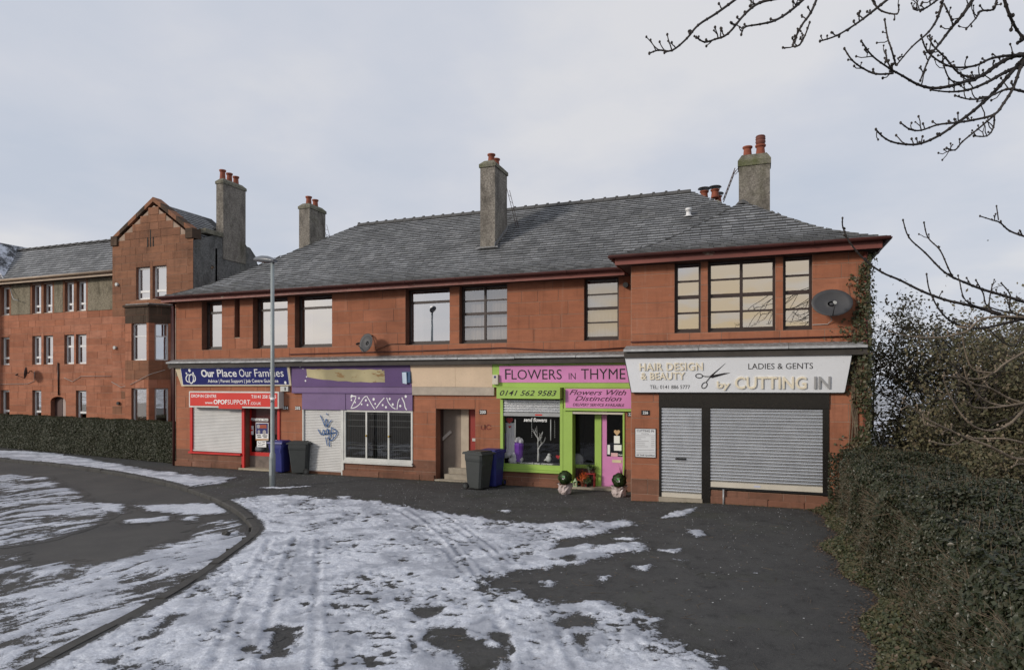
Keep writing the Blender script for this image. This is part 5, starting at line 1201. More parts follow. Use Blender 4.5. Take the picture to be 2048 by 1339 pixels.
# side window and door display
cb = thing('plush_bear', 'pale grey plush bear behind the flower shop side window', 'toy', Q(1155, 930, YE + 0.25)); c = Q(1154, 930, YE + 0.25)
MB().sphere(c + Vector((0, 0, 0.16)), 0.20, 0.13, 0.2).build('body', paint('grey_plush', (0.42, 0.42, 0.46), 0.9, 0.1, 0.6, 20), cb); MB().sphere(c + Vector((-0.16, -0.02, 0.30)), 0.11).build('head', paint('grey_plush_head', (0.44, 0.44, 0.48), 0.9), cb)
MB().sphere(c + Vector((0.13, -0.12, 0.03)), 0.08, 0.09, 0.06).build('foot', paint('pale_plush_foot', (0.5, 0.5, 0.52), 0.9), cb)
MB().box(a0, a1, YE + 0.07, YE + 0.6, 0.60, 0.655).build('display_shelf', paint('white_shelf', (0.5, 0.5, 0.5), 0.7), terr)
YDd = YE + 0.012
for (u0, u1, v0, v1, lab, mt) in ((1228, 1239.5, 871, 886, 'blank white card hanging in the pink door window', signw), (1228, 1243, 889, 900.5, 'curled white paper stuck to the pink door window', signw), (1215, 1220, 889, 908, 'narrow white strip notice on the pink door window', signw), (1222, 1235.5, 905, 912, 'pink and white card low on the pink door window', paint('pink_card', (0.66, 0.40, 0.42), 0.6)), (1236, 1246, 906, 912, 'small black open sign low on the pink door window', M['black'])):
    o, p_ = sheet(u0, u1, v0, v1, YDd, mt, lab, 'notice', 'notice')
    if 'open' in lab: text(p_, 'Open', 1236.6, 1245.4, 907.3, 911.2, signw, o, 0.006, bold=0.015)
c = Q(1234, 864, YDd); P = [c + Vector((0.075 * math.sin(t) ** 3 * 1.2, 0, 0.006 * (13 * math.cos(t) - 5 * math.cos(2 * t) - 2 * math.cos(3 * t) - math.cos(4 * t)))) for t in np.linspace(0, 6.0, 18)]
tag(MB().prism(P, (0, -0.012, 0)).build('heart_plaque', paint('wood_plaque', (0.55, 0.36, 0.20), 0.6)), 'wooden heart plaque hanging in the pink door window', 'plaque')

# --- hairdresser
ph = Pl(YR - 0.12, 0.15, 2.80)
s6 = thing('fascia_sign', 'wide silver sign with scissors reading Hair Design and Beauty by Cutting In', 'sign', (PX(1476, YR), YR - 0.1, 2.8))
board(ph, [(1247.8, 712), (1706, 705.3), (1690.5, 786), (1262, 785.5)], M['black'], s6, 0.05, 0, 'backing_board')
board(ph, [(1249.8, 713.6), (1704, 707), (1689, 784.3), (1263.4, 783.8)], silver, s6, 0.012, 0.014, 'sign_face')
text(ph, 'HAIR DESIGN', 1279.5, 1406, 725, 740.4, creamlet, s6, 0.017, 0.022, bold=0.012, space=1.06); text(ph, '& BEAUTY', 1282, 1370, 744, 758.5, creamlet, s6, 0.017, 0.022, bold=0.012, space=1.06)
text(ph, 'TEL: 0141 886 5777', 1299.8, 1380.3, 769.4, 777, paint('grey_lettering', (0.10, 0.10, 0.105), 0.5), s6, 0.017, bold=0.01); text(ph, 'LADIES & GENTS', 1496.6, 1626, 725.7, 737.4, ink, s6, 0.017)
text(ph, 'by', 1434, 1460, 761.5, 779.5, creamlet, s6, 0.017, 0.03, bold=0.012); text(ph, 'CUTTING', 1470, 1613, 752.4, 777, creamlet, s6, 0.017, 0.03, bold=0.012); text(ph, 'IN', 1628, 1660.4, 752, 776.6, greylet, s6, 0.017, 0.03, bold=0.012)
zh = lambda *P: [(1230 + a / 3.938, 680 + b / 3.938) for a, b in P]
board(ph, zh((748, 280), (758, 288), (872, 180), (868, 182)), ink, s6, 0.003, 0.020, 'scissor_blade'); board(ph, zh((748, 290), (765, 296), (908, 255), (860, 257), (790, 270), (750, 278)), ink, s6, 0.003, 0.024, 'scissor_blade')
rg = lambda u, v, a, b, th: [(u + a * math.cos(k * math.pi / 7) * math.cos(th) - b * math.sin(k * math.pi / 7) * math.sin(th), v + a * math.cos(k * math.pi / 7) * math.sin(th) + b * math.sin(k * math.pi / 7) * math.cos(th)) for k in range(15)]
strokes(ph, [zh(*rg(663, 280, 27, 16, 0.05)), zh(*rg(705, 354, 26, 18, -0.9)), zh((690, 280), (720, 285), (755, 283)), zh((718, 330), (735, 308), (752, 288))], ink, s6, 0.02, 0.021, 'scissor_handle')
MB().box(PX(1317.6, YR - 0.04), PX(1659, YR - 0.04), YR - 0.04, YR + 0.05, 2.43, 2.82).build('shop_fascia', granite, terr)
for a, b in ((1318, 1323), (1403.3, 1420.8), (1645.3, 1658)): MB().box(PX(a, YR - 0.03), PX(b, YR - 0.03), YR - 0.03, YR + 0.06, 0.06 if a < 1600 else 0.42, 2.43).build('shop_frame', granite, terr)
s = shutter(terr, PX(1323.2, YR), PX(1403.2, YR), 0.19, 2.42, YR - 0.01, 27, shut_g, 0.036, shutrail, 0.11)
MB().box(PX(1351, YR), PX(1373, YR), YR - 0.045, YR - 0.03, 1.13, 1.17).build('letter_slot', M['black'], s)
MB().box(PX(1318, YR), PX(1405, YR), YR - 0.06, YR + 0.1, 0.0, 0.185).build('doorstep', stp, terr)
s = shutter(terr, PX(1421, YR), PX(1645, YR), 0.50, 2.42, YR - 0.01, 23, shut_g, 0.040, shutrail, 0.13)
MB().box(PX(1508, YR - 0.03), PX(1521, YR - 0.03), YR - 0.026, YR - 0.023, 0.54, 0.585).build('label_sticker', paint('pale_sticker', (0.5, 0.52, 0.62), 0.5), s)
MB().box(PX(1419, YR), PX(1658, YR), YR - 0.05, YR + 0.05, 0.45, 0.498).build('shop_sill', M['black'], terr)
pbz = thing('price_board', 'white framed price board lettered Cutting In beside the hairdresser door shutter', 'notice board', (PX(1291, YR), YR, 1.2)); YN = YR - 0.035; pn = Pl(YN, 0, 0)
zA, zB = PZ(1291, 914.5, YN), PZ(1291, 856, YN)
MB().box(PX(1269.8, YN), PX(1312, YN), YN, YR - 0.018, zA, zB).build('frame', M['black'], pbz); MB().box(PX(1271, YN), PX(1311, YN), YN - 0.006, YN - 0.001, zA + 0.015, zB - 0.015).build('panel', paint('white_panel', (0.62, 0.63, 0.64), 0.4, 0.04), pbz)
text(pn, 'CUTTING IN', 1273.5, 1308, 858.8, 863.2, ink, pbz, 0.009, bold=0.01); text(pn, 'Stand by', 1283, 1298.5, 865.5, 868, ink, pbz, 0.009); text(pn, 'All Staff Qualified', 1272.5, 1309, 908, 911.5, ink, pbz, 0.009, bold=0.01)
gp = paint('faint_grey_print', (0.38, 0.38, 0.39), 0.6)
strokes(pn, [[(1272.5, v), (1272.5 + w, v)] for v, w in ((874, 19), (877.6, 10), (881.3, 25), (885, 17), (888.8, 18), (892.5, 24), (899, 15))] + [[(1302, v), (1309, v)] for v in (874, 877.6, 881.3, 885, 888.8, 892.5)] + [[(1272, 870.2), (1310, 870.2)], [(1272, 904.5), (1310, 904.5)], [(1288, 899), (1308, 899)]], gp, pbz, 0.014, 0.009, 'print')
MB().tube([(PX(1447, YR - 0.06), YR - 0.07, 0.0), (PX(1447, YR - 0.06), YR - 0.07, 0.46)], 0.022, 8).build('waste_pipe', M['grey_metal'], terr)

# ------------------------------------------------------------------ three storey tenement beyond
YLW, YGW, YBW = 21.9, 21.0, 20.3
ten = thing('tenement', 'three storey red sandstone tenement with a pointed gable, bay window and roughcast top floor', 'building', (-28, 22, 0))
XG0, XG1 = PX(225, YGW), PX(386.6, YGW); XW0 = -36.9
rt = random.Random(31)
Zs = dict(h2=7.95, s2=6.53, h1=5.40, s1=3.98, h0=2.70, s0=1.28)
def W3(l, Y): return ux(l, Y)
colA = W3([(3.5, 19.5), (65, 83), (88, 105.5), (130.5, 148.2), (154, 172.7)], YLW)
op_t = [(a, b, Zs['s2'], Zs['h2']) for a, b in colA]
colB = W3([(2.5, 19), (65, 82.5), (87.6, 106), (129, 148), (152.2, 172.7)], YLW); op_f = [(a, b, Zs['s1'], Zs['h1']) for a, b in colB]
colC = W3([(2, 19), (65, 82.5), (152.2, 172.7)], YLW); op_0 = [(a, b, Zs['s0'], Zs['h0']) for a, b in colC]
dA = W3([(101.6, 131.6)], YLW)[0]; op_d = [(dA[0], dA[1], 0.0, 2.45)]
tw = MB(); wall_core(tw, XW0, XG0 + 0.05, -0.1, 8.3, op_t + op_f + op_0 + op_d, YLW, 0.25)
tg = W3([(272.5, 300), (305.5, 333)], YGW); op_g2 = [(tg[0][0], tg[0][1], 6.72, 8.15), (tg[1][0], tg[1][1], 6.72, 8.15)]
slot = W3([(295, 297), (300.5, 302.5), (306, 308)], YGW)
op_sl = [(slot[0][0], slot[0][1], 9.0, 9.42), (slot[1][0], slot[1][1], 9.0, 9.75), (slot[2][0], slot[2][1], 9.0, 9.42)]
wall_core(tw, XG0, XG1, -0.1, 9.4, op_g2 + op_sl[:0], YGW, 0.25)
XA, ZA = PX(308, YGW), 10.95
tw.prism([(XG0 + 0.25, YGW, 9.4), (XG1 - 0.25, YGW, 9.4), (XA, YGW, ZA - 0.15)], (0, 0.3, 0))
tw.quad((XG0, YGW, -0.1), (XG0, YLW, -0.1), (XG0, YLW, 9.4), (XG0, YGW, 9.4))
tw.quad((XW0, YLW, -0.1), (XW0, 26, -0.1), (XW0, 26, 8.3), (XW0, YLW, 8.3))
twall = tw.build('wall', M['stone_core'], ten); face_mortar(twall)
cc = [i * 0.325 for i in range(21)]
stones(twall, M['stone_old'], XW0, XG0, cc[:20] + [6.5], op_t + op_f + op_0 + op_d, YLW, rt, 0.5, 1.5)
kk = lambda a, b, c, d: M['stone_gable'] if c > 5.9 or rt.random() < 0.15 else M['stone_old']
stones(twall, M['stone_old'], XG0, XG1, [i * 0.335 for i in range(28)] + [9.4], op_g2 + [(XG0 + 1.5, XG1 - 0.25, -1, 6.25)], YGW, rt, 0.5, 1.2, pick=kk)
z = 9.4
while z < 10.65:
    h = 0.33; f0 = (z - 9.4) / (ZA - 9.4); f1 = (z + h - 9.4) / (ZA - 9.4); a = XG0 + 0.3 + (XA - XG0 - 0.3) * f1; b = XG1 - 0.3 + (XA - XG1 + 0.3) * f1
    x = a
    while x < b - 0.05:
        w = rt.uniform(0.5, 1.1); w = b - x if b - x - w < 0.3 else w
        MB().bev(x + 0.005, min(x + w, b) - 0.005, YGW - 0.018, YGW + 0.02, z + 0.005, z + h - 0.005, 0.0035).build('stone', M['stone_gable'], twall); x += w
    z += h
for i, (a, b, c, d) in enumerate(op_sl): MB().box(a, b, YGW - 0.024, YGW - 0.019, c, d).build('gable_slot', M['dark'], twall)
# roughcast top floor panels with stone dressed windows
xs_ = [XW0] + [v for o in op_t for v in (o[0] - 0.14, o[1] + 0.14)] + [XG0 - 0.02]
segs = [(XW0, op_t[0][0] - 0.14), (op_t[0][1] + 0.14, op_t[1][0] - 0.14), (op_t[2][1] + 0.14, op_t[3][0] - 0.14), (op_t[4][1] + 0.14, XG0 - 0.02)]
for a, b in segs: MB().box(a, b, YLW - 0.03, YLW + 0.01, 6.505, 8.15).build('roughcast_panel', M['harl_pale'], twall)
for a, b in ((op_t[0][0] - 0.135, op_t[0][0]), (op_t[0][1], op_t[0][1] + 0.135), (op_t[1][0] - 0.135, op_t[1][0]), (op_t[1][1], op_t[2][0]), (op_t[2][1], op_t[2][1] + 0.135), (op_t[3][0] - 0.135, op_t[3][0]), (op_t[3][1], op_t[4][0]), (op_t[4][1], op_t[4][1] + 0.135)):
    MB().box(a + 0.002, b - 0.002, YLW - 0.022, YLW + 0.01, 6.505, 8.15).build('window_dressing', M['stone_gable'], twall)
# windows
def twin(o, Y, low=True, g='glass', cu=None): window(ten, *o, Y, M['white'], (), (0.22,) if low else (0.62,), 0.085, 0.05, g, 0.0, thick=(0,), curtains=cu)
for o in op_t: twin(o, YLW + 0.12, True, 'glass', [(0.0, 1.0, 'curtain')])
for i, o in enumerate(op_f): twin(o, YLW + 0.12, i < 3, 'glass', [(0.0, 1.0, 'curtain')])
for o in op_0: twin(o, YLW + 0.12, True)
for o in op_g2: twin(o, YGW + 0.12, True, 'glass', [(0.0, 1.0, 'curtain')])
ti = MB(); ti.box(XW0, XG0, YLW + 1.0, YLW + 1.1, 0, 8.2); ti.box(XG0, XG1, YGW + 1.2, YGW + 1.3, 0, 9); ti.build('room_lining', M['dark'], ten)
# arched close door
dm = MB(); ax = (dA[0] + dA[1]) / 2; ar = (dA[1] - dA[0]) / 2
dm.box(dA[0], ax, YLW + 0.2, YLW + 0.26, 0, 2.45); dm.build('close_door', paint('brown_close_door', (0.075, 0.040, 0.035), 0.5), ten)
MB().box(ax + 0.002, dA[1], YLW + 0.22, YLW + 0.28, 0, 2.45).build('close_wall', paint('pale_close_wall', (0.42, 0.34, 0.31), 0.7), ten)
pts = [(dA[0], 2.46)] + [(ax + ar * math.cos(math.pi - k * math.pi / 12), 2.16 + 0.24 * math.sin(k * math.pi / 12)) for k in range(13)] + [(dA[1], 2.46)]
MB().prism([(x, YLW - 0.014, z) for x, z in pts], (0, 0.16, 0)).build('arch_stone', M['stone_old'], ten)
# bay window
BX0, BX1, BX2, BX3 = -26.05, -25.47, -24.1, -23.53
def facemap(p0, p1):
    p0, p1 = Vector((p0[0], p0[1], 0)), Vector((p1[0], p1[1], 0)); t = (p1 - p0).normalized(); n = Vector((-t.y, t.x, 0))
    if n.y < 0: n = -n
    return lambda p: tuple(p0 + t * p[0] + n * p[1] + Vector((0, 0, p[2])))
wz = [(Zs['s1'] - 0.06, 5.78), (1.25, 2.92)]
wz = [(4.02, 5.60), (1.32, 2.83)]
for (q0, q1, f0, f1) in (((BX1, YBW), (BX2, YBW), 0.27, 0.90), ((BX2, YBW), (BX3, YGW), 0.24, 0.80), ((BX0, YGW), (BX1, YBW), 0.2, 0.76)):
    L_ = math.hypot(q1[0] - q0[0], q1[1] - q0[1]); T = facemap(q0, q1); ops = [(L_ * f0, L_ * f1, a, b) for a, b in wz]
    bm = MB(); wall_core(bm, 0, L_, -0.1, 6.3, ops, 0, 0.18, T); bw_ = bm.build('bay_wall', M['stone_core'], ten)
    stones(bw_, M['stone_old'], 0, L_, [0, 0.44, 0.88, 1.32, 1.7, 2.08, 2.46, 2.83, 3.2, 3.6, 4.02, 4.42, 4.82, 5.2, 5.6, 5.95, 6.3], ops, 0, rt, 0.3, 0.7, T=T, pick=lambda a, b, c, d: M['stone_black'] if c > 5.55 else (M['stone_gable'] if c > 3.1 and c < 4.0 else M['stone_old']))
    for o in ops: window(ten, *o, 0.10, M['white'], (), (0.66,) if o[3] > 4 else (), 0.055, 0.04, 'glass', 0, T=T, curtains=[(0, 1, 'curtain_pale')] if o[3] > 4 else None)
cap = [(BX0 - 0.06, YGW, 6.3), (BX1 - 0.06, YBW - 0.09, 6.3), (BX2 + 0.05, YBW - 0.09, 6.3), (BX3 + 0.07, YGW, 6.3)]
MB().prism(cap, (0, 0, 0.09)).build('bay_cornice', M['stone_black'], ten)
MB().prism([(BX0, YGW, 6.391), (BX1, YBW, 6.391), (BX2, YBW, 6.391), (BX3, YGW, 6.391)], (0, 0, 0.05)).build('bay_roof', M['lead'], ten)
# gable copings
for s_, xe in ((-1, XG0), (1, XG1)):
    n = 5; p0 = Vector((xe + 0.02 * -s_, YGW - 0.06, 9.38)); p1 = Vector((XA, YGW - 0.06, ZA)); d = (p1 - p0) / n
    for k in range(n):
        a = p0 + d * k; b = a + d * 0.985; up = Vector((0, 0, 0.2)); mb = MB(); mb.prism([a, b, b + up, a + up], (0, 0.42, 0)); mb.build('coping_stone', M['stone_black'] if k % 2 else M['stone_gable'], twall)
    MB().box(min(xe, xe - s_ * 0.35) - 0.02, max(xe, xe - s_ * 0.35) + 0.02, YGW - 0.08, YGW + 0.4, 9.2, 9.62).build('skew_stone', M['stone_black'], twall)
# end wall with chimney
ZRT, YRT = 10.2, 23.4
ew = MB(); ew.prism([(XG1, YGW, -0.1), (XG1, 24.75, -0.1), (XG1, 24.75, 9.0), (XG1, 24.3, 9.42), (XG1, 22.3, 9.62), (XG1, YGW, 9.1)], (-0.3, 0, 0)); ew.build('end_wall', m_harl('sooty_grey_roughcast', (0.125, 0.125, 0.12), (0.20, 0.20, 0.195)), ten)
yc0, yc1 = 22.62, 23.98
zc = PZ(447, 380, yc0) + 0.05
c4 = chimney(ten, PX(432.5, yc0), XG1 + 0.03, yc0, yc1, 8.6, PZ(447, 366, yc0), 0.26, [(XG1 - 0.28, yc0 + 0.28 + 0.4 * k, PZ(447, 366, yc0) + 0.24, 0.135, 0.46 - 0.03 * k) for k in range(3)], 'harl')
MB().box(XG1 - 0.34, XG1 + 0.06, 21.6, 22.6, 9.55, 9.75).build('wall_coping', M['cap'], ten)
# roofs of the tenement
tr = MB(); ez = 8.22; ey = 21.5
tr.quad((XW0 - 6, ey, ez), (XG0 + 0.3, ey, ez), (XG0 + 0.3, YRT, ZRT), (XW0 - 6, YRT, ZRT)); tr.quad((XW0 - 6, YRT, ZRT), (XG1 - 0.05, YRT, ZRT), (XG1 - 0.05, 25.4, 8.2), (XW0 - 6, 25.4, 8.2))
tr.quad((XG0 + 0.1, YGW + 0.3, 9.3), (XA, YGW + 0.3, ZA), (XA, 24.2, ZA), (XG0 + 0.1, 24.2, 9.3)); tr.quad((XA, YGW + 0.3, ZA), (XG1 - 0.1, YGW + 0.3, 9.3), (XG1 - 0.1, 24.2, 9.3), (XA, 24.2, ZA))
tr.quad((XG0 + 0.3, 22.4, 9.1), (XG1 - 0.05, 22.4, 9.1), (XG1 - 0.05, YRT, ZRT), (XG0 + 0.3, YRT, ZRT))
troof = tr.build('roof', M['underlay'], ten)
TS = []
def t_rows(x0, x1, f, nrow):
    for r in range(nrow):
        t0, t1 = r / nrow, min((r + 1.35) / nrow, 1.0); x = x0 - (r % 2) * 0.15
        while x < x1:
            w = 0.28 * rs.uniform(0.9, 1.1); a, b = max(x, x0), min(x + w - 0.008, x1)
            if b - a > 0.04:
                l = 0.03 + rs.uniform(0, 0.01); up = Vector((0, 0, l)); u2 = Vector((0, 0, 0.006))
                TS.append((f(a, t0) + up, f(b, t0) + up, f(b, t1) + u2, f(a, t1) + u2, 't'))
            x += w
t_rows(XW0 - 3, XG0 + 0.3, lambda x, t: Vector((x, ey + (YRT - ey) * t, ez + (ZRT - ez) * t)), 14)
t_rows(YGW + 0.3, 23.6, lambda y, t: Vector((XG1 - 0.1 + (XA - XG1 + 0.1) * t, y, 9.3 + (ZA - 9.3) * t)), 13)
t_rows(XG0 + 0.3, XG1 - 0.1, lambda x, t: Vector((x, 22.4 + (YRT - 22.4) * t, 9.1 + (ZRT - 9.1) * t)), 9)
kind(put('slates', slate_mesh('slates', TS, [rs.random() for _ in TS]), troof), 'stuff')
def tridge(p0, p1, n):
    p0, p1 = Vector(p0), Vector(p1); t = (p1 - p0) / n; side = Vector((-t.y, t.x, 0)).normalized()
    for k in range(n):
        a = p0 + t * k; b = a + t * 0.97; vs = []
        for p, e in ((a, 0.03), (b, 0.0)): vs += [p + side * w + Vector((0, 0, h + e)) for w, h in ((-0.14, -0.08), (-0.05, 0.03), (0.05, 0.03), (0.14, -0.08))]
        MB().add(vs, [(i, i + 1, i + 5, i + 4) for i in range(3)] + [(3, 2, 1, 0), (4, 5, 6, 7)]).build('ridge_tile', M['ridge'], troof)
tridge((XG1, YRT, ZRT + 0.03), (XW0 - 3, YRT, ZRT + 0.03), 34)
tan_g = paint('tan_gutter', (0.36, 0.27, 0.19), 0.5, 0.2)
MB().tube([(XW0 - 3, ey - 0.06, ez - 0.02), (XG0 - 0.05, ey - 0.06, ez - 0.02)], 0.065, 8).build('gutter', tan_g, ten); MB().box(XW0 - 3, XG0 - 0.03, ey + 0.02, ey + 0.05, ez - 0.20, ez - 0.03).build('fascia_board', tan_g, ten)
MB().box(XW0 - 3, XG0 - 0.03, ey + 0.05, YLW + 0.02, ez - 0.19, ez - 0.16).build('soffit', M['soffit'], ten)
# rainwater goods on the end wall
MB().tube([Q(420, 528, 22.0), Q(427, 533, 22.0), Q(412, 545, 22.0), Q(411, 600, 22.0)], 0.05, 8).build('downpipe', tan_g, ten)
MB().obox(Q(414, 520, 22.0), (0.0, 0.5, -0.12), (0.10, 0, 0), (0, 0, 0.05)).build('gutter', tan_g, ten)
MB().tube([(PX(346, YGW), YGW - 0.05, 6.35), (PX(346, YGW), YGW - 0.05, 0)], 0.05, 8).build('downpipe', M['gutter'], ten)
# flues and cables
for u, v in ((236, 569), (232, 695), (239, 806)):
    c = Q(u, v, YGW); MB().tube([c + Vector((0, 0.02, 0)), c + Vector((0, -0.10, 0))], 0.075, 12).build('flue', M['black'] if v > 800 else ltgrey, ten)
MB().tube([Q(128, 755, YLW - 0.04), Q(145, 763, YLW - 0.04), Q(162, 752, YLW - 0.04), Q(222, 752, YLW - 0.04)], 0.012, 5).build('cable', cable, ten)
MB().tube([Q(223, 763, YGW - 0.04), Q(242, 774, YGW - 0.04), Q(262, 768, YBW - 0.05), Q(300, 748, YBW - 0.05), Q(338, 737, YGW - 0.1), Q(349, 733, YM)], 0.012, 5).build('cable', cable, ten)
MB().tube([Q(0, 768, YLW - 0.04), Q(55, 767, YLW - 0.04), Q(68, 762, YLW - 0.04), Q(69, 742, YLW - 0.04)], 0.012, 5).build('cable', cable, ten)
MB().tube([Q(116, 725, YLW - 0.05), Q(117, 790, YLW - 0.05)], 0.03, 6).build('waste_pipe', M['black'], ten)
MB().tube([Q(20, 575, YLW - 0.1), Q(24, 590, YLW - 0.2), Q(27, 598, YLW - 0.2), Q(37, 601, YLW - 0.25)], 0.02, 6).build('washing_pole', M['grey_metal'], ten)
# snowy wing at the far end, and a roof behind
wg = thing('tenement', 'far wing with a snow covered slate slope joining the tenement roof', 'building', (-39, 21, 0))
snowroof = NT('snowy_slate'); _a = snowroof.noise(1.6, 5, 0.7); _b = snowroof.noise(14, 4, 0.7, sc=(1, 1, 3)); _k = snowroof.math('ADD', _a, snowroof.math('MULTIPLY', _b, 0.5))
snowroof = snowroof.done(snowroof.bsdf(snowroof.mix(snowroof.rng(_k, 0.66, 0.80), (0.60, 0.63, 0.70), (0.05, 0.053, 0.057)), 0.7, 0, 0.3, snowroof.bump(_b, 0.5, 0.02)))
MB().prism([(-35.5, 21.62, 8.25), (-37.6, 21.62, 10.5), (-37.6, 25.0, 10.5), (-35.5, 25.0, 8.25)], (-0.05, 0, -0.06)).build('roof', snowroof, wg)
MB().prism([(-36.92, 20.9, 0), (-42, 20.9, 0), (-42, 20.9, 8.2), (-39.5, 20.9, 10.3), (-36.92, 20.9, 8.2)], (0, 3.6, 0)).build('wall', M['stone_old'], wg)
rb = thing('rear_house', 'snow covered slate roof showing between the tenement and the terrace roof', 'building', (-21, 33, 0))
MB().prism([(-24.5, 31, 0), (-17, 31, 0), (-17, 31, 8.6), (-24.5, 31, 8.6)], (0, 6, 0)).build('wall', M['harl'], rb)
MB().prism([(-24.9, 30.6, 8.55), (-16.6, 30.6, 8.55), (-17.5, 34, 11.0), (-24, 34, 11.0)], (0, 0.02, 0.07)).build('roof', snowroof, rb)

# low outbuilding seen through the shrubs
ob = thing('outbuilding', 'low outbuilding with a grey slate roof and red gutter behind the shrubs', 'building', (9, 24, 0))
oy = 22.8
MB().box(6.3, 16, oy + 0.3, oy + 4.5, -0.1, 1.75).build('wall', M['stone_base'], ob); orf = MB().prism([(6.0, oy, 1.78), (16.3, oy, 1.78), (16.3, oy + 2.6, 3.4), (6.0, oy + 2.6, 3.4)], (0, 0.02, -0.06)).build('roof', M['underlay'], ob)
TS = []; t_rows(6.0, 16.3, lambda x, t: Vector((x, oy + 2.6 * t, 1.78 + 1.62 * t)), 14)
kind(put('slates', slate_mesh('slates', TS, [rs.random() for _ in TS]), orf), 'stuff')
MB().tube([(6.0, oy - 0.05, 1.74), (16.3, oy - 0.05, 1.74)], 0.06, 8).build('gutter', paint('red_gutter', (0.28, 0.045, 0.035), 0.5), ob)

# ------------------------------------------------------------------ street lamps
galv = paint('grey_green_lamp_column', (0.31, 0.345, 0.345), 0.5, 0.15, 0.15, 2.0, 0.15)
def street_lamp(x, y, h, head, label, sx=1):
    L_ = thing('street_lamp', label, 'street lamp', (x, y, 0), 'street lamps')
    MB().lathe((x, y, 0), [(0.085, -0.02), (0.085, 0.95), (0.06, 1.02), (0.057, h * 0.5), (0.052, h - 0.02)], 16).build('column', galv, L_)
    MB().box(x - 0.045, x + 0.045, y - 0.092, y - 0.084, 0.35, 0.85).build('access_door', paint('lamp_door', (0.27, 0.30, 0.30), 0.5), L_)
    d = Vector(head).normalized(); sd = Vector((-d.y, d.x, 0)); prof = [(-0.12, 0.08, 0.03, 0.06), (0.0, 0.12, 0.085, 0.085), (0.2, 0.15, 0.125, 0.085), (0.42, 0.155, 0.13, 0.08), (0.64, 0.12, 0.09, 0.065), (0.78, 0.05, 0.035, 0.03)]
    mb = MB(); n = 12; c0 = Vector((x, y, h)); vs = []; tilt = 0.13
    for (s_, w, up, dn) in prof:
        for k in range(n):
            a = 2 * math.pi * k / n; zz = math.sin(a); vs.append(c0 + d * s_ + sd * (w * math.cos(a)) + Vector((0, 0, s_ * tilt + (up if zz > 0 else dn) * zz)))
    m = len(prof); mb.add(vs, [(i * n + k, i * n + (k + 1) % n, (i + 1) * n + (k + 1) % n, (i + 1) * n + k) for i in range(m - 1) for k in range(n)] + [tuple(range(n)), tuple((m - 1) * n + k for k in range(n))], True)
    hd = mb.build('lamp_head', paint('lamp_housing', (0.13, 0.14, 0.155), 0.35, 0.1), L_)
    c = c0 + d * 0.36 + Vector((0, 0, 0.36 * tilt - 0.045)); bl = MB().sphere(c, 0.11, 0.09, 0.045, 12, 6)
    bl.build('lens', paint('lamp_lens', (0.42, 0.40, 0.38), 0.15, 0.05), hd)
    return L_
lx, ly = PG(545, 973)
lamp = street_lamp(lx, ly, 6.62, (-0.95, 0.15, 0), 'tall grey street lamp column standing in front of the drop-in centre')
pl_ = Pl(ly - 0.066, 0, 0)
tg_ = MB().lathe((lx, ly, PZ(544, 803, ly)), [(0.0615, 0), (0.0615, 0.13)], 16).build('number_tag', signw, lamp)
text(Pl(ly - 0.064, 0, 0), '30', 540.2, 549, 799, 803.6, M['black'], lamp, 0.003, bold=0.02, name='tag_number')
street_lamp(-15.7, 7.1, 6.75, (0.6, 0.8, 0), 'tall grey street lamp on the far side of the road mirrored in a flat window')

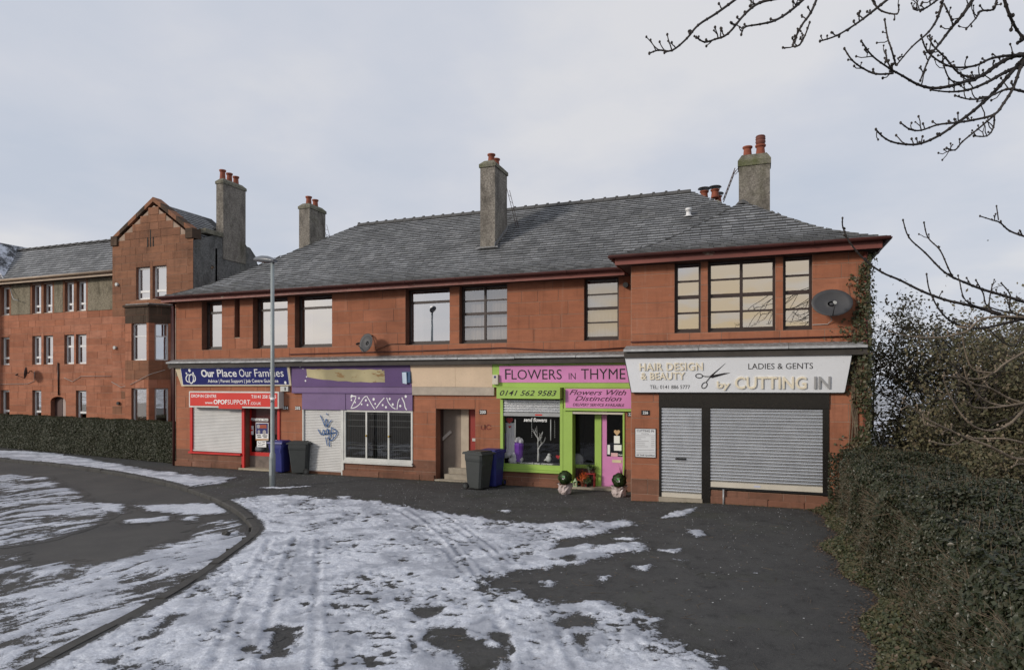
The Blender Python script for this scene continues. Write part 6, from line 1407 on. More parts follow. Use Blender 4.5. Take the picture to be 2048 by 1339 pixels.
# ------------------------------------------------------------------ wheelie bins
bin_g = paint('charcoal_plastic', (0.045, 0.050, 0.050), 0.5, 0.15, 0.2, 4, dirt=0.12); bin_b = paint('blue_plastic_bin', (0.030, 0.036, 0.185), 0.42, 0.15, 0.2, 4, dirt=0.1); rubber = paint('rubber', (0.02, 0.02, 0.02), 0.8)
def wheelie(x, y, rz, mat, label, lab2=None):
    b = thing('wheelie_bin', label, 'wheelie bin', (0, 0, 0), 'wheelie bins outside the shops'); H = 1.0
    v = []
    for z, w, d0, d1 in ((0.05, 0.23, -0.24, 0.25), (0.10, 0.235, -0.25, 0.26), (0.80, 0.275, -0.33, 0.30), (0.84, 0.285, -0.34, 0.31), (0.90, 0.29, -0.345, 0.315), (H, 0.29, -0.345, 0.315)):
        c = 0.05; v += [(-w + c, d0, z), (w - c, d0, z), (w, d0 + c, z), (w, d1 - c, z), (w - c, d1, z), (-w + c, d1, z), (-w, d1 - c, z), (-w, d0 + c, z)]
    mb = MB().add(v, [(i * 8 + k, i * 8 + (k + 1) % 8, (i + 1) * 8 + (k + 1) % 8, (i + 1) * 8 + k) for i in range(5) for k in range(8)] + [tuple(range(7, -1, -1)), tuple(40 + k for k in range(8))])
    mb.box(-0.20, -0.16, -0.34, -0.30, 0.70, 0.9); mb.box(0.16, 0.20, -0.34, -0.30, 0.70, 0.9)
    body = mb.build('body', mat, b)
    ld = MB().prism([(-0.30, -0.40, 1.005), (-0.30, -0.38, 1.055), (-0.30, 0.10, 1.085), (-0.30, 0.32, 1.075), (-0.30, 0.36, 1.03), (-0.30, 0.34, 1.005)], (0.60, 0, 0))
    ld.box(-0.24, 0.24, -0.30, 0.22, 1.06, 1.10); ld.box(-0.27, 0.27, 0.36, 0.39, 1.0, 1.04); ld.box(-0.25, -0.21, 0.30, 0.38, 1.0, 1.05); ld.box(0.21, 0.25, 0.30, 0.38, 1.0, 1.05)
    ld.build('lid', mat, b)
    for s_ in (-1, 1):
        w = MB().tube([(s_ * 0.235, 0.27, 0.10), (s_ * 0.29, 0.27, 0.10)], 0.10, 16).build('wheel', rubber, b)
        MB().tube([(s_ * 0.29, 0.27, 0.10), (s_ * 0.296, 0.27, 0.10)], 0.05, 12).build('hub', mat, w)
    MB().tube([(-0.24, 0.27, 0.10), (0.24, 0.27, 0.10)], 0.015, 8).build('axle', M['grey_metal'], b)
    if lab2: MB().box(lab2[0], lab2[1], -0.30, -0.294, lab2[2], lab2[3]).build('sticker', lab2[4], body)
    b.location = (x, y, 0); b.rotation_euler = (0, 0, rz); return b
bp = lambda u, v, dy=0.3: (PG(u, v)[0], PG(u, v)[1])
sky_st = paint('pale_blue_sticker', (0.12, 0.28, 0.50), 0.5)
x, y = bp(602, 946); wheelie(x, y, R(-72), bin_g, 'charcoal wheelie bin in front of the white shutter with blue graffiti')
x, y = bp(563, 944); wheelie(x, y, R(4), bin_b, 'blue wheelie bin behind the lamp column by the red doorway')
x, y = bp(957, 977); wheelie(x, y, R(72), bin_g, 'charcoal wheelie bin with wheels out by the stair entrance steps')
x, y = bp(984, 972); wheelie(x, y, R(-4), bin_b, 'blue wheelie bin with a pale blue sticker beside the flower shop window', (0.05, 0.20, 0.62, 0.80, sky_st))

# ------------------------------------------------------------------ satellite dishes
dishm = paint('dark_grey_dish', (0.055, 0.055, 0.058), 0.55, 0.15, 0.2, 4, dirt=0.1)
def dish(c, nrm, rx, rz_, label, wallp, lnb=None):
    d = thing('satellite_dish', label, 'satellite dish', wallp, 'satellite dishes'); c = Vector(c); n = Vector(nrm).normalized(); a = Vector((0, 0, 1)).cross(n).normalized(); b = n.cross(a); mb = MB(); vs = [c - n * 0.07]; K = 24; rings = 5
    for i in range(1, rings + 1):
        f = i / rings
        vs += [c + a * (rx * f * math.cos(2 * math.pi * k / K)) + b * (rz_ * f * math.sin(2 * math.pi * k / K)) - n * 0.07 * (1 - f * f) for k in range(K)]
    fs = [(0, 1 + k, 1 + (k + 1) % K) for k in range(K)] + [(1 + (i - 1) * K + k, 1 + (i - 1) * K + (k + 1) % K, 1 + i * K + (k + 1) % K, 1 + i * K + k) for i in range(1, rings) for k in range(K)]
    mb.add(vs, fs, True); o = mb.build('reflector', dishm, d); md = o.modifiers.new('t', 'SOLIDIFY'); md.thickness = 0.008
    f = c + n * 0.34 - b * rz_ * 0.55; MB().tube([c - b * rz_ * 0.95, f], 0.012, 6).build('feed_arm', dishm, d)
    MB().tube([f + b * 0.06 - n * 0.05, f + n * 0.05], [0.03, 0.035], 10).build('receiver', ltgrey if lnb else M['black'], d)
    wp_ = Vector(wallp); MB().tube([c - n * 0.07, c - n * 0.13, Vector((wp_.x, wp_.y - 0.12, wp_.z)), wp_], 0.022, 8).build('bracket', M['black'], d)
    return d
c = Q(732, 685, YM - 0.42); dish(c, (-0.16, -0.95, 0.25), 0.27, 0.31, 'dark grey satellite dish on the wall above the purple fascia', Q(745, 671, YM))
c = Q(1664, 605, YR - 0.35); dish(c, (0.05, -0.9, 0.30), 0.43, 0.33, 'large dark grey satellite dish on the wall above the hairdresser sign', Q(1668, 605, YR), 1)
c = Q(51, 745, YLW - 0.4); dish(c, (-0.70, -0.70, 0.1), 0.26, 0.29, 'grey satellite dish on the tenement wall', Q(64, 742, YLW))
MB().tube([Q(1657, 625, YR - 0.3), Q(1664, 640, YR - 0.1), Q(1655, 648, YR - 0.03), Q(1625, 649, YR - 0.03)], 0.010, 5).build('cable', cable, bpy.data.objects['satellite_dish.001'])
MB().tube([Q(745, 671, YM - 0.03), Q(752, 700, YM - 0.03), Q(780, 688, YM - 0.03), Q(812, 687, YM - 0.03)], 0.009, 5).build('cable', M['black'], bpy.data.objects['satellite_dish'])

# ------------------------------------------------------------------ foliage
def leaf_mesh(name, P, N, size, mat, seed, aspect=0.55, droop=0.5, par=None, jitter=0.9):
    rng = np.random.default_rng(seed); n = len(P)
    N = N + rng.normal(0, jitter, (n, 3)) * 0.6; N /= np.linalg.norm(N, axis=1, keepdims=True) + 1e-9
    T = rng.normal(0, 1, (n, 3)); T -= N * (T * N).sum(1, keepdims=True); T /= np.linalg.norm(T, axis=1, keepdims=True) + 1e-9
    B = np.cross(N, T); L = size * rng.uniform(0.6, 1.3, (n, 1)); Wd = L * aspect * rng.uniform(0.8, 1.2, (n, 1)); fold = L * 0.10
    V = np.stack([P - T * L * 0.5, P + B * Wd * 0.5 + N * fold, P + T * L * 0.5 - N * fold * droop, P - B * Wd * 0.5 + N * fold], 1).reshape(-1, 3)
    me = bpy.data.meshes.new(name); me.vertices.add(4 * n); me.vertices.foreach_set('co', V.astype(np.float32).ravel())
    i = np.arange(n) * 4; F = np.concatenate([np.stack([i, i + 1, i + 2], 1), np.stack([i, i + 2, i + 3], 1)], 0)
    me.loops.add(F.size); me.loops.foreach_set('vertex_index', F.astype(np.int32).ravel()); me.polygons.add(len(F))
    me.polygons.foreach_set('loop_start', np.arange(0, F.size, 3, dtype=np.int32)); me.polygons.foreach_set('loop_total', np.full(len(F), 3, np.int32))
    r = rng.random(n).astype(np.float32); at = me.attributes.new('rnd', 'FLOAT', 'FACE'); at.data.foreach_set('value', np.concatenate([r, r]))
    me.update(); me.materials.append(mat); return put(name, me, par)
def twig_mesh(name, P, D, L, r, mat, par, seed=0):
    rng = np.random.default_rng(seed); n = len(P); D = D / (np.linalg.norm(D, axis=1, keepdims=True) + 1e-9)
    S = np.cross(D, rng.normal(0, 1, (n, 3))); S /= np.linalg.norm(S, axis=1, keepdims=True) + 1e-9; B = np.cross(D, S); L = L[:, None]; V = []
    for k in range(3):
        a = 2 * math.pi * k / 3; o = (S * math.cos(a) + B * math.sin(a)) * r; V += [P + o, P + D * L + o * 0.5]
    V = np.stack(V, 1).reshape(-1, 3); i = np.arange(n) * 6
    F = np.concatenate([np.stack([i + 2 * k, i + 2 * ((k + 1) % 3), i + 2 * ((k + 1) % 3) + 1, i + 2 * k + 1], 1) for k in range(3)], 0)
    me = bpy.data.meshes.new(name); me.vertices.add(len(V)); me.vertices.foreach_set('co', V.astype(np.float32).ravel()); me.loops.add(F.size); me.loops.foreach_set('vertex_index', F.astype(np.int32).ravel()); me.polygons.add(len(F))
    me.polygons.foreach_set('loop_start', np.arange(0, F.size, 4, dtype=np.int32)); me.polygons.foreach_set('loop_total', np.full(len(F), 4, np.int32)); me.update(); me.materials.append(mat); return put(name, me, par)
# clipped hedge in front of the tenement
rg_ = np.random.default_rng(3)
hA, hB = Vector((*PG(353, 928), 0)), Vector((*PG(-160, 880), 0)); hd_ = (hB - hA).normalized(); hn = Vector((hd_.y, -hd_.x, 0))
if hn.y > 0: hn = -hn
HL = (hB - hA).length; HH, HW = 1.52, 0.9
hedge = thing('clipped_hedge', 'long low clipped dark green hedge in front of the tenement', 'hedge', hA + hd_ * 8)
def hpt(s, w, z): return np.array(hA)[None] + np.outer(s, np.array(hd_)) + np.outer(w, -np.array(hn)) + np.outer(z, [0, 0, 1])
n = 80000; s_ = rg_.uniform(0, HL, n); z_ = rg_.uniform(0.02, HH, n); bulge = 0.02 * np.sin(s_ * 1.7) + 0.015 * np.sin(s_ * 4.1 + z_ * 3) - 0.06 * (1 - z_ / HH)
P1 = hpt(s_, rg_.uniform(-0.02, 0.10, n) - bulge, z_); N1 = np.tile(np.array(hn) + np.array([0, 0, 0.4]), (n, 1))
n2 = 26000; s2_ = rg_.uniform(0, HL, n2); P2 = hpt(s2_, rg_.uniform(0, HW, n2), HH - 0.05 + rg_.uniform(0, 0.07, n2) + 0.02 * np.sin(s2_ * 3)); N2 = np.tile([0, 0, 1.0], (n2, 1))
n3 = 5000; P3 = hpt(rg_.uniform(-0.05, 0.06, n3), rg_.uniform(0, HW, n3), rg_.uniform(0.02, HH, n3)); N3 = np.tile(-np.array(hd_), (n3, 1))
leaf_mesh('foliage', np.concatenate([P1, P2, P3]), np.concatenate([N1, N2, N3]), 0.055, M['privet_far'], 11, 0.6, par=hedge)
cm_ = MB(); q = lambda s, w, z: tuple(hpt(np.array([s]), np.array([w]), np.array([z]))[0]); cm_.prism([q(0.06, 0.14, 0), q(HL, 0.14, 0), q(HL, HW, 0), q(0.05, HW, 0)], (0, 0, HH - 0.07)); cm_.build('shade_core', M['core'], hedge)  # solid dark block so gaps between leaves read as shade

# privet hedge along the near side of the yard
pv = thing('privet_hedge', 'big overgrown privet hedge with bare twigs along the asphalt yard', 'hedge', (2.3, 11, 0))
n = 175000; yy = 3.0 + (16.3 - 3.0) * rg_.random(n) ** 1.1
def hx(y, z): return 1.74 + 0.07 * np.sin(y * 0.9) + 0.06 * np.sin(y * 2.7 + 1) + 0.05 * np.sin(y * 6 + z * 4) - 0.12 * np.clip(1 - z / 0.6, 0, 1) + 0.16 * np.clip((z - 1.15) / 0.4, 0, 1) ** 2
def htop(x, y): return 1.46 + 0.06 * np.sin(y * 1.3) + 0.05 * np.sin(x * 4 + y * 2.2) + 0.04 * np.sin(y * 5.1)
zz_ = rg_.random(n) * 1.5; P1 = np.stack([hx(yy, zz_) + rg_.exponential(0.07, n) - 0.06, yy, zz_ + 0.02], 1); N1 = np.tile([-1.0, -0.25, 0.5], (n, 1))
n2 = 85000; y2 = 3.0 + (16.4 - 3.0) * rg_.random(n2) ** 1.1; x2 = 1.75 + rg_.random(n2) * 1.75; P2 = np.stack([x2, y2, htop(x2, y2) - rg_.exponential(0.06, n2) + 0.04], 1); N2 = np.tile([-0.1, -0.1, 1.0], (n2, 1))
n3 = 7000; x3 = 1.5 + rg_.random(n3) * 1.9; P3 = np.stack([x3, 16.3 + rg_.uniform(-0.1, 0.1, n3), rg_.random(n3) * 1.45], 1); N3 = np.tile([0, 1.0, 0.2], (n3, 1))
leaf_mesh('foliage', np.concatenate([P1, P2, P3]), np.concatenate([N1, N2, N3]), 0.055, M['privet'], 12, 0.66, par=pv)
MB().prism([(1.75, 2.9, 0), (1.9, 2.9, 1.1), (2.2, 2.9, 1.28), (3.4, 2.9, 1.28), (3.4, 2.9, 0)], (0, 13.3, 0)).build('shade_core', M['core'], pv)  # solid dark filler, its colour is the shade behind the leaves
n = 5200; ty = rg_.uniform(3.2, 16.2, n); tz = rg_.uniform(0.15, 1.3, n); tp = np.stack([hx(ty, tz) + 0.02, ty, tz], 1); td = np.stack([rg_.normal(-0.5, 0.5, n), rg_.normal(-0.15, 0.7, n), rg_.normal(0.6, 0.6, n)], 1)
twig_mesh('twigs', tp, td, rg_.uniform(0.06, 0.32, n), 0.0034, M['twig'], pv, 1)
n = 2300; tx = rg_.uniform(1.8, 3.4, n); ty = rg_.uniform(3.2, 16.3, n); twig_mesh('twigs', np.stack([tx, ty, htop(tx, ty) - 0.06], 1), np.stack([rg_.normal(0, 0.25, n), rg_.normal(0, 0.25, n), np.ones(n)], 1), rg_.uniform(0.05, 0.20, n), 0.0032, M['twig'], pv, 2)
# ivy carpet at the hedge foot
n = 20000; iy = rg_.uniform(6.2, 16.4, n); edge = 1.34 + 0.16 * np.sin(iy * 1.4) + 0.10 * np.sin(iy * 3.3); ix = edge + rg_.random(n) * 0.5 - 0.10 * rg_.random(n) ** 2; iz = np.clip((ix - edge) * 0.55, 0, 1) * rg_.random(n) + 0.03 + gz(ix, iy)
ic = kind(leaf_mesh('ivy_ground_cover', np.stack([ix, iy, iz], 1), np.tile([-0.4, -0.3, 1.0], (n, 1)), 0.055, M['ivy'], 13, 0.8), 'stuff'); ic['label'] = 'dark ivy creeping along the foot of the privet hedge'
n = 5200; iy = rg_.uniform(6.5, 16.4, n); edge = 1.34 + 0.16 * np.sin(iy * 1.4) + 0.10 * np.sin(iy * 3.3); ix = edge - np.abs(rg_.normal(0, 0.16, n)) + 0.12
lt_ = kind(leaf_mesh('leaf_litter', np.stack([ix, iy, gz(ix, iy) + 0.012 + 0.01 * rg_.random(n)], 1), np.tile([0, 0, 1.0], (n, 1)), 0.035, M['litter'], 14, 0.6, jitter=0.25), 'stuff'); lt_['label'] = 'brown leaf litter along the hedge foot'
n = 500; ix = rg_.uniform(-4.5, 1.1, n); iy = rg_.uniform(6.5, 16.2, n); lt2 = kind(leaf_mesh('leaf_litter', np.stack([ix, iy, gz(ix, iy) + 0.012], 1), np.tile([0, 0, 1.0], (n, 1)), 0.026, M['litter'], 15, 0.5, jitter=0.2), 'stuff'); lt2['label'] = 'scattered dead leaves and twigs on the bare asphalt'
n = 170; ix = rg_.uniform(-4.0, 1.2, n); iy = rg_.uniform(6.5, 15.5, n); a_ = rg_.uniform(0, 6.28, n); kind(twig_mesh('fallen_twigs', np.stack([ix, iy, gz(ix, iy) + 0.012], 1), np.stack([np.cos(a_), np.sin(a_), np.zeros(n)], 1), rg_.uniform(0.05, 0.22, n), 0.003, M['twig'], None, 3), 'stuff')['label'] = 'thin twigs lying on the bare asphalt'

# dead leaves and moss crumbs along the wall foot
n = 2600; lx_ = rg_.uniform(XL, XR, n); ly_ = np.where(lx_ < XJ, YM, YR) - 0.05 - np.abs(rg_.normal(0, 0.10, n)); lt3 = kind(leaf_mesh('leaf_litter', np.stack([lx_, ly_, gz(lx_, ly_) + 0.012], 1), np.tile([0, -0.2, 1.0], (n, 1)), 0.03, M['ivy'], 17, 0.6, jitter=0.3), 'stuff'); lt3['label'] = 'moss crumbs and dead leaves along the foot of the shop walls'
n = 2400; lx_ = rg_.uniform(-19, 1.0, n); ly_ = 17.7 - np.abs(rg_.normal(0, 3.6, n)); ok_ = (ly_ > 8) & ((lx_ < XJ) | (ly_ < YR - 0.2)) & (sdist(lx_, ly_, pave_poly) > 0.3); lx_, ly_ = lx_[ok_], ly_[ok_]; n = len(lx_)
cr_ = kind(leaf_mesh('snow_crumbs', np.stack([lx_, ly_, gz(lx_, ly_) + 0.012], 1), np.tile([0, 0, 1.0], (n, 1)), 0.024, M['crumb'], 18, 0.7, jitter=0.15), 'stuff'); cr_['label'] = 'tiny white crumbs of snow and grit scattered on the asphalt'
# ivy climbing the corner of the terrace
iv = thing('climbing_ivy', 'straggly ivy climbing the corner of the terrace beside the hairdresser', 'ivy', (XR, YR, 0))
n = 3200; z_ = 5.9 * rg_.random(n) ** 1.3; wl_ = 0.07 + 0.22 * np.exp(-((z_ - 3.9) / 1.1) ** 2) + 0.22 * np.exp(-((z_ - 0.8) / 0.9) ** 2) + 0.06 * np.sin(z_ * 5); ix = XR + 0.12 - np.abs(rg_.normal(0, 1, n)) * wl_; iyy = YR - 0.03 - rg_.random(n) * (0.12 + 0.25 * np.exp(-((z_ - 3.4) / 1.4) ** 2)) * np.clip((ix - XR + 0.6) / 0.6, 0.1, 1)
P1 = np.stack([ix, iyy, z_], 1)
n2 = 4500; z2 = 6.0 * rg_.random(n2) ** 1.15; P2 = np.stack([XR + 0.05 + rg_.random(n2) * 0.22, YR - 0.1 + rg_.random(n2) * 2.2, z2], 1)
leaf_mesh('foliage', np.concatenate([P1, P2]), np.concatenate([np.tile([0, -1.0, 0.3], (n, 1)), np.tile([1.0, -0.4, 0.2], (n2, 1))]), 0.075, M['ivy'], 16, 0.8, par=iv)
st = MB(); ri = random.Random(8)
for k in range(14):
    x = XR - ri.uniform(-0.08, 0.25); p = [Vector((x, YR - 0.03, 0))]
    for j in range(1, 9): p.append(Vector((x + ri.uniform(-0.09, 0.09), YR - 0.03 - ri.random() * 0.03, j * ri.uniform(0.5, 0.72))))
    p.sort(key=lambda q: q.z); st.tube(p, [0.014 - 0.0012 * j for j in range(9)], 5)
st.build('stems', M['twig'], iv)

# tall shrubs beyond the hedge
def shrub(name, label, cx, cy, rx, ry, h, nst, nleaf, seed, size=0.085):
    t = thing(name, label, 'shrub', (cx, cy, 0), 'shrubs behind the hedge'); r = random.Random(seed); rr = np.random.default_rng(seed); tips = []; mb = MB()
    def grow(p, d, l, rad, lev):
        pts = [p]; q = p.copy()
        for k in range(3): d = (d + Vector((r.uniform(-1, 1), r.uniform(-1, 1), r.uniform(-0.3, 0.6))) * 0.22).normalized(); q = q + d * l / 3; pts.append(q.copy())
        mb.tube(pts, [rad, rad * 0.85, rad * 0.7, rad * 0.5], 5 if lev else 7, caps=False)
        tips.extend([(x, lev) for x in pts[1:]])
        if lev < 4:
            for k in range(3 if lev < 3 else 2): a = r.uniform(0, 6.28); grow(pts[r.choice([2, 3, 3])], (d + Vector((math.cos(a), math.sin(a), r.uniform(-0.25, 0.4))) * 0.75).normalized(), l * r.uniform(0.58, 0.8), rad * 0.55, lev + 1)
    for k in range(nst): a = r.uniform(0, 6.28); grow(Vector((cx + rx * 0.35 * math.cos(a), cy + ry * 0.35 * math.sin(a), -0.05)), Vector((0.45 * math.cos(a), 0.45 * math.sin(a), 1)).normalized(), h * 0.36, 0.05, 0)
    mb.build('branches', M['bark_dark'], t)
    tp = np.array([tuple(p) for p, l in tips if l >= 2]); idx = rr.integers(0, len(tp), nleaf); P = tp[idx] + rr.normal(0, 0.15, (nleaf, 3))
    low = rr.random(nleaf // 2); P2 = np.stack([cx + rr.normal(0, rx * 0.42, nleaf // 2), cy + rr.normal(0, ry * 0.4, nleaf // 2), np.abs(rr.normal(0, 0.36, nleaf // 2)) * h * 0.8], 1)
    P = np.concatenate([P, P2]); P = P[P[:, 2] > 0.02]
    leaf_mesh('foliage', P, np.tile([-0.2, -0.6, 0.7], (len(P), 1)), size, M['shrub'], seed, 0.55, par=t, jitter=1.4)
shrub('tall_shrub', 'tall evergreen shrub with thin olive leaves right beside the terrace corner', 3.9, 18.9, 1.3, 1.2, 5.6, 7, 9000, 41, 0.09)
shrub('tall_shrub', 'loose olive shrub between the terrace corner shrub and the outbuilding', 5.7, 19.6, 1.5, 1.2, 5.2, 7, 17000, 42, 0.10)
shrub('tall_shrub', 'spreading lower shrub in front of the outbuilding roof', 7.8, 19.6, 1.7, 1.3, 4.2, 7, 15000, 43, 0.10)
shrub('low_shrub', 'dense bush filling the corner between the terrace and the tall shrubs', 3.9, 18.0, 1.1, 0.8, 3.0, 6, 6000, 46, 0.09)
shrub('low_shrub', 'dense dark bush below the loose olive shrub', 5.9, 18.6, 1.6, 0.9, 2.7, 7, 12000, 47, 0.08)
shrub('low_shrub', 'low dark bush just behind the privet hedge', 5.0, 16.0, 1.8, 1.2, 1.9, 7, 11000, 44, 0.07)
shrub('low_shrub', 'low dark bush filling the gap under the bare branches', 6.8, 14.2, 1.8, 1.3, 1.8, 7, 10000, 45, 0.07)

# ------------------------------------------------------------------ bare trees overhanging from beyond the hedge
def bare_tree(label, base, trunk_top, limbs, mat, trunk_r, seed, cat='tree'):
    """limbs: (photo pixels from tip to frame edge, distance at tip, distance at edge, radius at tip, radius at edge, join point on the tree)"""
    t = thing('bare_tree', label, cat, base); r = random.Random(seed); b = Vector(base); tt = Vector(trunk_top)
    mid = (b + tt) / 2 + Vector((0.12, -0.1, 0))
    MB().tube([b + Vector((0, 0, -0.1)), b + Vector((0, 0, 0.5)), mid, tt, tt + Vector((0.3, 0.3, 1.5))], [trunk_r * 1.3, trunk_r, trunk_r * 0.8, trunk_r * 0.62, trunk_r * 0.35], 12).build('trunk', mat, t)
    for (pts, t0, t1, r0, r1, join, side) in limbs:
        n = len(pts); P = [PT(u, v, t0 + (t1 - t0) * i / (n - 1) + r.uniform(-0.05, 0.05)) for i, (u, v) in enumerate(pts)]
        vis = catmull(P, 4); m = len(vis); rad = [r0 + (r1 - r0) * (i / (m - 1)) ** 1.2 for i in range(m)]
        if join is not None:
            J = Vector(join); e = vis[-1]; d = (vis[-1] - vis[-4]).normalized()
            ex = [e + d * 0.5 + (J - e) * 0.1, e * 0.45 + J * 0.55 + d * 0.25, J]; full = vis + ex; rf_ = rad + [r1 * 1.15, r1 * 1.5, r1 * 1.9]
        else: full, rf_ = vis, rad
        mb = MB().tube(full, rf_, 7)
        # buds, knuckles and spur shoots
        mb.sphere(vis[0], r0 * 1.7, r0 * 1.7, r0 * 2.4, 6, 5)
        for i in range(1, m - 1):
            tdir = (vis[i + 1] - vis[i - 1]).normalized()
            if i % 2 == 0: mb.tube([vis[i] - tdir * rad[i] * 1.6, vis[i], vis[i] + tdir * rad[i] * 1.6], [rad[i] * 0.9, rad[i] * 1.45, rad[i] * 0.9], 6, caps=False)
            if r.random() < side:
                px = Vector((CS, SN, 0)); fx_ = Vector((-SN, CS, 0)); up = Vector((0, 0, 1)); a = r.choice([-1, 1]) * r.uniform(0.5, 1.1)
                d = (-tdir * 0.4 + up * math.sin(a + 0.5) + px * -math.cos(a) * 0.5 + fx_ * r.uniform(-0.4, 0.4)).normalized(); l = r.choice([0.03, 0.05, 0.06, 0.08, 0.12]); q = vis[i]; seg = [q]
                for k in range(3): d = (d + up * 0.25 + Vector((r.uniform(-1, 1), r.uniform(-1, 1), r.uniform(-1, 1))) * 0.55).normalized(); q = q + d * l / 3; seg.append(q)
                rr_ = min(r0, rad[i] * 0.75); mb.tube(seg, [rr_, rr_ * 0.9, rr_ * 0.8, rr_ * 0.8], 5); mb.sphere(seg[-1], rr_ * 1.8, rr_ * 1.8, rr_ * 2.3, 6, 5)
                if r.random() < 0.4:
                    d2 = (d + Vector((r.uniform(-1, 1), r.uniform(-1, 1), 0.3))).normalized(); mb.tube([seg[1], seg[1] + d2 * l * 0.5], [rr_ * 0.8, rr_ * 0.7], 5); mb.sphere(seg[1] + d2 * l * 0.5, rr_ * 1.5, n=6, m=5)
        mb.build('branch', mat, t)
    return t
Z8 = lambda *P: [(1280 + a / 2.6667, b / 2.6667) for a, b in P]
base1 = Vector((PT(2048, 768, 6.6).x, 0, 0)); px_, py_ = CS * 7.3 - SN * 6.2, SN * 7.3 + CS * 6.2
base1 = (px_, py_, 0); top1 = (px_ + 0.1, py_ - 0.1, 6.2); hi1 = (px_ + 0.05, py_, 7.6); lo1 = (px_, py_, 4.9)
r_, R_ = 0.0055, 0.017
LB = [
 (Z8((1180, 220), (1240, 300), (1330, 365), (1400, 405), (1480, 450), (1560, 470), (1650, 460), (1750, 430), (1830, 400), (1900, 350), (1980, 305), (2060, 288)), 5.0, 5.9, r_, 0.020, top1, 0.35),
 (Z8((1550, 480), (1650, 490), (1750, 480), (1850, 440), (1950, 385), (2060, 340)), 5.3, 5.9, r_, 0.018, top1, 0.3),
 (Z8((1090, 260), (1130, 320), (1190, 365), (1260, 395), (1350, 392)), 4.9, 5.12, r_, 0.008, None, 0.3),
 (Z8((1305, 105), (1320, 200), (1340, 260), (1365, 350)), 5.0, 5.1, r_, 0.007, None, 0.35),
 (Z8((1495, 430), (1530, 340), (1560, 280), (1600, 230), (1660, 150), (1720, 80), (1780, -10)), 5.2, 5.5, r_, 0.015, hi1, 0.35),
 (Z8((1370, 345), (1450, 250), (1540, 170), (1590, 90), (1618, -10)), 5.05, 5.4, r_, 0.011, hi1, 0.4),
 (Z8((1668, 130), (1650, 80), (1620, 20)), 5.4, 5.4, r_, 0.007, None, 0.3),
 (Z8((2060, 215), (2010, 160), (1970, 80), (1940, -10)), 5.7, 5.5, 0.010, 0.013, hi1, 0.3),
 (Z8((1740, 155), (1790, 100), (1820, 60), (1885, 50), (1905, -10)), 5.4, 5.5, r_, 0.010, hi1, 0.5),
 (Z8((50, 285), (100, 268), (170, 270), (250, 205), (310, 135), (410, 70), (520, -10)), 4.6, 5.0, r_, 0.010, hi1, 0.45),
 (Z8((300, 200), (345, 225), (400, 210), (470, 180), (560, 75), (640, 15), (750, -10)), 4.7, 5.0, r_, 0.011, hi1, 0.5),
 (Z8((540, 185), (560, 145), (640, 130), (720, 110), (800, 60), (880, -10)), 4.8, 5.1, r_, 0.011, hi1, 0.5),
 (Z8((905, 120), (880, 190), (850, 240), (815, 240), (860, 140), (910, 70), (945, -10)), 4.8, 5.1, 0.005, 0.010, hi1, 0.5),
 (Z8((960, 220), (1050, 190), (1150, 130), (1230, 70), (1330, -10)), 4.9, 5.2, r_, 0.011, hi1, 0.4),
 (Z8((1460, 45), (1480, 55), (1530, 40), (1600, -10)), 5.1, 5.3, r_, 0.008, hi1, 0.4),
 (Z8((1380, 30), (1370, 75), (1290, 60), (1250, 20), (1240, -10)), 5.1, 5.2, 0.005, 0.009, hi1, 0.3),
 (Z8((1258, 690), (1290, 725), (1340, 755), (1420, 770), (1500, 765), (1600, 720), (1700, 650), (1780, 590), (1880, 500), (1960, 410), (2060, 295)), 5.0, 5.9, r_, 0.017, top1, 0.3),
 (Z8((1390, 655), (1440, 690), (1500, 695), (1590, 665), (1680, 655), (1780, 640), (1890, 610), (1940, 550), (1990, 470), (2030, 360), (2060, 300)), 5.1, 5.8, r_, 0.014, top1, 0.35),
 (Z8((1780, 725), (1850, 725), (1885, 680), (1890, 610)), 5.4, 5.5, r_, 0.007, None, 0.4),
 (Z8((1635, 790), (1680, 800), (1720, 755), (1800, 690), (1890, 615)), 5.3, 5.5, r_, 0.008, None, 0.45),
 (Z8((1680, 510), (1760, 530), (1850, 520), (1930, 485), (1980, 475), (2060, 492)), 5.4, 5.8, r_, 0.012, top1, 0.4),
 (Z8((1310, 270), (1320, 330), (1345, 370)), 5.0, 5.1, 0.005, 0.006, None, 0.3),
 (Z8((1500, 190), (1530, 270), (1600, 330), (1680, 360), (1790, 350), (1880, 310), (1990, 295), (2060, 300)), 5.3, 5.9, r_, 0.013, top1, 0.3),
 (Z8((1620, 350), (1650, 420), (1700, 440), (1790, 430)), 5.3, 5.5, 0.005, 0.007, None, 0.4),
 (Z8((1545, 190), (1560, 240), (1630, 310), (1700, 390), (1790, 420)), 5.3, 5.5, r_, 0.009, None, 0.4),
]
bare_tree('bare ash tree with dark twigs hanging over the terrace roof', base1, top1, LB, M['bark_dark'], 0.17, 5)
Z6 = lambda *P: [(1650 + a / 3.347, 560 + b / 3.347) for a, b in P]
px2, py2 = CS * 10.2 - SN * 8.6, SN * 10.2 + CS * 8.6; b2 = (px2, py2, 0); j2 = (px2, py2, 3.6); j3 = (px2 + 0.05, py2, 2.4); q_, Q_ = 0.0065, 0.018
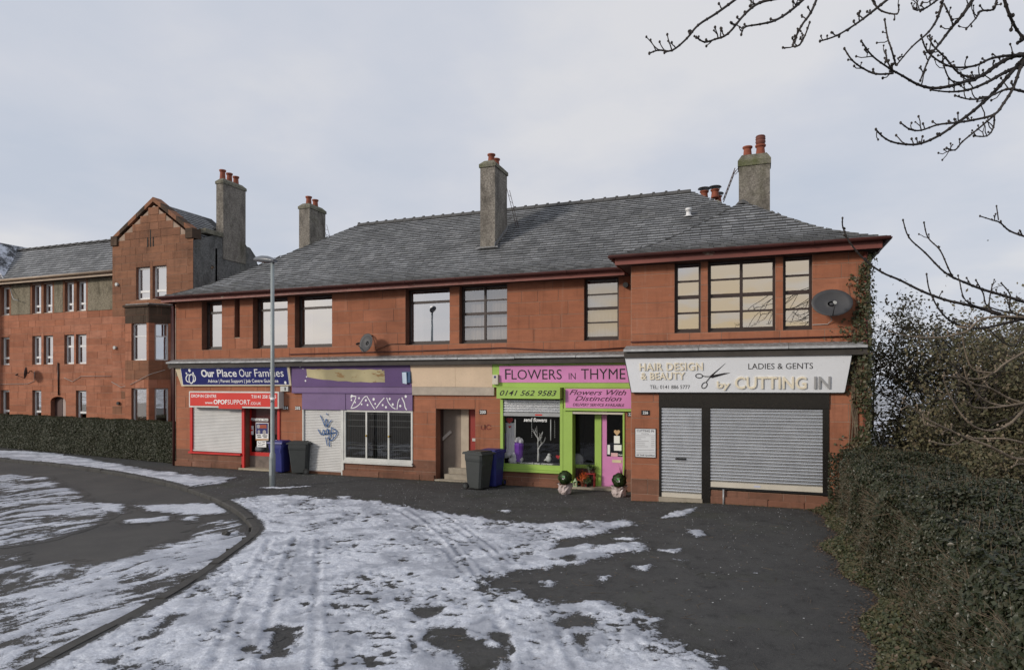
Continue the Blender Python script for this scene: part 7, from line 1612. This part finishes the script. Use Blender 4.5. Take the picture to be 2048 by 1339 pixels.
LD = [
 ([(1685, 436), (1686, 455), (1700, 485), (1730, 520), (1765, 545), (1800, 560), (1844, 582), (1889, 599), (1928, 608), (1964, 617), (2008, 632), (2056, 640)], 7.2, 8.2, q_, 0.022, j2, 0.3),
 ([(1806, 440), (1818, 475), (1850, 505), (1890, 545), (1928, 564), (1964, 578), (2008, 591), (2056, 606)], 7.4, 8.2, q_, 0.019, j2, 0.35),
 ([(1848, 445), (1856, 475), (1880, 500), (1896, 535), (1906, 556)], 7.5, 7.72, q_, 0.009, None, 0.4),
 (Z6((680, -40), (700, 70), (760, 190), (830, 265), (930, 310), (1060, 320), (1200, 290), (1345, 255)), 7.4, 8.2, q_, 0.018, j2, 0.3),
 (Z6((900, 0), (930, 120), (1000, 170), (1090, 190)), 7.6, 7.8, q_, 0.009, None, 0.3),
 ([(1960, 432), (1985, 440), (2000, 445), (2020, 462), (2056, 475)], 7.8, 8.1, q_, 0.012, j2, 0.4),
 ([(1993, 412), (1997, 440)], 7.9, 7.9, 0.006, 0.007, None, 0.0),
 (Z6((1180, 20), (1240, 100), (1240, 200), (1345, 270)), 7.8, 8.1, q_, 0.010, j2, 0.5),
 (Z6((1010, 0), (1060, 90), (1100, 180), (1345, 240)), 7.7, 8.1, q_, 0.010, j2, 0.3),
 (Z6((1120, 30), (1100, 180), (1180, 220)), 7.7, 7.8, q_, 0.008, None, 0.3),
 (Z6((1100, 330), (1200, 420), (1280, 430), (1345, 300)), 7.8, 8.1, q_, 0.010, j2, 0.4),
]
bare_tree('bare tree with long dark branches crossing in front of the tall shrubs', b2, (px2, py2, 4.6), LD, M['bark_dark'], 0.14, 6)
px3, py3 = CS * 9.0 - SN * 7.4, SN * 9.0 + CS * 7.4
LT = [
 (Z6((525, 795), (560, 840), (640, 900), (740, 960), (850, 1010), (950, 1055), (1100, 1110), (1250, 1185), (1345, 1198)), 6.6, 7.2, q_, 0.017, (px3, py3, 1.6), 0.35),
 (Z6((790, 640), (820, 740), (880, 850), (960, 950), (1050, 1000), (1150, 1000), (1250, 950), (1345, 845)), 6.8, 7.3, q_, 0.015, (px3, py3, 2.5), 0.35),
 (Z6((880, 620), (980, 690), (1100, 720), (1230, 790), (1345, 828)), 6.9, 7.3, q_, 0.014, (px3, py3, 2.5), 0.35),
 (Z6((930, 580), (950, 660), (1000, 740), (1080, 810), (1200, 840), (1345, 832)), 6.9, 7.3, q_, 0.013, (px3, py3, 2.5), 0.3),
 (Z6((655, 900), (670, 965), (740, 975)), 6.7, 6.75, 0.006, 0.007, None, 0.2),
 (Z6((700, 1075), (800, 1100), (880, 1095), (940, 1060), (1080, 1060), (1200, 1060), (1345, 1092)), 6.8, 7.2, q_, 0.012, (px3, py3, 1.7), 0.3),
 (Z6((800, 640), (900, 650), (1030, 660), (1130, 620), (1200, 560), (1345, 475)), 6.9, 7.3, q_, 0.013, (px3, py3, 3.3), 0.35),
 (Z6((430, 340), (560, 375), (700, 385), (830, 375), (950, 340), (1050, 260), (1200, 245), (1345, 250)), 6.8, 7.4, q_, 0.014, (px3, py3, 3.6), 0.3),
 (Z6((930, 800), (1000, 850), (1150, 850), (1345, 820)), 6.9, 7.3, q_, 0.011, (px3, py3, 2.4), 0.4),
 (Z6((920, 390), (950, 520), (1000, 600), (1130, 620)), 6.95, 7.1, q_, 0.009, None, 0.35),
 (Z6((1250, 1250), (1290, 1230), (1345, 1232)), 7.0, 7.1, q_, 0.010, (px3, py3, 1.2), 0.2),
]
bare_tree('bare tree with pale tan arching branches low over the hedge', (px3, py3, 0), (px3, py3, 3.9), LT, M['bark_tan'], 0.12, 7)

# ------------------------------------------------------------------ plants and oddments at the flower shop door
wrapm = NT('clear_wrap'); _w = wrapm.noise(9, 3, 0.6); wrapm = wrapm.done(wrapm.bsdf((0.50, 0.42, 0.40), 0.25, 0, 0.5, wrapm.bump(_w, 0.6, 0.03)))
def topiary(u, v, rb, label, seed):
    x, y = PG(u, v); r = np.random.default_rng(seed); rr = random.Random(seed); z0 = float(gz(x, y)); t = thing('topiary_plant', label, 'potted plant', (x, y, z0), 'ball topiaries at the flower shop door')
    MB().lathe((x, y, z0), [(0.10, 0.0), (0.15, 0.22), (0.165, 0.22), (0.165, 0.26), (0.13, 0.26)], 14).build('pot', M['terracotta'], t)
    prof = [(0.12, 0.0), (0.17, 0.05), (0.19, 0.12), (0.175, 0.2), (0.20, 0.26), (0.22, 0.29)]; mb = MB(); vs = []; n = 22
    for (q, z) in prof: vs += [(x + (q + rr.uniform(-0.03, 0.03)) * math.cos(2 * math.pi * k / n), y + (q + rr.uniform(-0.03, 0.03)) * math.sin(2 * math.pi * k / n), z0 + z + rr.uniform(-0.015, 0.015)) for k in range(n)]
    mb.add(vs, [(i * n + k, i * n + (k + 1) % n, (i + 1) * n + (k + 1) % n, (i + 1) * n + k) for i in range(5) for k in range(n)], False); mb.build('wrapping', wrapm, t)
    c = np.array([x, y, z0 + 0.44]); d = r.normal(0, 1, (6000, 3)); d /= np.linalg.norm(d, axis=1, keepdims=True); lump = 1 + 0.07 * np.sin(d[:, :1] * 7 + seed) * np.sin(d[:, 1:2] * 6) + 0.06 * np.sin(d[:, 2:] * 9 + d[:, :1] * 5); P = c + d * rb * lump * r.uniform(0.80, 1.16, (6000, 1)); leaf_mesh('foliage', P, d, 0.05, M['box'], seed, 0.6, par=t)
    MB().sphere(c, rb * 0.84).build('shade_core', M['core'], t)  # dark solid ball painted as shade under the leaves
    MB().box(x - 0.02, x + 0.05, y - rb - 0.025, y - rb - 0.015, z0 + 0.42, z0 + 0.52).build('price_tag', signw, t)
    MB().box(x - 0.018, x + 0.048, y - rb - 0.03, y - rb - 0.0255, z0 + 0.475, z0 + 0.517).build('tag_band', paint('tag_green', (0.08, 0.35, 0.08), 0.5), t)
topiary(1130, 987, 0.165, 'box ball plant in white wrap below the lime pilaster', 1); topiary(1238, 994, 0.16, 'box ball plant in white wrap before the pink door', 2)
YT = YM + 0.2
tb = thing('plant_table', 'small red wooden stool holding a plant in the flower shop doorway', 'stool', Q(1181, 975, YT)); x = PX(1181, YT); redw = paint('red_wood', (0.26, 0.015, 0.018), 0.5)
MB().box(x - 0.14, x + 0.14, YT - 0.09, YT + 0.09, 0.42, 0.45).build('seat', redw, tb)
for a in (-0.12, 0.12):
    for b in (-0.07, 0.07): MB().box(x + a - 0.015, x + a + 0.015, YT + b - 0.015, YT + b + 0.015, 0.065, 0.42).build('leg', redw, tb)
def potplant(u, Y, z, h, leafm, lab, n, seed, potm, sz=0.06, pot_r=0.07, spiky=False):
    x = PX(u, Y); t = thing('pot_plant', lab, 'potted plant', (x, Y, z)); r = np.random.default_rng(seed)
    MB().lathe((x, Y, z), [(pot_r * 0.7, 0), (pot_r, pot_r * 1.7), (pot_r * 1.08, pot_r * 1.7), (pot_r * 1.08, pot_r * 2.0), (pot_r * 0.8, pot_r * 2.0)], 12).build('pot', potm, t)
    if spiky:
        mb = MB(); rr = random.Random(seed)
        for k in range(n): a = rr.uniform(0, 6.28); e = rr.uniform(0.1, 0.5); b = Vector((x, Y, z + pot_r * 2)); tip = b + Vector((math.cos(a) * e, math.sin(a) * e * 0.5, 1)).normalized() * h * rr.uniform(0.7, 1); w = Vector((math.sin(a), math.cos(a), 0)) * 0.012; m_ = (b + tip) / 2 + w; mb.add([b - w * 0.5, b + w * 0.5, m_, tip, m_ - 2 * w], [(0, 1, 2, 3, 4)])
        mb.build('foliage', leafm, t)
    else:
        P = np.array([x, Y, z + pot_r * 2 + h * 0.45]) + r.normal(0, 1, (n, 3)) * np.array([0.07, 0.05, h * 0.28]); leaf_mesh('foliage', P, np.tile([0, -0.5, 1.0], (n, 1)), sz, leafm, seed, 0.6, par=t)
purp = paint('dark_red_blade', (0.075, 0.022, 0.035), 0.5); flo = m_leaf('orange_petals', [(0.50, 0.09, 0.02), (0.60, 0.15, 0.03), (0.40, 0.05, 0.02)])
potplant(1180, YT, 0.45, 0.16, M['box'], 'green leafy plant with silver pot on the red stool', 260, 3, M['grey_metal'], 0.05, 0.05)
potplant(1166, YM + 0.12, 0.065, 0.26, flo, 'orange flowering plant in a terracotta pot by the step', 240, 4, M['terracotta'], 0.05, 0.075)
potplant(1159, YM + 0.22, 0.065, 0.52, purp, 'spiky dark red leaved plant beside the red stool', 16, 5, M['black'], spiky=True)
potplant(1176, YM + 0.06, 0.065, 0.2, M['box'], 'green plant in a black pot on the flower shop step', 200, 6, M['black'], 0.045, 0.055)
potplant(1247, YM - 0.02, 0.065, 0.62, purp, 'spiky dark red plant behind the box ball at the pink door', 14, 7, M['black'], spiky=True)
ln = thing('lantern', 'tiny pale green lantern on the flower shop step', 'lantern', (PX(1151, YM), YM, 0.065)); x = PX(1151, YM + 0.05); yl = YM + 0.03; lg = paint('pale_green_tin', (0.42, 0.55, 0.33), 0.5)
mb = MB()
for a in (-0.042, 0.042):
    for b in (-0.042, 0.042): mb.box(x + a - 0.008, x + a + 0.008, yl + b - 0.008, yl + b + 0.008, 0.085, 0.21)
mb.box(x - 0.055, x + 0.055, yl - 0.055, yl + 0.055, 0.065, 0.084); mb.build('frame', lg, ln); MB().lathe((x, yl, 0.21), [(0.075, 0), (0.03, 0.05), (0.02, 0.07), (0.025, 0.09)], 8, False).build('roof', lg, ln); MB().lathe((x, yl, 0.085), [(0.025, 0), (0.025, 0.08)], 8).build('candle', cream, ln)
# stone lying in the gutter
gxk, gyk = PG(452, 1070, ROADZ)
st_ = MB().sphere((gxk, gyk, ROADZ + 0.035), 0.11, 0.07, 0.055, 9, 6); rr = random.Random(2); st_.v = [(a + rr.uniform(-0.015, 0.015), b + rr.uniform(-0.015, 0.015), c + rr.uniform(-0.012, 0.012)) for a, b, c in st_.v]; st_.sm = [False] * len(st_.sm)
tag(st_.build('loose_stone', M['kerb']), 'dark loose stone lying in the snow by the kerb', 'stone')
